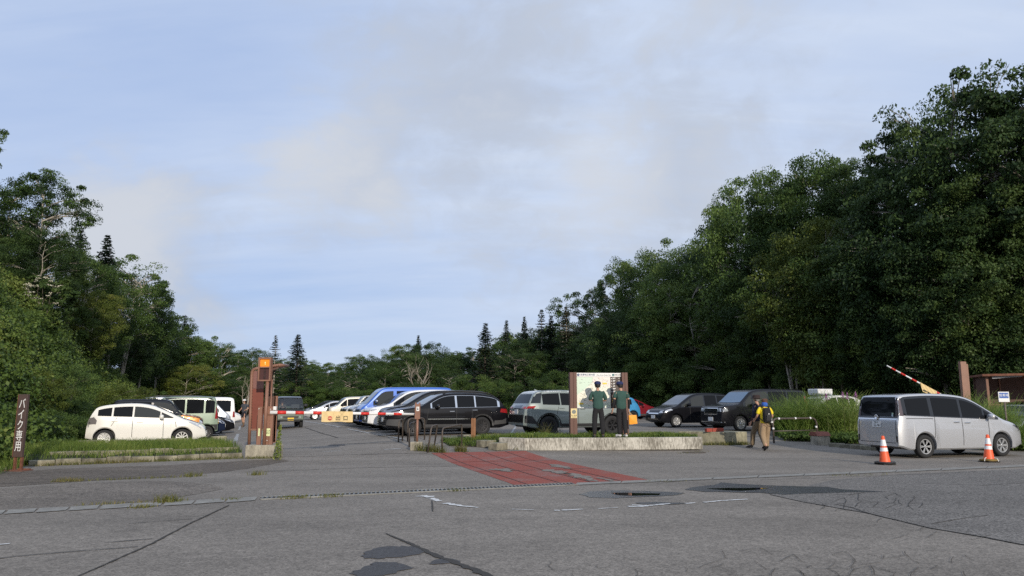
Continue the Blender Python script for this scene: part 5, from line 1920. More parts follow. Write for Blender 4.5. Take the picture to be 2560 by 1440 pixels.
# right hillside
for a in ((1478, 88, 700, 'airy', 'dark', .8, SKY_), (1556, 82, 620, 'airy', 'dark', .62, SKY_), (1640, 77, 632, 'round', '', .72, SKY_), (1706, 73, 586, 'round', '', .75, SKY_), (1770, 70, 606, 'round', 'dark', .72, SKY_), (1815, 67, 600, 'airy', 'dark', .7, SKY_), (1868, 62, 446, 'airy', '', .62, SKY_), (1940, 58, 425, 'round', '', .62, SKY_), (2020, 55, 396, 'round', '', .62, SKY_), (2095, 52, 380, 'round', '', .6, SKY_), (2165, 49, 400, 'tall', 'dark', .75, SKY_),
          (2262, 45, 335, 'tall', 'dark', .6, SKY_), (2372, 41, 215, 'airy', 'dark', .58, SKY_), (2430, 39, 190, 'airy', 'dark', .78, SKY_), (2550, 37, 140, 'airy', 'dark', .8, SKY_), (2660, 36, 160, 'tall', 'dark', .9, SKY_), (2780, 35, 200, 'tall', 'dark', .9, SKY_), (2300, 40, 420, 'round', 'dark', .7, MID_),
          (1686, 67, 640, 'round', 'pale', .6, MID_), (1905, 56, 485, 'round', 'pale', .62, MID_), (1965, 52, 560, 'round', '', .62, MID_), (2062, 46, 520, 'round', 'yellowish', .62, MID_), (1990, 48, 640, 'stemmy', '', .75, MID_), (1765, 63, 680, 'stemmy', '', .75, MID_), (1600, 74, 740, 'round', 'dark', .8, MID_), (1655, 70, 745, 'round', 'dark', .8, MID_), (1850, 58, 690, 'stemmy', '', .75, MID_),
          (2110, 45, 600, 'round', '', .7, MID_), (2190, 43, 540, 'tall', 'dark', .9, MID_), (2370, 38, 480, 'tall', 'dark', .85, MID_), (2460, 36.5, 440, 'tall', 'dark', .85, MID_), (2560, 36, 430, 'tall', 'dark', .85, MID_), (1520, 80, 800, 'round', 'dark', .8, MID_), (1450, 86, 820, 'round', 'dark', .8, MID_),
          (1560, 75, 850, 'round', '', .9, LOW_), (1620, 71, 835, 'round', 'dark', .9, LOW_), (1690, 66, 805, 'round', '', .9, LOW_), (1775, 62, 800, 'stemmy', 'dark', .9, LOW_), (1850, 57, 800, 'round', '', .8, LOW_), (1935, 53, 780, 'stemmy', 'dark', .85, LOW_), (2015, 50, 770, 'round', 'dark', .8, LOW_), (2090, 47, 760, 'round', '', .75, LOW_), (2170, 44, 730, 'round', 'dark', .75, LOW_),
          (2250, 42, 720, 'round', '', .75, LOW_), (2330, 40, 700, 'round', 'dark', .75, LOW_), (2410, 38.5, 700, 'round', 'dark', .75, LOW_), (2490, 37, 690, 'round', '', .75, LOW_), (2570, 36, 690, 'round', 'dark', .75, LOW_), (2650, 36, 700, 'round', 'dark', .75, LOW_),
          (1530, 76, 905, 'bush', 'pale', .9, FOOT_), (1590, 73, 900, 'bush', '', .9, FOOT_), (1650, 68, 905, 'bush', '', .8, FOOT_), (1720, 63.5, 895, 'bush', 'pale', .8, FOOT_), (1800, 60, 905, 'bush', 'pale', .8, FOOT_), (1880, 55, 905, 'bush', '', .75, FOOT_), (1960, 52, 885, 'bush', 'pale', .75, FOOT_), (2040, 49, 880, 'bush', '', .75, FOOT_), (2130, 46, 875, 'bush', 'dark', .75, FOOT_),
          (2205, 44, 880, 'bush', '', .75, FOOT_), (2285, 42, 890, 'bush', 'dark', .75, FOOT_), (2350, 40, 870, 'bush', 'dark', .75, FOOT_), (2440, 39, 870, 'bush', '', .75, FOOT_), (2530, 38, 880, 'bush', 'dark', .75, FOOT_)):
    tree(*a)

ANCH = [(0, 'left of the brown signboard'), (110, 'above the brown signboard'), (205, 'uphill from the white hatchback'), (280, 'above the hatchback\'s rear half'), (360, 'above the hatchback\'s front half'), (425, 'above the orange car'), (490, 'above the pale green box car'), (560, 'above the white van'), (622, 'above the walking hiker'), (662, 'behind the orange lamp box'), (700, 'just right of the lamp box'), (765, 'behind the dark green truck'),
        (815, 'behind the yellow banner\'s left end'), (880, 'behind the yellow banner\'s right end'), (945, 'behind the nose of the blue van'), (1010, 'left of the dead tree'), (1075, 'beyond the dead tree'), (1150, 'above the roof of the blue van'), (1225, 'above the black estate car'), (1290, 'behind the tail of the estate car'), (1360, 'above the tail of the grey-green car'), (1430, 'just left of the map board'), (1500, 'above the map board\'s left half'), (1575, 'above the map board\'s right half'),
        (1640, 'above the light blue car'), (1700, 'above the wine red car'), (1780, 'above the black people carrier\'s nose'), (1850, 'above the black people carrier\'s tail'), (1920, 'above the two hikers'), (1985, 'above the dark grey minivan\'s windows'), (2060, 'above the dark grey minivan\'s tail'), (2130, 'above the white roof box'), (2210, 'left of the raised bar'), (2290, 'above the raised bar\'s tip'), (2360, 'above the raised bar\'s banner'), (2430, 'above the leaning brown post'), (2500, 'above the brown shed\'s left end'), (2600, 'above the brown shed')]
NOUN = {'round': 'dense leafy tree', 'airy': 'open-crowned leafy tree', 'tall': 'tall leafy tree', 'stemmy': 'many-stemmed leafy tree', 'bush': 'leafy bush', 'fir': 'fir tree', 'thinfir': 'thin fir tree'}
TONE = {'': '', 'dark': 'dark green ', 'pale': 'pale green ', 'yellowish': 'yellowish ', 'dry': 'half-bare '}
for t in TREES:
    a = 'at the far right'
    for q, s_ in ANCH:
        if t['px'] <= q:
            a = s_
            break
    t['label'] = ('%s%s %s, %s' % (TONE[t['tone']], NOUN[t['kind']], t['layer'], a))
by = {}
for t in TREES:
    by.setdefault(t['label'], []).append(t)
for lb, g in by.items():
    if len(g) > 1:
        g.sort(key=lambda q: q['px'])
        names = ['left one', 'right one'] if len(g) == 2 else ['left one', 'middle one', 'right one']
        for q, n_ in zip(g, names):
            q['label'] = lb + ', ' + n_
pick = {k: 0 for k in PROTO}
for t in TREES:
    k = t['kind']
    pr_ = PROTO[k][pick[k] % len(PROTO[k])]
    pick[k] += 1
    nm = {'fir': 'fir_tree', 'thinfir': 'fir_tree', 'bush': 'leafy_bush'}.get(k, 'leafy_tree')
    grp = 'bushes round the car park' if k == 'bush' else ('trees on the left hillside' if t['px'] < 600 else 'trees closing the far end' if t['y'] > 84 else 'trees on the right hillside')
    o = thing(nm, t['label'], 'bush' if k == 'bush' else 'tree', (t['x'], t['y'], t['z']), rt.uniform(0, 6.28), grp)
    sz = t['h'] / BASEH[k]
    sx = {'bush': max(sz, .7) * t['wide'] * 1.15}.get(k, (sz ** .75) * t['wide'] * ((1.1 if t['y'] > 84 else 1.35) if k in ('round', 'stemmy') else 1.15) if k not in ('fir', 'thinfir') else (sz ** .75) * t['wide'])
    o.scale = (sx, sx, sz)
    cm = {'fir': FIRM, 'thinfir': FIRM}.get(k) or {'': LEAF, 'dark': LEAF_D, 'pale': LEAF_L, 'yellowish': LEAF_Y}[t['tone'] if t['tone'] != 'dry' else '']
    if t['tone'] == 'dry':
        cm = FIRB
    bm_ = m_dbark if k in ('fir', 'bush') else m_bark
    for me, nm2, m_ in ((pr_[0], 'trunk', bm_), (pr_[1], 'crown', cm)):
        c = bpy.data.objects.new(nm2, me)
        C.objects.link(c)
        c.parent = o
        if not me.materials:
            me.materials.append(m_)
        c.material_slots[0].link = 'OBJECT'
        c.material_slots[0].material = m_
# bleached dead trees among the living
dt = on(1041, 82)
for px_, y_, top_, lb in ((1041, 84, 872, 'bare bleached dead tree with crooked limbs behind the blue van'), (612, 78, 905, 'bare pale tree with thin forked stems above the walking hiker')):
    x_ = P(px_, HOR, y_).x
    b_ = max(hill(x_, y_), gz(x_, y_))
    o = thing('dead_tree', lb, 'tree', (x_, y_, b_), 1.0)
    h_ = P(px_, top_, y_).z - b_
    link('trunk', deadtree(px_, h_ * (1.15 if px_ > 1000 else 1.1)), m_dead, o)
# the white-flowering shrub high on the left bank
x_, y_ = P(88, HOR, 38).x, 38
b_ = hill(x_, y_)
o = thing('flowering_shrub', 'shrub with clusters of small white flowers high on the left bank', 'shrub', (x_, y_, b_ - .1))
h_ = P(88, 682, y_).z - b_
tm, cmesh = broadleaf(99, h_, 1.3, .05, 40, 110, .16, .6, 0, 3, 9)
link('trunk', tm, m_dbark, o)
link('crown', cmesh, LEAF_D, o)
rg = np.random.default_rng(5)
d = unit(rg.normal(size=(60, 3)))
d[:, 2] = np.abs(d[:, 2])
d[:, 1] = -np.abs(d[:, 1])
cen = d * np.array([1.2, 1.2, h_ * .55]) * rg.uniform(.85, 1.05, (60, 1)) + np.array([0, 0, h_ * .45])
v, t_ = clumps(cen, np.full(60, .13), 26, .35, .06, rg, np.full(60, .5), 1.0)
link('blossom', npmesh('blossom', v, quads(len(v) // 4), t_), mat('cream_blossom', (.55, .52, .40), .8), o)


# ------------------------------------------------------------------ undergrowth, grass
def cover(name, pts, rad, per, leaf, m, seed, label=None, flat=.6, up=.3):
    rg = np.random.default_rng(seed)
    cen = np.array(pts)
    # broad patches of one plant, so neighbouring clumps share a tone
    t = .5 + .22 * np.sin(cen[:, 0] * .9 + 1.1 * np.sin(cen[:, 1] * .5)) + rg.normal(0, .14, len(cen))
    v, t_ = clumps(cen, rad, per, flat, leaf, rg, np.clip(t, 0, 1), up)
    return tag(link(name, npmesh(name, v, quads(len(v) // 4), t_), m), label, None, None, 'stuff')


rg = np.random.default_rng(31)
pts, rad, pts2, rad2, pts3, rad3 = [], [], [], [], [], []
while len(pts) < 3000:
    s2 = 17 + 62 * rg.random() ** 1.3
    s1 = BANK0 + .6 - 9.5 * rg.random()
    x, y = E1.x * s1 + E2.x * s2, E1.y * s1 + E2.y * s2
    if y < 17.0 or x < -.72 * y - 6:
        continue
    z = max(hill(x, y), gz(x, y))
    hi = sst(-8, -11.5, s1) * sst(42, 26, s2)
    if rg.random() < hi * .75:
        pts2.append((x, y, z + .25))
        rad2.append(rg.uniform(.35, .7))
    else:
        pts.append((x, y, z + (.55 + .55 * math.sin(x * 1.3 + 2 * math.sin(y * .7))) * rg.uniform(.1, 1.0)))
        rad.append(rg.uniform(.25, .8))
cover('undergrowth', pts, rad, 95, .12, leafmat('bank_leaf', (0.042, 0.080, 0.017), (0.115, 0.175, 0.036), (.20, .24, .06)), 1, 'dense bushes and weeds covering the left bank')
cover('bamboo_grass', pts2, rad2, 70, .26, leafmat('bamboo_grass_leaf', (0.018, 0.042, 0.018), (0.045, 0.085, 0.036), (.075, .12, .05)), 2, 'patch of bluish bamboo grass on the upper left bank', .7, .3)
while len(pts3) < 2600:
    a, b_ = WALL[int(rg.integers(1, 7))], None
    i = int(rg.integers(0, len(WALL) - 1))
    t = rg.random()
    ax, ay = WALL[i][0] + (WALL[i + 1][0] - WALL[i][0]) * t, WALL[i][1] + (WALL[i + 1][1] - WALL[i][1]) * t
    nx, ny = -(WALL[i + 1][1] - WALL[i][1]), WALL[i + 1][0] - WALL[i][0]
    L = math.hypot(nx, ny)
    dd = 15 * rg.random() ** 1.6 + .7
    x, y = ax + nx / L * dd, ay + ny / L * dd
    if wall_dist(x, y) < .1 or x > .78 * y:
        continue
    pts3.append((x, y, hill(x, y) + rg.uniform(.0, .7)))
    rad3.append(rg.uniform(.5, 1.05))
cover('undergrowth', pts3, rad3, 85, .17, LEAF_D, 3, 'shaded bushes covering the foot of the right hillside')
pts4, rad4 = [], []
while len(pts4) < 900:
    s2 = 92 + 14 * rg.random()
    s1 = -12 + 56 * rg.random()
    x, y = E1.x * s1 + E2.x * s2, E1.y * s1 + E2.y * s2
    pts4.append((x, y, max(hill(x, y), gz(x, y)) + rg.uniform(.1, 1.6)))
    rad4.append(rg.uniform(.8, 1.5))
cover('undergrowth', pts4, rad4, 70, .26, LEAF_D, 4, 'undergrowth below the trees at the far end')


def in_poly(x, y, poly):
    c = False
    j = len(poly) - 1
    for i in range(len(poly)):
        if (poly[i][1] > y) != (poly[j][1] > y) and x < (poly[j][0] - poly[i][0]) * (y - poly[i][1]) / (poly[j][1] - poly[i][1]) + poly[i][0]:
            c = not c
        j = i
    return c


def blades(name, bases, hgt, wid, m, seed, bend=.5, segs=2, label=None, kind='stuff', parent=None, tints=None):
    """bent tapering grass blades; bases = (x, y, z), hgt per blade"""
    rg = np.random.default_rng(seed)
    b = np.array(bases)
    n = len(b)
    hgt = np.asarray(hgt) if not np.isscalar(hgt) else np.full(n, hgt) * rg.uniform(.6, 1.25, n)
    a = rg.uniform(0, 2 * PI, n)
    d = np.stack([np.cos(a), np.sin(a), np.zeros(n)], 1)
    s = np.stack([-np.sin(a), np.cos(a), np.zeros(n)], 1)
    f = rg.random(n) * 2 * PI
    s = np.stack([np.cos(f), np.sin(f), np.zeros(n)], 1)
    bd = bend * rg.uniform(.3, 1.3, n)
    V = []
    for k in range(segs + 1):
        t = k / segs
        c = b + d * (hgt * bd * t ** 2)[:, None]
        c[:, 2] += hgt * (t - .45 * bd * t ** 3)
        w = wid * (1 - .85 * t)
        V += [c - s * w / 2, c + s * w / 2]
    V = np.stack(V, 1)
    m_ = 2 * (segs + 1)
    F = []
    base = (np.arange(n) * m_)[:, None]
    for k in range(segs):
        F.append(base + np.array([2 * k, 2 * k + 1, 2 * k + 3, 2 * k + 2]))
    F = np.stack(F, 1).reshape(-1, 4)
    tt = np.clip(.5 + .25 * np.sin(b[:, 0] * 2.3) * np.cos(b[:, 1] * 1.9) + rg.normal(0, .2, n), 0, 1) if tints is None else tints
    o = link(name, npmesh(name, V.reshape(-1, 3), F, np.repeat(tt, m_)), m, parent)
    return tag(o, label, None, None, kind) if parent is None else o


GRASS = leafmat('grass_blade', (0.07, 0.11, 0.022), (0.15, 0.22, 0.04), (0.28, 0.31, 0.085), .35)
rg = np.random.default_rng(12)


def scatter(poly, n, zf):
    xs, ys = [p[0] for p in poly], [p[1] for p in poly]
    o = []
    while len(o) < n:
        x, y = rg.uniform(min(xs), max(xs)), rg.uniform(min(ys), max(ys))
        if in_poly(x, y, poly):
            o.append((x, y, zf(x, y)))
    return o


isl = scatter(pl, 11000, isl_z)
blades('grass', isl, .26, .014, GRASS, 1, .6, 2, 'long grass on the kerbed island in front of the white hatchback')
lg = [tuple(G(px_, py_)[:2]) for px_, py_ in ((-60, 1200), (20, 1182), (110, 1150), (130, 1120), (60, 1110), (-80, 1130))]
blades('grass', scatter(lg, 3500, lambda x, y: gz(x, y)), .30, .016, GRASS, 2, .6, 2, 'tall grass at the foot of the left bank behind the signboard')
pp = scatter(PLANT_POLY, 13000, plant_z)
blades('grass', pp, .19, .013, GRASS, 3, .75, 2, 'grass growing in the long concrete planter')
cov = scatter(PLANT_POLY, 230, lambda x, y: plant_z(x, y) + .06)
cover('weeds', cov, rg.uniform(.08, .2, len(cov)), 46, .045, leafmat('weed_leaf', (0.065, 0.11, 0.025), (0.14, 0.21, 0.045), (.24, .30, .08)), 6, 'low leafy weeds in the long concrete planter', .6, .15)
# weeds along joints and kerbs: small clumps of ground cover, too many to count
wd, wh = [], []


def weed_line(p0, p1, n, h, spread=.06):
    a, b_ = G(*p0), G(*p1)
    for _ in range(n):
        q = a.lerp(b_, rg.random())
        wd.append((q.x + rg.normal() * spread, q.y + rg.normal() * spread, q.z))
        wh.append(h * rg.uniform(.5, 1.3))


for p0, p1, n, h in (((80, 1166), (605, 1146), 1100, .11), ((110, 1144), (600, 1129), 1500, .15), ((80, 1164), (330, 1155), 900, .15), ((615, 1147), (700, 1146), 260, .10), ((135, 1205), (200, 1203), 160, .10), ((200, 1203), (500, 1191), 160, .07), ((470, 1192), (500, 1190), 70, .12), ((628, 1188), (655, 1187), 70, .12), ((340, 1270), (372, 1268), 90, .06), ((395, 1258), (440, 1255), 130, .15), ((200, 1265), (460, 1252), 130, .07), ((705, 1247), (765, 1244), 220, .06), ((805, 1243), (850, 1240), 140, .06),
                    ((560, 1251), (590, 1249), 60, .05), ((1120, 1228), (1160, 1226), 90, .05), ((1265, 1119), (1312, 1124), 200, .10), ((1290, 1124), (1345, 1123), 260, .16), ((1400, 1121), (1750, 1113), 90, .05), ((1755, 1113), (1870, 1112), 500, .16), ((1812, 1114), (1872, 1111), 260, .12), ((1040, 1126), (1110, 1132), 350, .28), ((1140, 1128), (1165, 1130), 240, .22), ((1400, 1085), (1350, 1085), 100, .5), ((1165, 1110), (1195, 1111), 160, .12), ((1700, 1134), (1775, 1128), 60, .05), ((2080, 1190), (2220, 1186), 60, .04), ((1600, 1205), (1700, 1203), 40, .04)):
    weed_line(p0, p1, n, h)
for x0, y0 in ((1364, 1083),):
    q = on(1364, 25.5)
    for _ in range(120):
        wd.append((q.x + rg.normal() * .08, q.y + rg.normal() * .08, plant_z(q.x, q.y)))
        wh.append(rg.uniform(.4, .85))
blades('weeds', wd, np.array(wh), .014, leafmat('dry_weed', (0.07, 0.085, 0.02), (0.14, 0.15, 0.04), (.24, .20, .085), .3), 4, .7, 2, 'small weeds growing out of the paving joints and kerbs')
# lush clump of tall arching grass, two beds of it
PAMP = leafmat('pampas_blade', (0.10, 0.17, 0.035), (0.20, 0.30, 0.065), (0.38, 0.44, 0.16), .4)


def clump(cx, cy, n, rx, ry, h, seed, label, lo=.5):
    rr = np.random.default_rng(seed)
    b, hh = [], []
    for _ in range(n):
        u, a = math.sqrt(rr.random()), rr.uniform(0, 6.283)
        x, y = cx + math.cos(a) * u * rx, cy + math.sin(a) * u * ry
        b.append((x - cx, y - cy, gz(x, y) - gz(cx, cy)))
        hh.append(h * rr.uniform(lo, 1.15))
    o = blades('grass_clump', b, np.array(hh), .026, PAMP, seed, .92, 5, kind=None)
    o.location = (cx, cy, gz(cx, cy))
    return tag(o, label, 'grass clump', 'clumps of tall pampas grass')


for k, (px_, y_, n, rx, h, lb) in enumerate(((1985, 29.5, 900, .75, 1.45, 'clump of tall arching pampas grass right of the yellow-shirted hiker'), (2035, 30.0, 900, .8, 1.55, 'clump of tall pampas grass above the reflective rail'), (2090, 29.2, 950, .8, 1.5, 'clump of tall pampas grass behind the little hut-roofed block'), (2135, 29.8, 900, .8, 1.5, 'clump of tall pampas grass at the tail of the silver minivan'),
                                             (2360, 27.5, 500, .7, 1.6, 'clump of tall pampas grass behind the roof of the silver minivan'), (2415, 27.0, 900, .8, 1.9, 'clump of pampas grass round the foot of the leaning brown post'), (2470, 26.2, 900, .8, 1.75, 'clump of pampas grass over the bonnet of the silver minivan'), (2530, 24.6, 420, .6, 1.25, 'thin clump of pampas grass in front of the pale silver car'))):
    q = on(px_, y_)
    clump(q.x, q.y, int(n * 1.7), rx * 1.1, rx * .8, h + (.48 if px_ < 2200 else .2), 100 + k, lb)
# low leafy growth in front of the pampas
gl_ = [on(1950, 27.6), on(2050, 27.2), on(2160, 26.6), on(2160, 29), on(1960, 30)]
cov = scatter([tuple(q[:2]) for q in gl_], 500, lambda x, y: gz(x, y) + .15)
cover('weeds', cov, rg.uniform(.16, .34, len(cov)), 40, .085, leafmat('weed_leaf', (0, 0, 0), (0, 0, 0)), 8, 'low leafy weeds below the pampas grass', .7, .2)
gl_ = [on(2440, 24.4), on(2600, 23.6), on(2600, 24.8), on(2450, 26)]
cov = scatter([tuple(q[:2]) for q in gl_], 200, lambda x, y: gz(x, y) + .2)
cover('weeds', cov, rg.uniform(.16, .34, len(cov)), 40, .085, leafmat('weed_leaf', (0, 0, 0), (0, 0, 0)), 9, 'low leafy weeds beside the nose of the silver minivan', .7, .2)
# willowherb with pink spikes
for px_, py_, y_, lb in ((2066, 984, 28.2, 'shortest of the pink flower spikes, beside the pampas grass'), (2107, 979, 28.2, 'pink flower spike in the pampas grass below the roof box'), (2119, 981, 28.2, 'bushy pink flower spike, middle of the three right of the roof box'), (2140, 979, 28.2, 'pink flower spike nearest the silver minivan')):
    q = on(px_, y_)
    o = thing('flower_spike', lb, 'flower', q, 0, 'pink willowherb spikes')
    h_ = P(px_, py_, y_).z - q.z
    MB().tube([(0, 0, 0), (.02, 0, h_ * .6), (.0, 0, h_)], [.01, .008, .004], 5).build('stem', mat('herb_stem', (.09, .10, .03), .8), o)
    rr = np.random.default_rng(int(px_))
    z = rr.uniform(h_ * .86, h_, 70)
    c = np.stack([rr.normal(0, 1, 70), rr.normal(0, 1, 70), np.zeros(70)], 1) * (.04 * (1.05 - (z - h_ * .86) / (h_ * .14)))[:, None]
    c[:, 2] = z
    v = leaf_quads(c, unit(rr.normal(size=(70, 3))), .035, .03, rr)
    link('petals', npmesh('petals', v, quads(70)), mat('pink_petal', (.40, .15, .36), .7), o)
    c = np.stack([rr.normal(0, .1, 60), rr.normal(0, .1, 60), rr.uniform(.1, h_ * .8, 60)], 1)
    v = leaf_quads(c, unit(rr.normal(size=(60, 3)) + np.array([0, 0, 1])), .14, .03, rr)
    link('leaves', npmesh('leaves', v, quads(60), np.full(240, .5)), GRASS, o)
# single tall weed at the gate block
q = on(699, 20.3)
o = thing('tall_weed', 'tall leafy weed growing beside the concrete gate block', 'weed', q)
MB().tube([(0, 0, 0), (.02, .0, .5), (.06, 0, .95)], [.012, .009, .004], 5).build('stem', mat('herb_stem', (.09, .10, .03), .8), o)
rr = np.random.default_rng(8)
z = rr.uniform(.03, .95, 190)
a = rr.uniform(0, 6.28, 190)
c = np.stack([np.cos(a) * .09 * (1.1 - z) + .06 * z, np.sin(a) * .09 * (1.1 - z), z], 1)
v = leaf_quads(c, unit(rr.normal(size=(190, 3)) + np.array([0, -.3, .8])), .10, .04, rr)
link('leaves', npmesh('leaves', v, quads(190), np.repeat(rr.uniform(.2, .9, 190), 4)), GRASS, o)
# woods across the road behind the viewpoint: what the windows and paint reflect
for k in range(19):
    x_ = -70 + k * 12.5 + rt.uniform(-3, 3)
    yb_ = -58 + max(0, x_ - 70) * .75
    pr_ = PROTO['tall'][k % 3]
    o = thing('leafy_tree', 'dark leafy tree in the woods across the road behind the viewer', 'tree', (x_, yb_ + rt.uniform(-4, 4), -.1), k, 'woods across the road')
    o.scale = (2.7, 2.3, 1.55)
    for me, nm2, m_ in ((pr_[0], 'trunk', m_bark), (pr_[1], 'crown', LEAF_D)):
        c = bpy.data.objects.new(nm2, me)
        C.objects.link(c)
        c.parent = o
        c.material_slots[0].link = 'OBJECT'
        c.material_slots[0].material = m_
# ------------------------------------------------------------------ gate, signs and street furniture
m_brown = mat('brown_paint', (0.25, 0.125, 0.083), .5, noise=(4, .15))
m_brown2 = mat('red_brown_panel', (0.20, 0.060, 0.040), .42, noise=(2, .12))
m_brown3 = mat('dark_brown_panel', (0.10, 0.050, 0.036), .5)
m_rust = mat('rusty_steel', (0.16, 0.062, 0.035), .8, noise=(9, .4))
m_sign = mat('sign_brown', (0.075, 0.048, 0.042), .6, noise=(5, .15))
m_post = mat('board_post_brown', (0.125, 0.058, 0.042), .6, noise=(3, .2, (6, 6, .4)))
m_wht = mat('white_paint', (0.78, 0.78, 0.76), .5)
m_redp = mat('red_paint', (0.62, 0.035, 0.025), .5)
m_yel = mat('yellow_cloth', (0.72, 0.54, 0.27), .8)
m_pipe = mat('grey_brown_pipe', (0.085, 0.068, 0.055), .5, .2, noise=(12, .3))
m_wood = mat('weathered_timber', (0.24, 0.115, 0.055), .85, noise=(4, .4, (8, 8, .5)))
m_block = mat('mossy_block', (0.33, 0.30, 0.235), .95, noise=(6, .5, (1, 1, .5)), bump=(25, .5))
XA, ZA = Vector((1, 0, 0)), Vector((0, 0, 1))

# signboard at the left edge
q = G(42, 1177)
o = thing('signboard', 'narrow brown upright signboard with white lettering at the left edge', 'signboard', q, R(-8))
MB().box((0, 0, .012), (.56, .34, .016)).box((.1, .1, .03), (.3, .06, .03)).build('base_plate', m_rust, o)
for x in (-.085, .085):
    MB().box((x, .02, .18), (.05, .05, .36)).build('leg', m_rust, o)
MB().box((0, 0, 1.03), (.235, .07, 1.44)).build('panel', m_sign, o, bevel=.006)
MB().box((-.122, 0, 1.03), (.014, .074, 1.44)).build('edge_trim', m_rust, o)
text('lettering', 'バ\nイ\nク\n専\n用', .225, m_wht, o, Matrix.Translation((0, -.037, 1.03)) @ Matrix.Rotation(PI / 2, 4, 'X') @ Matrix.Diagonal((.78, 1.14, 1, 1)))

# concrete block carrying the gate
q = G(653, 1146)
gq = Vector((q.x, q.y, q.z))
tag(MB().box((-.01, .27, .18), (.92, .54, .37)).build('concrete_block', m_block, None, bevel=.03, loc=gq), 'rough concrete block under the exit gate machine', 'concrete block')
gt = gq + Vector((0, 0, .365))


def gl(px, py, y):
    """a point of the gate, relative to the top of its block"""
    return P(px, py, y) - gt


# lamp box on its pole
o = thing('warning_lamp', 'brown pole with an orange lit lamp box above dark lettering', 'warning light', gt + Vector((.02, .12, 0)))
a0 = gt + Vector((.02, .12, 0))
tl, br = P(648.5, 894, a0.y) - a0, P(677, 953, a0.y) - a0
w_, h_ = br.x - tl.x, tl.z - br.z
cx, cz = (tl.x + br.x) / 2, (tl.z + br.z) / 2
MB().tube([(0, 0, 0), (.01, 0, br.z + .03)], .048, 14).build('pole', m_brown, o, True)
MB().tube([(.09, .12, .0), (.10, .12, br.z + .05)], .022, 10).build('conduit', m_brown, o, True)
MB().box((cx, .06, cz), (w_, .12, h_)).build('housing', m_brown, o, bevel=.008)
f_ = MB()
for x, z, ww, hh in ((cx - w_ / 2 + .02, cz, .04, h_), (cx + w_ / 2 - .02, cz, .04, h_), (cx, cz + h_ / 2 - .02, w_ - .08, .04), (cx, cz - h_ / 2 + .02, w_ - .08, .04), (cx, cz + h_ * .09, w_ - .08, .035)):
    f_.box((x, -.035, z), (ww, .07, hh))
f_.build('frame', m_brown, o)
lh = h_ * .41 - .06
MB().box((cx, -.008, cz + h_ / 2 - .04 - lh / 2 - .005), (w_ - .08, .012, lh)).build('lamp', mat('amber_lamp', (.75, .24, .02), .3, emit=((1.0, .33, .03), .28)), o)
text('lamp_mark', '!', .12, mat('lamp_bulb', (1, .8, .4), .4, emit=((1, .8, .45), 1.0)), o, Matrix.Translation((cx, -.02, cz + h_ / 2 - .06 - lh / 2)) @ Matrix.Rotation(PI / 2, 4, 'X'))
MB().box((cx, -.006, cz - h_ * .22), (w_ - .08, .010, h_ * .52)).build('text_panel', mat('smoked_panel', (.085, .042, .040), .15), o)
text('lettering', '出\n庫\n注\n意', .088, mat('panel_ink', (.015, .008, .008), .6), o, Matrix.Translation((cx, -.014, cz - h_ * .20)) @ Matrix.Rotation(PI / 2, 4, 'X'))

# the machine that lifts the barrier
o = thing('barrier_machine', 'brown barrier machine cabinet with a yellow paper notice', 'barrier machine', gt + Vector((.20, .22, 0)))
a0 = gt + Vector((.20, .22, 0))


def bx(m, x0, y0, x1, y1, dep, d0=0.0):
    p, q2 = P(x0, y0, a0.y) - a0, P(x1, y1, a0.y) - a0
    return m.box(((p.x + q2.x) / 2, d0 + dep / 2, (p.z + q2.z) / 2), (abs(q2.x - p.x), dep, abs(p.z - q2.z)))


bx(MB(), 660, 1036, 679, 1112, .14).build('cabinet', m_brown, o, bevel=.006)
bx(MB(), 661, 1016, 681, 1037, .18, -.04).build('head', m_brown, o, bevel=.006)
bx(MB(), 663, 991, 684, 1018, .03, .15).build('back_panel', m_brown3, o)
bx(bx(MB(), 682.5, 990, 685, 1106, .03, .15), 678.5, 1040, 683, 1108, .03, .15).build('back_post', m_brown, o)
bx(MB(), 646, 1017, 651.5, 1113, .05, -.02).build('side_post', m_brown, o)
bx(MB(), 681.5, 1016, 688.5, 1025.5, .1, .05).build('sensor_box', m_wht, o, bevel=.006)
for x_, y_ in ((649, 1022), (678, 1023), (669, 1101)):
    p = P(x_, y_, a0.y) - a0
    MB().lathe([(.012, 0), (.012, .006), (0, .008)], n=10, M=Matrix.Translation((p.x, -.05, p.z)) @ Matrix.Rotation(PI / 2, 4, 'X')).build('bolt', m_wht, o)
s_ = bx(MB(), 659.5, 1043, 666.5, 1071, .004, -.008).build('notice_strip', m_wht, o)
p = P(663.3, 1057, a0.y) - a0
tm = MB()
for k in range(7):
    tm.box((p.x + (.004 if k % 2 else -.003), -.010, p.z + .115 - k * .036), (.022, .003, .013)).box((p.x, -.010, p.z + .108 - k * .036), (.010, .003, .02))
tm.build('small_print', m_ink, s_)
n_ = bx(MB(), 657.5, 1071, 675, 1090, .004, -.006).build('paper_notice', mat('yellow_paper', (.72, .78, .42), .8), o)
p = P(667.5, 1080, a0.y) - a0
text('lettering', 'につき\n入禁止', .062, mat('green_ink', (.03, .06, .03), .7), n_, Matrix.Translation((p.x, -.008, p.z)) @ Matrix.Rotation(PI / 2, 4, 'X'), .001)
bx(MB(), 647, 1071, 649.5, 1090, .004, -.026).build('paper_edge', mat('yellow_paper', (0, 0, 0)), o)

# shelter behind the gate
sy = gq.y + .95
o = thing('gate_shelter', 'red-brown steel shelter with rounded tube frame behind the gate machine', 'shelter', Vector((gq.x, sy, gz(gq.x, sy))))
a1 = Vector(o.location)


def sl(px, py, dy=0.0):
    q_ = P(px, py, a1.y + dy) - a1
    return q_


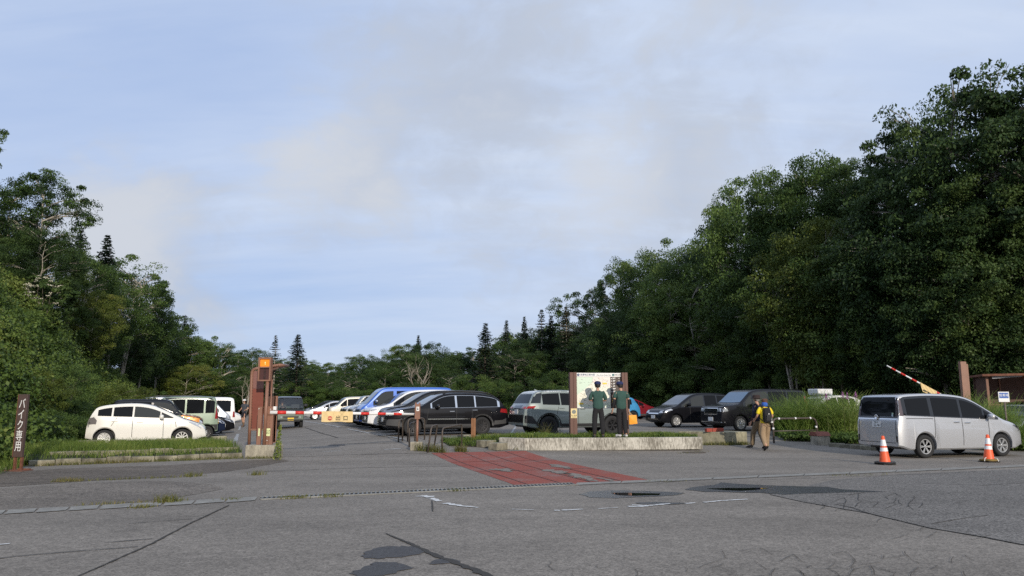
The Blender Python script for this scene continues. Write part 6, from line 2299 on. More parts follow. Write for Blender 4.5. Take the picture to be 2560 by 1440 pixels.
pts = [sl(622.5, 1112), sl(626, 1030), sl(629.3, 940), sl(630.3, 930), sl(634, 924), sl(640, 921.5), sl(664, 919.5)]
MB().tube(pts, .045, 10).build('frame_tube', m_brown, o, True)
pn_ = MB().add([sl(631.5, 972), sl(659, 972), sl(657, 1073), sl(628.5, 1073)], [(0, 1, 2, 3)]).add([sl(631.5, 972, .03), sl(659, 972, .03), sl(657, 1073, .03), sl(628.5, 1073, .03)], [(3, 2, 1, 0)])
pn_.build('lower_panel', m_brown2, o)
MB().add([sl(633.5, 928), sl(660, 924), sl(659, 971.5), sl(632, 971.5)], [(0, 1, 2, 3)]).build('upper_panel', mat('sheet_panel', (.30, .15, .125), .3, .3), o)
MB().bar(sl(627, 1074), sl(658, 1074), .05, .05).build('bottom_rail', m_brown, o)
MB().bar(sl(643, 1112), sl(643.5, 1074), .05, .05).build('leg', m_brown, o)
rv = MB()
for k in range(20):
    p = sl(632 - k * .17, 934 + k * 7.1)
    rv.bar(p + Vector((-.05, -.02, 0)), p + Vector((.02, -.02, 0)), .012, .012)
rv.build('rivet_strip', m_brown3, o)
ro = MB()
n = 9
for k in range(n):
    c0 = sl(655 + 42 * k / (n - 1), 919 - 6.5 * k / (n - 1))
    ro.tube([c0, c0 + Vector((0, .9, .02))], .045, 8)
ro.build('ribbed_roof', m_brown, o, True)
MB().add([sl(668, 924), sl(697, 916.5), sl(695, 922), sl(668, 930), sl(668, 924, .9), sl(697, 916.5, .9)], [(0, 1, 2, 3), (0, 4, 5, 1)]).build('soffit', m_brown3, o)
MB().bar(sl(678, 940, .4), sl(690, 921, .4), .03, .03).bar(sl(675, 1000, .5), sl(676, 922, .5), .05, .05).build('brace', m_brown3, o)

# barrier arm across the lane and its cloth banner
arm0, arm1 = P(675, 1031, gq.y + .18), P(1043, 1035.5, 22.9)
o = thing('lifting_barrier', 'red and white striped barrier bar lowered across the exit lane', 'barrier arm', arm0)
dv_ = arm1 - arm0
MB().tube([Vector((0, 0, 0)), dv_], [.052, .034], 12).build('bar', m_wht, o, True)
ud = dv_.normalized()


def at_px(px):
    lo, hi = 0.0, 1.0
    for _ in range(40):
        m_ = (lo + hi) / 2
        w = arm0 + dv_ * m_
        if 1280 + FPX * (w.x / (w.y * math.cos(PITCH) + (w.z - 1.6) * math.sin(PITCH))) < px:
            lo = m_
        else:
            hi = m_
    return lo


for a, b_ in ((693, 715), (738, 759.5), (782.5, 803.5), (902, 922.5), (944, 964), (984, 1004)):
    ta, tb_ = at_px(a), at_px(b_)
    MB().tube([dv_ * ta, dv_ * tb_], [.054 - .018 * ta, .054 - .018 * tb_], 12).build('stripe', m_redp, o, True)
ta, tb_ = at_px(803.5), at_px(881.5)
pa, pb2 = arm0 + dv_ * ta, arm0 + dv_ * tb_
o = thing('banner', 'yellow cloth banner with a no-entry symbol hanging on the lowered bar', 'banner', pa)
bw = (pb2 - pa).length
bx_ = (pb2 - pa).normalized()
bn = Vector((bx_.y, -bx_.x, 0)).normalized()
V, F = [], []
nx_, nz_ = 60, 18
for j in range(nz_ + 1):
    for i in range(nx_ + 1):
        u, v_ = i / nx_, j / nz_
        sag = .012 * math.sin(u * 23 + 2 * v_) * (1 - v_ * .3) + .02 * math.exp(-((u - .62 + .25 * (v_ - .2)) / .05) ** 2) * (1 - v_) + .02 * math.exp(-((u - .58 - .3 * v_) / .04) ** 2) * (1 - v_) + .015 * math.exp(-((u - .12 - .25 * v_) / .06) ** 2)
        V.append(bx_ * (u * bw) + bn * (.056 + sag) + Vector((0, 0, .055 - .305 * v_ - .008 * math.sin(u * 9) * v_)))
for j in range(nz_):
    for i in range(nx_):
        k = j * (nx_ + 1) + i
        F.append((k, k + 1, k + nx_ + 2, k + nx_ + 1))
me = bpy.data.meshes.new('cloth')
me.from_pydata(V, [], F)
link('cloth', me, m_yel, o, True)
zc = -.145
M0 = lambda x, off: frame_m(bx_ * x + bn * (.085 + off) + Vector((0, 0, zc)), bx_, (0, 0, 1))
MB().lathe([(.062, 0), (.062, .004), (0, .004)], n=28, M=M0(bw * .265, 0)).build('no_entry_disc', mat('sign_red', (.50, .06, .05), .6), o)
MB().box((0, 0, 0), (.092, .022, .004), M=M0(bw * .265, .006)).build('no_entry_bar', mat('yellow_paint', (.72, .55, .28), .7), o)
text('lettering', '出', .155, m_ink, o, M0(bw * .52, .0), .003)
text('lettering', '口', .155, m_ink, o, M0(bw * .76, .0), .003)

# rest for the bar's tip
q = G(1040, 1126)
tag(MB().box((0, .16, .12), (.36, .36, .26)).build('concrete_block', m_block, None, bevel=.02, loc=q), 'small concrete block under the slim brown bar rest', 'concrete block')
q2 = on(1044.5, q.y + .14)
o = thing('bar_rest', 'slim brown post with a white symbol plate that catches the bar', 'post', q2 + Vector((0, 0, .245)))
tz = P(1044, 1008, q2.y).z - q2.z - .245
MB().tube([(0, 0, 0), (.0, 0, tz - .45)], .036, 12).build('pole', m_brown, o, True)
MB().box((0, 0, tz - .25), (.16, .10, .46)).box((-.055, 0, tz - .005), (.04, .1, .05)).box((.055, 0, tz - .005), (.04, .1, .05)).build('box', m_brown, o, bevel=.005)
MB().box((.012, -.053, tz - .17), (.085, .006, .13)).build('symbol_plate', m_wht, o)
MB().lathe([(.022, 0), (.022, .003), (.014, .003), (.014, 0)], n=14, M=Matrix.Translation((.012, -.0565, tz - .18)) @ Matrix.Rotation(PI / 2, 4, 'X')).box((.012, -.058, tz - .14), (.012, .002, .05)).build('symbol', m_ink, o)

# bicycle stands
for (xa, ya), (xb, yb), h, lb in (((996, 1104), (1006, 1101), .72, 'narrow steel hoop stand, leftmost by the front wheel of the estate car'), ((1019, 1103), (1061, 1099), .74, 'wide steel hoop stand behind the slim bar rest'), ((1023, 1117), (1037, 1111), .72, 'steel hoop stand directly left of the small concrete block'), ((1069, 1131), (1084, 1124), .75, 'leaning steel hoop stand just right of the bar rest'), ((1105, 1131), (1154, 1117), .70, 'wide steel hoop stand at the corner of the red paving')):
    p, q = G(xa, ya), G(xb, yb)
    d = q - p
    L = d.length
    u = d.normalized()
    pts = [Vector((0, 0, -.03)), Vector((0, 0, h - .10)), u * .03 + Vector((0, 0, h - .035)), u * .10 + Vector((0, 0, h)), u * (L - .10) + Vector((0, 0, h)), u * (L - .03) + Vector((0, 0, h - .035)), d + Vector((0, 0, h - .10)), d + Vector((0, 0, -.03))]
    lean = Vector((.10, 0, 0)) if 'leaning' in lb else Vector((0, 0, 0))
    pts = [v_ + lean * max(0, v_.z) / h for v_ in pts]
    o = MB().tube(pts, .025, 10).build('hoop_stand', m_pipe, None, True)
    o.location = p
    tag(o, lb, 'bicycle stand', 'steel hoop stands by the bar rest')
q = G(1183, 1112)
o = MB().box((0, .08, .42), (.15, .15, .86)).box((.0, -.0, .42), (.02, .02, .80)).build('timber_post', m_wood, None, bevel=.012, loc=q)
tag(o, 'square weathered timber post in front of the estate car', 'post')

# ------------------------------------------------------------------ the map board
by_ = 24.05
bl = on(1424, by_)
bz = plant_z(bl.x + .3, by_) - .05
o = thing('map_board', 'large brown framed area guide map board standing in the planter', 'map board', (bl.x, by_, bz), R(7))
bd = Vector((math.cos(R(7)), math.sin(R(7)), 0))
BW = 1.93
BH = P(1432, 931, by_).z - bz
for x, wd_ in ((.11, .235), (BW - .10, .20)):
    pm_ = MB()
    for k in (-1, 1):
        pm_.box((x + k * wd_ * .255, 0, BH / 2), (wd_ * .47, .22, BH))
    pm_.box((x, .0, BH / 2 - .01), (.02, .19, BH - .02))
    pm_.build('post', m_post, o, bevel=.004)
px0 = 1438.0
hx0, hx1 = .225, BW - .205
ztop = BH - .012
zmap1 = BH - .145
zbot = P(1480, 1021, by_).z - bz
MB().box(((hx0 + hx1) / 2, .05, (ztop + zbot) / 2), (hx1 - hx0, .06, ztop - zbot)).build('backing', m_brown3, o)
MB().box(((hx0 + hx1) / 2, .012, BH - .075), (hx1 - hx0 - .004, .02, .125)).build('header', m_wht, o)
RX = Matrix.Rotation(PI / 2, 4, 'X')
m_nav = mat('navy_ink', (.02, .06, .16), .6)
m_gry = mat('grey_ink', (.10, .10, .11), .6)
zh = BH - .077
text('title', '尾瀬地区案内図', .070, m_nav, o, Matrix.Translation((hx0 + .385, -.001, zh)) @ RX, .0015)
text('subtitle', 'Oze Area Guide Map', .056, m_gry, o, Matrix.Translation((hx0 + .93, -.001, zh - .006)) @ RX, .0015)
MB().lathe([(.042, 0), (.042, .003), (0, .003)], n=24, M=Matrix.Translation((hx0 + .075, -.001, zh)) @ RX).build('info_symbol', m_nav, o)
text('info_letter', 'i', .07, m_wht, o, Matrix.Translation((hx0 + .075, -.006, zh)) @ RX, .001)
MB().lathe([(.036, 0), (.036, .003), (.028, .003), (.028, 0)], n=24, M=Matrix.Translation((hx1 - .26, -.001, zh)) @ RX).prism([(hx1 - .278, zh - .015), (hx1 - .242, zh - .015), (hx1 - .26, zh + .014)], 'y', -.005, -.001).build('emblem', mat('teal_ink', (.05, .22, .24), .6), o)
text('small_title', '尾瀬国立公園', .034, m_gry, o, Matrix.Translation((hx1 - .125, -.001, zh + .012)) @ RX, .001)
MB().box((hx1 - .125, -.001, zh - .022), (.19, .003, .009)).build('small_print', m_gry, o)
# the map itself: a printed sheet of pale land, water, trails and name tags
mx0, mx1, mz0, mz1 = hx0 + .022, hx0 + (hx1 - hx0) * .762, zbot + .012, zmap1
mw_, mh_ = mx1 - mx0, mz1 - mz0


def mpatch(nm, poly, mm, d, parent):
    v, f = cdt([(mx0 + a * mw_, mz0 + b_ * mh_) for a, b_ in poly], 5)
    m_ = MB().add([(x, d, z) for x, z in v], f)
    return link(nm, plain(m_, nm), mm, parent)


ms = MB().box(((mx0 + mx1) / 2, .012, (mz0 + mz1) / 2), (mw_, .02, mh_)).build('map_sheet', mat('map_cream', (.80, .78, .66), .5), o)
mpatch('map_zone', [(0, 1), (0, .42), (.12, .5), (.25, .62), (.36, .72), (.46, .84), (.48, 1)], mat('map_green', (.60, .74, .60), .5), .0005, ms)
mpatch('map_zone', [(.48, 1), (.50, .80), (.62, .72), (.80, .74), (1, .66), (1, 1)], mat('map_pink', (.82, .73, .67), .5), .0005, ms)
mpatch('map_zone', [(.0, .0), (0, .2), (.1, .16), (.3, .1), (.6, .12), (1, .2), (1, 0)], mat('map_palegreen', (.68, .76, .62), .5), .0004, ms)
MB().box(((mx0 + mx1) / 2, .0, mz0 + .012), (mw_, .004, .024)).build('map_legend', m_wht, ms)
rr = random.Random(9)
tl_ = MB()


def trail(p, q3, n=9, w=.006, j=.03):
    pts = [between(p, q3, k / n) for k in range(n + 1)]
    pts = [(a + rr.uniform(-j, j), b_ + rr.uniform(-j, j)) for a, b_ in pts]
    for a, b_ in zip(pts[:-1], pts[1:]):
        tl_.bar((mx0 + a[0] * mw_, -.001, mz0 + a[1] * mh_), (mx0 + b_[0] * mw_, -.001, mz0 + b_[1] * mh_), .003, w, up=(0, 1, 0))


for a, b_ in (((.5, .98), (.42, .62)), ((.42, .62), (.2, .38)), ((.2, .38), (.05, .12)), ((.42, .62), (.72, .5)), ((.72, .5), (.95, .6)), ((.72, .5), (.88, .2)), ((.62, .95), (.95, .9)), ((.3, .3), (.6, .2)), ((.5, .4), (.42, .62)), ((.8, .95), (.76, .6)), ((.12, .5), (.28, .3))):
    trail(a, b_)
tl_.build('map_trails', mat('trail_grey', (.20, .20, .17), .6), ms)
tg = MB()
for _ in range(60):
    a, b_ = rr.uniform(.04, .96), rr.uniform(.06, .97)
    tg.box((mx0 + a * mw_, -.0015, mz0 + b_ * mh_), (rr.uniform(.02, .06), .002, .008))
tg.build('map_names', mat('name_ink', (.16, .18, .17), .6), ms)
yt = MB()
for a, b_ in ((.83, .79), (.12, .14)):
    yt.box((mx0 + a * mw_, -.002, mz0 + b_ * mh_), (.15, .003, .055))
yt.build('map_tags', mat('tag_yellow', (.80, .60, .08), .6), ms)
# dark list of directions beside the map
dx0, dx1 = mx1 + .012, hx1 - .012
pl_ = MB().box(((dx0 + dx1) / 2, .014, (mz0 + mz1) / 2), (dx1 - dx0, .016, mh_)).build('direction_panel', mat('list_brown', (.055, .034, .026), .5), o)
dp, dpy = MB(), MB()
for k in range(6):
    z = mz1 - .04 - k * .085
    dp.prism([(dx0 + .015, z - .012), (dx0 + .045, z - .012), (dx0 + .03, z + .018)], 'y', .002, .005).box((dx0 + .03, .0035, z - .02), (.012, .003, .02))
    dp.box((dx0 + .115, .0035, z + .006), ((.10, .075, .05, .06, .1, .09)[k], .003, .022)).box((dx0 + .10, .0035, z - .02), (.065, .003, .009))
    if k < 4:
        dp.box((dx1 - .05, .0035, z), (.05, .003, .014))
dpy.box((dx0 + .08, .0035, mz0 + .16), (.07, .003, .20)).box((dx0 + .10, .0035, mz0 + .30), (.14, .003, .006))
dp.build('direction_lines', m_wht, pl_)
dpy.build('yellow_column', mat('tag_yellow', (0, 0, 0)), pl_)
ys = MB().box((.115, -.114, (P(1434, 1033, by_).z - bz)), (.20, .006, .305)).build('no_smoking_plate', mat('plate_yellow', (.74, .60, .30), .6), o)
zz_ = P(1434, 1033, by_).z - bz
MB().lathe([(.066, 0), (.066, .003), (0, .003)], n=26, M=Matrix.Translation((.115, -.1175, zz_ + .045)) @ RX).build('symbol_disc', mat('symbol_grey', (.17, .20, .20), .6), ys)
MB().bar((.07, -.122, zz_ + .09), (.16, -.122, zz_), .004, .02, up=(0, 1, 0)).build('symbol_bar', mat('plate_yellow', (0, 0, 0)), ys)
text('lettering', '路上禁煙', .045, m_ink, ys, Matrix.Translation((.115, -.118, zz_ - .075)) @ RX, .001)
MB().box((.115, -.118, zz_ - .12), (.13, .002, .012)).build('small_print', m_ink, ys)

# ------------------------------------------------------------------ right side
# steel rail with white reflectors
p, q = G(1935, 1108), G(2046, 1104)
d = q - p
L = d.length
u = d.normalized()
h = .86
o = thing('pipe_rail', 'low dark pipe rail with white reflector bands beside the hikers', 'rail', p)
pts = [Vector((0, 0, -.02)), Vector((0, 0, h - .14)), u * .04 + Vector((0, 0, h - .05)), u * .14 + Vector((0, 0, h)), u * (L - .22) + Vector((0, 0, h)), u * (L - .10) + Vector((0, 0, h - .06)), u * (L - .04) + Vector((0, 0, h - .18)), d + Vector((0, 0, -.02))]
MB().tube(pts, .034, 12).build('frame', m_pipe, o, True)
MB().tube([Vector((0, 0, .42)), u * L * .985 + Vector((0, 0, .42))], .02, 10).build('mid_bar', m_pipe, o, True)
for t in (.13, .5, .84):
    c = u * L * t + Vector((0, 0, h))
    MB().tube([c - u * .035, c + u * .035], .039, 12).build('reflector', m_wht, o, True)
for t, z in ((0, .48), (.97, .5)):
    c = u * L * t + Vector((0, 0, z))
    MB().tube([c, c + Vector((0, 0, .07))], .039, 12).build('reflector', m_wht, o, True)
# little roofed block
q = on(2053, 26.2)
o = thing('roofed_block', 'small concrete block with a rust-red pitched cap behind the pipe rail', 'concrete block', q, R(12))
MB().box((0, .2, .16), (.48, .44, .33)).build('block', m_block, o, bevel=.015)
MB().prism([(-.06, .32), (.50, .32), (.36, .46), (.08, .46)], 'x', -.27, .27).build('cap', mat('rust_red_cap', (.22, .07, .045), .7, noise=(12, .3)), o, bevel=.01)
# kerb in front of the pampas
for k in range(5):
    c = on(2085 + k * 26, 25.6 - k * .35)
    b2 = MB().box((0, 0, .06), (.5, .18, .14)).build('kerb_stone', m_conc, None, bevel=.015)
    b2.location, b2.rotation_euler = c, (0, 0, R(-20))
    tag(b2, kind='structure')
# traffic cones
m_co = mat('cone_orange', (0.80, 0.115, 0.035), .5, noise=(6, .12))
for (px_, py_), lean, lb in (((2213, 1161), (-.02, .0), 'orange traffic cone in front of the rear wheel, on a flat black weight'), ((2473, 1155), (.035, .0), 'orange traffic cone in front of the front wheel, with a roped base')):
    q = G(px_, py_)
    o = thing('traffic_cone', lb, 'traffic cone', q, R(12), 'orange and white traffic cones')
    cone = MB().lathe([(.15, .03), (.138, .045), (.125, .10), (.038, .70), (.028, .715), (.02, .715)], n=28).build('cone', m_co, o, True)
    cone.rotation_euler = (0, lean[0], 0)

    def rad(z):
        return .125 + (.038 - .125) * (z - .10) / .60
    for z0_, z1_ in ((.33, .42), (.465, .62)):
        s_ = MB().lathe([(rad(z0_) + .003, z0_), (rad(z1_) + .003, z1_)], n=28)
        s_.f = s_.f[:-2]
        s_.build('white_band', mat('reflective_white', (.80, .80, .80), .35), o, True).rotation_euler = (0, lean[0], 0)
    MB().box((0, 0, .015), (.36, .36, .03)).build('base', m_black, o, bevel=.008)
    if px_ < 2300:
        MB().lathe([(.235, .03), (.25, .04), (.25, .06), (.2, .075), (.13, .07)], n=28).box((.24, .02, .055), (.12, .04, .02)).box((-.24, -.02, .06), (.1, .04, .02)).build('weight_ring', m_black, o, True)
    else:
        MB().lathe([(.20, .03), (.225, .045), (.22, .07), (.15, .085)], n=28).build('weight_ring', mat('worn_yellow', (.20, .13, .03), .7, noise=(9, .6)), o, True)
        for a in (-70, 15, 200):
            a = R(a)
            MB().tube([(math.cos(a) * .13, math.sin(a) * .13, .12), (math.cos(a) * .2, math.sin(a) * .2, .11), (math.cos(a) * .235, math.sin(a) * .235, .03)], .008, 6).build('rope', m_wht, o)
# raised barrier at the entrance
ya = 27.5
t0, t1 = P(2217, 914, ya), P(2372, 997, ya)
q = on(2385, ya)
o = thing('barrier_machine', 'brown barrier machine behind the silver minivan, its bar raised', 'barrier machine', q)
MB().box((0, 0, .55), (.36, .36, 1.1)).box((0, 0, 1.12), (.42, .42, .06)).build('cabinet', m_brown, o, bevel=.01)
o = thing('lifting_barrier', 'red and white bar raised at a slant above the silver minivan', 'barrier arm', t1)
dv2 = t0 - t1
MB().tube([Vector((0, 0, 0)), dv2], [.036, .024], 10).build('bar', m_wht, o, True)
for a, b_ in ((.155, .20), (.03, .10), (.52, .60), (.70, .78), (.86, .93)):
    MB().tube([dv2 * a, dv2 * b_], [.039 - .012 * a, .039 - .012 * b_], 10).build('stripe', m_redp, o, True)
bu = dv2.normalized()
bo = thing('banner', 'yellow cloth banner hanging on the raised slanting bar', 'banner', t1 + dv2 * .21)
V, F = [], []
Lb = dv2.length * .26
for j in range(7):
    for i in range(31):
        V.append(bu * (Lb * i / 30) + Vector((0, -.045 - .008 * math.sin(i * .7 + j), .03 - .055 * j)) + Vector((.01 * j, 0, 0)))
for j in range(6):
    for i in range(30):
        k = j * 31 + i
        F.append((k, k + 1, k + 32, k + 31))
me = bpy.data.meshes.new('cloth')
me.from_pydata(V, [], F)
link('cloth', me, m_yel, bo, True)
lt = MB()
for i in range(9):
    c = bu * (Lb * (.12 + .09 * i)) + Vector((.02, -.058, -.21))
    lt.box(c, (.055, .003, .05 if i % 3 else .03))
lt.build('lettering', m_ink, bo)
# leaning post
yb_ = 29.0
q = on(2413, yb_)
tp_ = P(2405, 904, yb_)
o = thing('brown_post', 'tall square brown steel post rising from the pampas grass', 'post', q)
d = Vector((tp_.x - q.x, 0, tp_.z - q.z))
MB().bar((0, 0, 0), d, .23, .16, up=(0, 1, 0)).build('post', m_brown, o, bevel=.01)
MB().bar(d * .1 + Vector((.15, .02, 0)), d * .97 + Vector((.15, .02, 0)), .09, .14, up=(0, 1, 0)).build('back_plate', m_brown, o, bevel=.005)
# the brown shed
ys_ = 31.5
q = on(2472, ys_)
o = thing('shed', 'open-fronted brown steel shed with a strip lamp at the right edge', 'shed', q, R(-20))
hs = P(2472, 941, ys_).z - q.z
MB().box((2.2, 1.9, hs / 2), (4.6, .06, hs)).build('back_wall', m_brown3, o)
MB().box((0, .95, hs / 2), (.06, 1.9, hs)).build('side_wall', m_brown3, o)
MB().box((0, -.02, hs / 2), (.09, .09, hs)).build('corner_post', m_brown, o)
MB().bar((0, .6, hs * .52), (4.4, .6, hs * .52 + .06), .06, .05).build('rail', m_brown, o)
MB().box((.9, 1.84, hs / 2), (.06, .05, hs)).build('wall_stud', m_brown, o)
rf = MB().prism([(-.22, hs + .0), (1.5, hs + .02), (1.75, hs - .04), (4.6, hs - .02), (4.6, hs + .07), (1.75, hs + .05), (1.5, hs + .11), (-.22, hs + .09)], 'y', -.35, 2.1)
rf.build('roof', m_rust, o)
MB().box((.72, -.1, hs - .01), (1.1, .12, .09), M=Matrix.Translation((.72, -.1, hs - .02)) @ Matrix.Rotation(R(-4), 4, 'Y')).build('strip_lamp', mat('lamp_grey', (.42, .42, .43), .4), o)
# blue notice in the grass
q = on(2512, 24.4)
zt = P(2510, 979, 24.4).z - q.z
o = thing('notice_board', 'small blue notice with white lettering standing in the grass by the shed', 'sign', q, R(-6))
MB().box((0, .02, zt / 2 - .05), (.04, .04, zt - .1)).build('post', m_pipe, o)
bo = MB().box((-.02, 0, zt - .17), (.33, .02, .33)).build('panel', m_wht, o)
MB().box((-.02, -.012, zt - .125), (.285, .004, .18)).build('blue_field', mat('notice_blue', (.02, .10, .38), .5), bo)
text('lettering', '駐車場', .095, m_wht, bo, Matrix.Translation((-.02, -.016, zt - .125)) @ RX, .001)

# stone retaining wall below the right hillside
m_st = bpy.data.materials.new('stone_blocks')
m_st.use_nodes = True
t = m_st.node_tree
b = t.nodes['Principled BSDF']
b.inputs['Roughness'].default_value = .95
uv = t.nodes.new('ShaderNodeUVMap')
mp = t.nodes.new('ShaderNodeMapping')
mp.inputs['Rotation'].default_value = (0, 0, R(45))
t.links.new(uv.outputs[0], mp.inputs[0])
br_ = t.nodes.new('ShaderNodeTexBrick')
br_.offset = 0.0
br_.inputs['Scale'].default_value = 1.0
br_.inputs['Brick Width'].default_value = .42
br_.inputs['Row Height'].default_value = .42
br_.inputs['Mortar Size'].default_value = .05
br_.inputs['Color1'].default_value = (.26, .215, .18, 1)
br_.inputs['Color2'].default_value = (.19, .16, .135, 1)
br_.inputs['Mortar'].default_value = (.03, .028, .024, 1)
t.links.new(mp.outputs[0], br_.inputs[0])
t.links.new(br_.outputs[0], b.inputs['Base Color'])
bp = t.nodes.new('ShaderNodeBump')
bp.inputs['Distance'].default_value = .08
bp.invert = True
t.links.new(br_.outputs['Fac'], bp.inputs['Height'])
t.links.new(bp.outputs[0], b.inputs['Normal'])
wv, wf, wu = [], [], []
path = dens(WALL[2:7], 1.0, 0, None, closed=False)
acc = 0
for i, (x, y) in enumerate(path):
    a, c = path[max(0, i - 1)], path[min(len(path) - 1, i + 1)]
    L = math.hypot(c[0] - a[0], c[1] - a[1])
    nx, ny = -(c[1] - a[1]) / L, (c[0] - a[0]) / L
    if i:
        acc += math.hypot(x - path[i - 1][0], y - path[i - 1][1])
    h_ = 2.35 * (.75 + .25 * sst(8, 18, x))
    g_ = gz(x, y)
    for off, z in ((-.75, g_ - .2), (-.30, g_ + h_), (.35, g_ + h_), (.35, g_ - .2)):
        wv.append((x + nx * off, y + ny * off, z))
    wu.append(acc)
n = len(path)
me = bpy.data.meshes.new('retaining_wall')
for i in range(n - 1):
    for k in range(3):
        wf.append((4 * i + k, 4 * i + 4 + k, 4 * i + 5 + k, 4 * i + 1 + k))
me.from_pydata(wv, [], wf)
ul = me.uv_layers.new(name='UVMap')
vz_ = (0, 2.5, 3.2, 5.6)
for pg in me.polygons:
    for li in pg.loop_indices:
        vi = me.loops[li].vertex_index
        ul.data[li].uv = (wu[vi // 4], vz_[vi % 4])
tag(link('retaining_wall', me, m_st), 'long low retaining wall of diamond-set stones below the right hillside', 'wall')
# ------------------------------------------------------------------ people
def skin(name, V, E, Rd, m, parent, sub=2, ysc=1.0):
    """a continuous surface grown round a skeleton of joints"""
    me = bpy.data.meshes.new('skeleton')
    me.from_pydata([tuple(v) for v in V], E, [])
    o = bpy.data.objects.new('skeleton', me)
    C.objects.link(o)
    mo = o.modifiers.new('skin', 'SKIN')
    mo.use_smooth_shade = True
    mo.branch_smoothing = .6
    for i, d in enumerate(me.skin_vertices[0].data):
        r = Rd[i]
        d.radius = r if isinstance(r, tuple) else (r, r)
        d.use_root = i == 0
    sb = o.modifiers.new('sub', 'SUBSURF')
    sb.levels = sb.render_levels = sub
    r = evalmesh(o, name)
    bpy.data.objects.remove(o)
    bpy.data.meshes.remove(me)
    if ysc != 1.0:
        for v in r.vertices:
            v.co.y *= 1 + (ysc - 1) * (1 - sst(.17, .26, abs(v.co.x)))
    return link(name, r, m, parent, True)


m_skin = mat('skin', (0.48, 0.27, 0.18), .55)
m_hair = mat('black_hair', (0.012, 0.010, 0.009), .6)


def cloth(n, c, r=.9):
    return mat('cloth_' + n, c, r, noise=(14, .14), bump=(9, .35))


def chain(V, E, R_, pts, rad, start):
    k = start
    for p, r in zip(pts, rad):
        V.append(Vector(p))
        R_.append(r)
        E.append((k, len(V) - 1))
        k = len(V) - 1
    return k


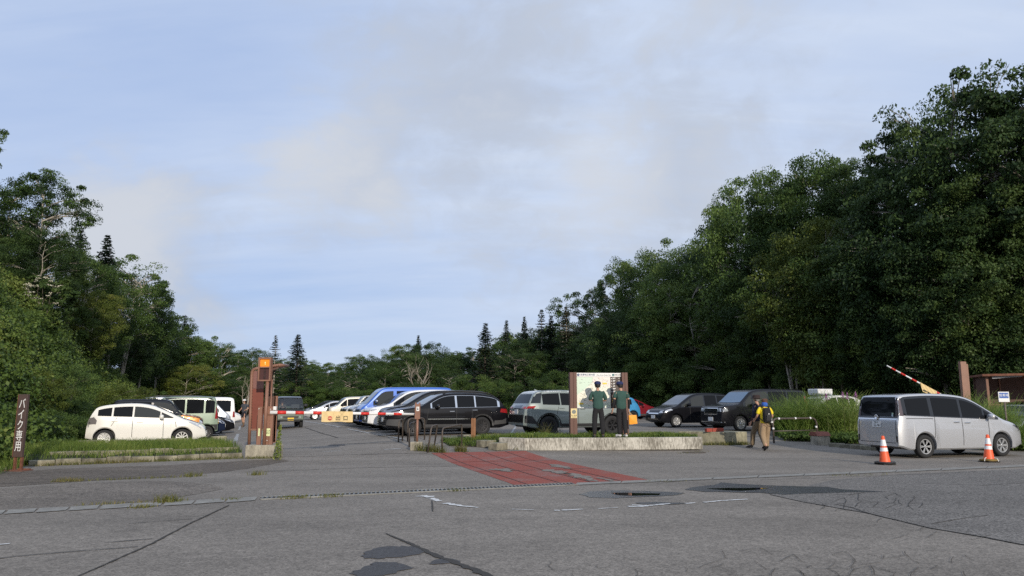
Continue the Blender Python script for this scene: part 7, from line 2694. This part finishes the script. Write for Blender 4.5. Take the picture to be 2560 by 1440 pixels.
def person(label, loc, rz, H, J, wear, group=None):
    """J = joints in metres for a 1.72 m figure facing +y; wear = clothing settings"""
    o = thing('person', label, 'person', loc, rz, group)
    s = H / 1.72
    o.scale = (s, s, s)
    j = dict(pel=(0, 0, .93), waist=(0, 0, 1.07), chest=(0, .0, 1.27), neck=(0, -.005, 1.45), hb=(0, .015, 1.525), hm=(0, .03, 1.605), ht=(0, .02, 1.675))
    for sg, n_ in ((-1, 'L'), (1, 'R')):
        j.update({'sh' + n_: (sg * .175, -.01, 1.395), 'el' + n_: (sg * .235, -.02, 1.12), 'wr' + n_: (sg * .245, .05, .87), 'hip' + n_: (sg * .09, 0, .87), 'kn' + n_: (sg * .105, .02, .49), 'an' + n_: (sg * .11, -.03, .085), 'toe' + n_: (sg * .125, .14, .035)})
    j.update(J)
    j = {k: Vector(v) for k, v in j.items()}
    # the body, one continuous surface from the pelvis out
    V, E, R_ = [j['pel']], [], [.10]
    w = chain(V, E, R_, [j['waist'], j['chest']], [.088, .092], 0)
    nk = chain(V, E, R_, [j['neck']], [.060], w)
    hd = chain(V, E, R_, [j['hb'], j['hm'], j['ht']], [.062, .084, .068], nk)
    fw = Vector(wear.get('face', (0, 1, 0))).normalized()
    sd_ = Vector((fw.y, -fw.x, 0))
    V.append(j['hm'] + fw * .098 + Vector((0, 0, -.012)))
    R_.append(.013)
    E.append((hd - 1, len(V) - 1))
    V.append(j['hb'] + fw * .06 + Vector((0, 0, .0)))
    R_.append(.030)
    E.append((hd - 2, len(V) - 1))
    for sg in (-1, 1):
        V.append(j['hm'] + sd_ * sg * .086 + Vector((0, 0, -.01)))
        R_.append(.014)
        E.append((hd - 1, len(V) - 1))
    for n_ in 'LR':
        sg = -1 if n_ == 'L' else 1
        wr = chain(V, E, R_, [j['sh' + n_], j['el' + n_], j['wr' + n_]], [.046, .038, .026], w)
        if wear.get('hands', True):
            d = (j['wr' + n_] - j['el' + n_]).normalized()
            sdv = Vector(wear.get('palm', (0, 1, 0)))
            sdv = (sdv - d * sdv.dot(d)).normalized()
            nrm = d.cross(sdv) * sg
            pal = j['wr' + n_] + d * .07
            pk = chain(V, E, R_, [pal], [.031], wr)
            for q_, L in ((-.027, .060), (-.009, .075), (.009, .080), (.027, .072)):
                b0 = pal + sdv * q_ + d * .03
                chain(V, E, R_, [b0, b0 + d * L * .5 + nrm * .008, b0 + d * L * .85 + nrm * .03], [.0095, .0088, .0075], pk)
            chain(V, E, R_, [pal + sdv * .032 - d * .02, pal + sdv * .055 + d * .015 + nrm * .01, pal + sdv * .060 + d * .045 + nrm * .018], [.012, .010, .008], pk)
        chain(V, E, R_, [j['hip' + n_], j['kn' + n_], j['an' + n_]], [.078, .054, .036], 0)
    b_ = skin('body', V, E, R_, m_skin, o, 1, 1.0)
    if wear.get('eyes'):
        for sg in (-1, 1):
            c = j['hm'] + fw * .078 + sd_ * sg * .030 + Vector((0, 0, .012))
            MB().lathe([(.0, -.008), (.009, 0), (.0, .008)], n=8, M=Matrix.Translation(c)).build('eye', m_ink, b_)
        MB().box(j['hb'] + fw * .088 + Vector((0, 0, .012)), (.04, .006, .007)).build('mouth', mat('lip', (.25, .09, .07), .6), b_)
    # top
    tm_ = wear['top']
    slv = wear.get('sleeve', 1.0)
    hem = wear.get('hem', .84)
    V, E, R_ = [Vector((j['pel'].x, j['pel'].y, hem))], [], [.185]
    w = chain(V, E, R_, [j['pel'] + Vector((0, 0, .08)), j['waist'] + Vector((0, 0, .06)), j['chest']], [.182, .178, .185], 0)
    chain(V, E, R_, [j['chest'] + Vector((0, -.005, .13)), j['neck'] + Vector((0, -.01, .0))], [.135, .072], w)
    for n_ in 'LR':
        e0 = j['sh' + n_].lerp(j['el' + n_], min(1, slv))
        pts, rd = [j['sh' + n_] + Vector((0, 0, -.005)), e0], [.068, .074]
        if slv > 1:
            pts.append(j['el' + n_].lerp(j['wr' + n_], slv - 1))
            rd = [.068, .064, .052]
        chain(V, E, R_, pts, rd, w)
    skin('shirt', V, E, R_, tm_, o, 2, .68 if not wear.get('deep') else 1.0)
    if wear.get('under'):
        for n_ in 'LR':
            V, E, R_ = [j['sh' + n_].lerp(j['el' + n_], .75)], [], [.052]
            chain(V, E, R_, [j['el' + n_], j['wr' + n_]], [.047, .036], 0)
            skin('sleeve', V, E, R_, wear['under'], o, 1)
    # trousers or shorts
    leg = wear.get('leg', 1.0)
    V, E, R_ = [j['pel'] + Vector((0, 0, .06))], [], [.165]
    w = chain(V, E, R_, [j['pel'] + Vector((0, 0, -.06))], [.155], 0)
    fat = wear.get('fat', 1.0)
    for n_ in 'LR':
        pts, rd = [j['hip' + n_] + Vector((0, 0, -.05)), j['kn' + n_], j['an' + n_] + Vector((0, 0, .0))], [.108 * fat, .088 * fat, .070 * fat]
        if leg < 1:
            pts, rd = [pts[0], pts[0].lerp(pts[1], leg)], [.10, .098]
        chain(V, E, R_, pts, rd, w)
    skin('trousers', V, E, R_, wear['bottom'], o, 2, .8 if not wear.get('deep') else 1.0)
    if wear.get('socks'):
        for n_ in 'LR':
            V, E, R_ = [j['an' + n_]], [], [.045]
            chain(V, E, R_, [j['an' + n_].lerp(j['kn' + n_], .55)], [.062], 0)
            skin('sock', V, E, R_, wear['socks'], o, 1)
    for n_ in 'LR':
        an, toe = j['an' + n_], j['toe' + n_]
        d = (toe - an)
        V, E, R_ = [an + Vector((0, -.0, .0))], [], [(.046)]
        chain(V, E, R_, [an - d * .28 + Vector((0, 0, -.045)), ], [.036], 0)
        chain(V, E, R_, [an.lerp(toe, .5), toe, toe + d.normalized() * .05], [.045, .040, .026], 0)
        skin('shoe', V, E, R_, wear['shoe'], o, 1)
    # hair and headgear
    T = Matrix.Translation(j['hm'] + Vector((0, 0, .0))) @ Matrix((sd_, fw, Vector((0, 0, 1)))).transposed().to_4x4()
    hr = MB()
    n = 18
    for i in range(7):
        for k in range(n):
            a = 2 * PI * k / n
            front = max(0, math.sin(a))
            zlo = -.075 + .115 * front
            t_ = i / 6
            z = zlo + (.098 - zlo) * t_
            rr_ = .094 * math.sqrt(max(0.0, 1 - max(0, (z - .0) / .1) ** 2)) if z > 0 else .094 + z * .22
            hr.v.append(tuple(T @ Vector((math.cos(a) * rr_, math.sin(a) * rr_ * 1.08 - .008, z))))
    for i in range(6):
        for k in range(n):
            hr.f.append((i * n + k, i * n + (k + 1) % n, (i + 1) * n + (k + 1) % n, (i + 1) * n + k))
    hr.build('hair', wear.get('hairmat', m_hair), o, True)
    hat = wear.get('hat')
    if hat:
        kind, hm_ = hat
        hm2 = MB()
        if kind == 'cap':
            hm2.lathe([(.104, .022), (.107, .045), (.103, .075), (.085, .105), (.055, .120), (.015, .126)], n=24, M=T @ Matrix.Diagonal((1, 1.10, 1, 1)))
            pts = [(math.cos(a) * .085, .075 + math.sin(a) * .105) for a in [PI * k / 10 for k in range(11)]]
            V0 = len(hm2.v)
            for z in (.030, .022):
                for x, y in pts:
                    hm2.v.append(tuple(T @ Vector((x, y, z - (y - .1) * .12))))
            m_ = len(pts)
            hm2.f += [tuple(V0 + k for k in range(m_)), tuple(V0 + m_ + k for k in range(m_))[::-1]] + [(V0 + k, V0 + (k + 1) % m_, V0 + m_ + (k + 1) % m_, V0 + m_ + k) for k in range(m_)]
        else:
            hm2.lathe([(.165, .012), (.168, .020), (.112, .034), (.108, .070), (.100, .118), (.075, .132), (.0, .128)], n=28, M=T @ Matrix.Diagonal((1, 1.12, 1, 1)))
        hm2.build('hat' if kind != 'cap' else 'cap', hm_, o, True)
    return o, j


navyc, greenT = cloth('navy', (.018, .026, .085)), cloth('dark_green', (.030, .075, .062))
blk, wsh = cloth('black', (.012, .012, .014)), mat('white_shoe', (.62, .60, .60), .6, noise=(20, .2))
# the two men before the map, standing on the planter's edge
ed = lambda px_: (lambda x: pF0.y + (x - pF0.x) * pd.y / pd.x + .16)(P(px_, HOR, 23.4).x)
y1 = ed(1495)
p1 = Vector((P(1495, HOR, y1).x, y1, pb + PZ))
person('man in a dark green T-shirt and navy cap, arms folded before the map', p1, R(2), 1.755,
       dict(elL=(-.255, .03, 1.13), elR=(.255, .03, 1.13), wrL=(.0, .23, 1.17), wrR=(-.02, .24, 1.11), anL=(-.125, -.02, .075), anR=(.135, -.02, .075), knL=(-.115, .01, .48), knR=(.12, .01, .48), toeL=(-.16, .12, .035), toeR=(.17, .12, .035)),
       dict(top=greenT, bottom=blk, shoe=mat('grey_shoe', (.055, .055, .05), .8), hat=('cap', navyc), sleeve=1.0, hem=.80, fat=1.0, palm=(0, 0, 1), deep=False, face=(.08, 1, 0)), None)
y2 = ed(1553)
p2 = Vector((P(1553, HOR, y2).x, y2, pb + PZ))
o2, j2 = person('man in a dark green T-shirt and white trainers holding an orange bag', p2, R(14), 1.755,
                dict(elL=(-.25, -.03, 1.12), wrL=(-.27, .03, .88), elR=(.25, -.03, 1.12), wrR=(.25, .0, .86), anL=(-.06, .03, .075), toeL=(-.16, .17, .035), knL=(-.08, .03, .48), anR=(.115, -.06, .075), toeR=(.10, .10, .035), neck=(0, .0, 1.45), hb=(-.01, .03, 1.52), hm=(-.02, .045, 1.60), ht=(-.02, .035, 1.67)),
                dict(top=greenT, bottom=blk, shoe=wsh, hat=('cap', navyc), sleeve=.78, hem=.80, under=blk, face=(-.62, .75, 0), fat=.95))
hw_ = Matrix.Translation(p2) @ Matrix.Rotation(R(14), 4, 'Z') @ Matrix.Scale(1.755 / 1.72, 4)
hp = hw_ @ (j2['wrR'] + Vector((0, 0, -.10)))
bag = thing('shopping_bag', 'bright orange shopping bag hanging from the man\'s hand', 'bag', hp, R(4))
bo_ = MB()
V = [(-.02, -.05, -.10), (.26, -.05, -.09), (.26, .05, -.09), (-.02, .05, -.10), (.0, -.05, -.43), (.29, -.05, -.40), (.29, .05, -.40), (.0, .05, -.43), (.10, -.075, -.27), (.19, .07, -.27)]
bo_.add([(x - .0, y, z) for x, y, z in V], [(0, 1, 8), (1, 5, 8), (5, 4, 8), (4, 0, 8), (2, 3, 9), (3, 7, 9), (7, 6, 9), (6, 2, 9), (1, 2, 6, 5), (3, 0, 4, 7), (4, 5, 6, 7)])
bo_.build('sack', mat('orange_bag', (.85, .34, .02), .6, bump=(8, .6)), bag)
for y in (-.05, .05):
    MB().tube([(.03, y, -.11), (.015, y * .4, -.03), (.0, 0, .01), (.05, y * .4, -.03), (.13, y, -.105)], .006, 6).build('handle', mat('bag_handle', (.80, .45, .16), .6), bag)
MB().box((.17, -.058, -.22), (.03, .004, .12)).build('bag_print', mat('bag_print', (.30, .10, .02), .7), bag)

bag.scale = (.88, .88, .88)
# two hikers walking away on the right
khaki, khaki2 = cloth('khaki', (.30, .21, .125)), cloth('brown_khaki', (.17, .125, .075))
yh = 24.6
q = on(1893, yh)
person('hiker in a dark brimmed hat and navy top walking beside the rail', q, R(30), 1.74,
       dict(anL=(-.09, .26, .085), toeL=(-.10, .43, .035), knL=(-.10, .20, .49), anR=(.09, -.20, .12), toeR=(.10, -.06, .04), knR=(.10, .02, .49), elL=(-.24, -.06, 1.12), wrL=(-.25, .06, .88), elR=(.23, .04, 1.13), wrR=(.24, .2, .92)),
       dict(top=cloth('navy_top', (.010, .012, .032)), bottom=khaki2, shoe=mat('dark_boot', (.012, .012, .012), .7), hat=('brim', cloth('dark_hat', (.03, .018, .016))), sleeve=1.55, under=cloth('brown_sleeve', (.065, .028, .026)), face=(-.75, .65, 0), fat=1.12, eyes=True, hairmat=mat('grey_hair', (.2, .19, .18), .8)))
q = on(1910, yh - .6)
hz_, hh_ = R(8), 1.67
oy, jy = person('hiker in a yellow T-shirt with a black backpack, walking away', q, hz_, hh_,
                dict(anL=(-.11, -.22, .14), toeL=(-.12, -.10, .035), knL=(-.11, -.02, .48), anR=(.10, .22, .085), toeR=(.12, .38, .035), knR=(.105, .18, .49), elL=(-.26, .02, 1.13), wrL=(-.24, .22, 1.02), elR=(.27, -.02, 1.12), wrR=(.25, .20, 1.0), hb=(.03, .03, 1.52), hm=(.045, .05, 1.59), ht=(.045, .045, 1.655), neck=(.01, .01, 1.45)),
                dict(top=cloth('yellow', (.78, .60, .02)), bottom=khaki, shoe=mat('dark_boot', (0, 0, 0)), sleeve=.85, hat=None, hairmat=cloth('brown_cap', (.11, .052, .035)), face=(.2, 1, 0), fat=1.15))
T = Matrix.Translation(jy['hb'])
MB().lathe([(.085, -.085), (.098, -.03), (.094, .02), (.085, .055)], n=18, M=T).build('neck_scarf', cloth('blue_scarf', (.035, .12, .45)), oy, True)
MB().lathe([(.098, .03), (.104, .05), (.095, .085), (.06, .108), (.0, .113)], n=20, M=Matrix.Translation(jy['hm'])).build('cap', cloth('brown_cap', (0, 0, 0)), oy, True)
bp_ = thing('backpack', 'black hiking backpack on the yellow T-shirt', 'backpack', Vector(q), hz_)
bp_.scale = (hh_ / 1.72,) * 3
bk = MB()
V0 = []
for z, hx_, y0, y1 in ((.90, .10, -.16, -.13), (.93, .135, -.24, -.13), (1.05, .145, -.285, -.12), (1.22, .14, -.27, -.12), (1.34, .12, -.235, -.12), (1.40, .075, -.19, -.12)):
    V0 += [(-hx_, y1, z), (-hx_ * .85, y0 * .93, z), (0, y0, z), (hx_ * .85, y0 * .93, z), (hx_, y1, z)]
F0 = [(5 * i + k, 5 * i + (k + 1) % 5, 5 * i + 5 + (k + 1) % 5, 5 * i + 5 + k) for i in range(5) for k in range(5)] + [(0, 1, 2, 3, 4), (29, 28, 27, 26, 25)]
bk.add(V0, F0)
m_pack = cloth('pack_black', (.012, .012, .013))
bk.build('pack', m_pack, bp_, bevel=.02)
MB().add([(-.09, -.285, .98), (.09, -.285, .98), (.09, -.31, 1.12), (-.09, -.31, 1.12), (.08, -.285, 1.18), (-.08, -.285, 1.18)], [(0, 1, 2, 3), (3, 2, 4, 5)]).build('pocket', cloth('pack_grey', (.03, .03, .032)), bp_)
MB().box((.0, -.29, 1.20), (.05, .01, .03)).box((.1, -.27, 1.02), (.02, .02, .09)).build('patch', mat('pale_patch', (.5, .5, .48), .7), bp_)
for sg in (-1, 1):
    MB().tube([(sg * .10, -.15, 1.36), (sg * .12, -.07, 1.435), (sg * .135, .06, 1.42), (sg * .14, .13, 1.30), (sg * .15, .10, 1.10), (sg * .15, -.1, .98)], .020, 6).build('shoulder_strap', m_pack, bp_, True)
MB().tube([(-.12, -.2, .93), (-.05, -.19, .84), (.06, -.19, .78), (.12, -.19, .86), (.135, -.2, .95)], .007, 6).tube([(.06, -.19, .78), (.03, -.2, .9), (.12, -.21, 1.0)], .006, 6).build('dangling_strap', mat('brown_strap', (.05, .03, .02), .8), bp_)
MB().lathe([(.0, -.03), (.04, -.02), (.045, .015), (.0, .03)], n=12, M=Matrix.Translation((.13, -.2, .93))).build('white_pouch', m_wht, bp_, True)

# hiker coming down the lane on the left
q = on(612, 47)
person('hiker in a white cap, dark vest and shorts walking down the lane', q, PI - R(16), 1.72,
       dict(anL=(-.10, .12, .085), toeL=(-.11, .27, .035), knL=(-.10, .12, .49), anR=(.09, -.14, .10), toeR=(.10, .02, .035), elL=(-.25, -.05, 1.12), wrL=(-.22, .16, 1.05), elR=(.25, -.05, 1.12), wrR=(.22, .14, 1.02)),
       dict(top=cloth('dark_vest', (.055, .06, .072)), bottom=cloth('dark_shorts', (.012, .013, .02)), shoe=mat('tan_boot', (.14, .085, .05), .8), hat=('cap', mat('white_cap', (.66, .66, .66), .7)), sleeve=.7, leg=.85, socks=cloth('tan_sock', (.16, .10, .06)), eyes=True))
# driver of the truck
f_ = Vector((math.cos(TH), math.sin(TH), 0))
lft = Vector((-f_.y, f_.x, 0))
pos = Vector(TRK.location) + f_ * .50 - lft * .36 + Vector((0, 0, .04))
person('driver in an olive jacket behind the wheel of the green truck', pos, TH - PI / 2, 1.70,
       dict(pel=(0, 0, .72), waist=(0, -.02, .86), chest=(0, -.03, 1.06), neck=(0, -.03, 1.24), hb=(0, -.01, 1.31), hm=(0, .0, 1.39), ht=(0, -.01, 1.46), shL=(-.175, -.03, 1.18), shR=(.175, -.03, 1.18), elL=(-.27, .12, .98), elR=(.27, .12, .98), wrL=(-.10, .38, 1.10), wrR=(.10, .38, 1.10),
            hipL=(-.09, .05, .70), hipR=(.09, .05, .70), knL=(-.12, .42, .74), knR=(.12, .42, .74), anL=(-.12, .52, .42), anR=(.12, .52, .42), toeL=(-.12, .64, .38), toeR=(.12, .64, .38)),
       dict(top=cloth('olive', (.16, .145, .095)), bottom=khaki2, shoe=mat('dark_boot', (0, 0, 0)), sleeve=1.8, hem=.68, deep=True, hat=('cap', cloth('brown_cap', (0, 0, 0))), eyes=True))
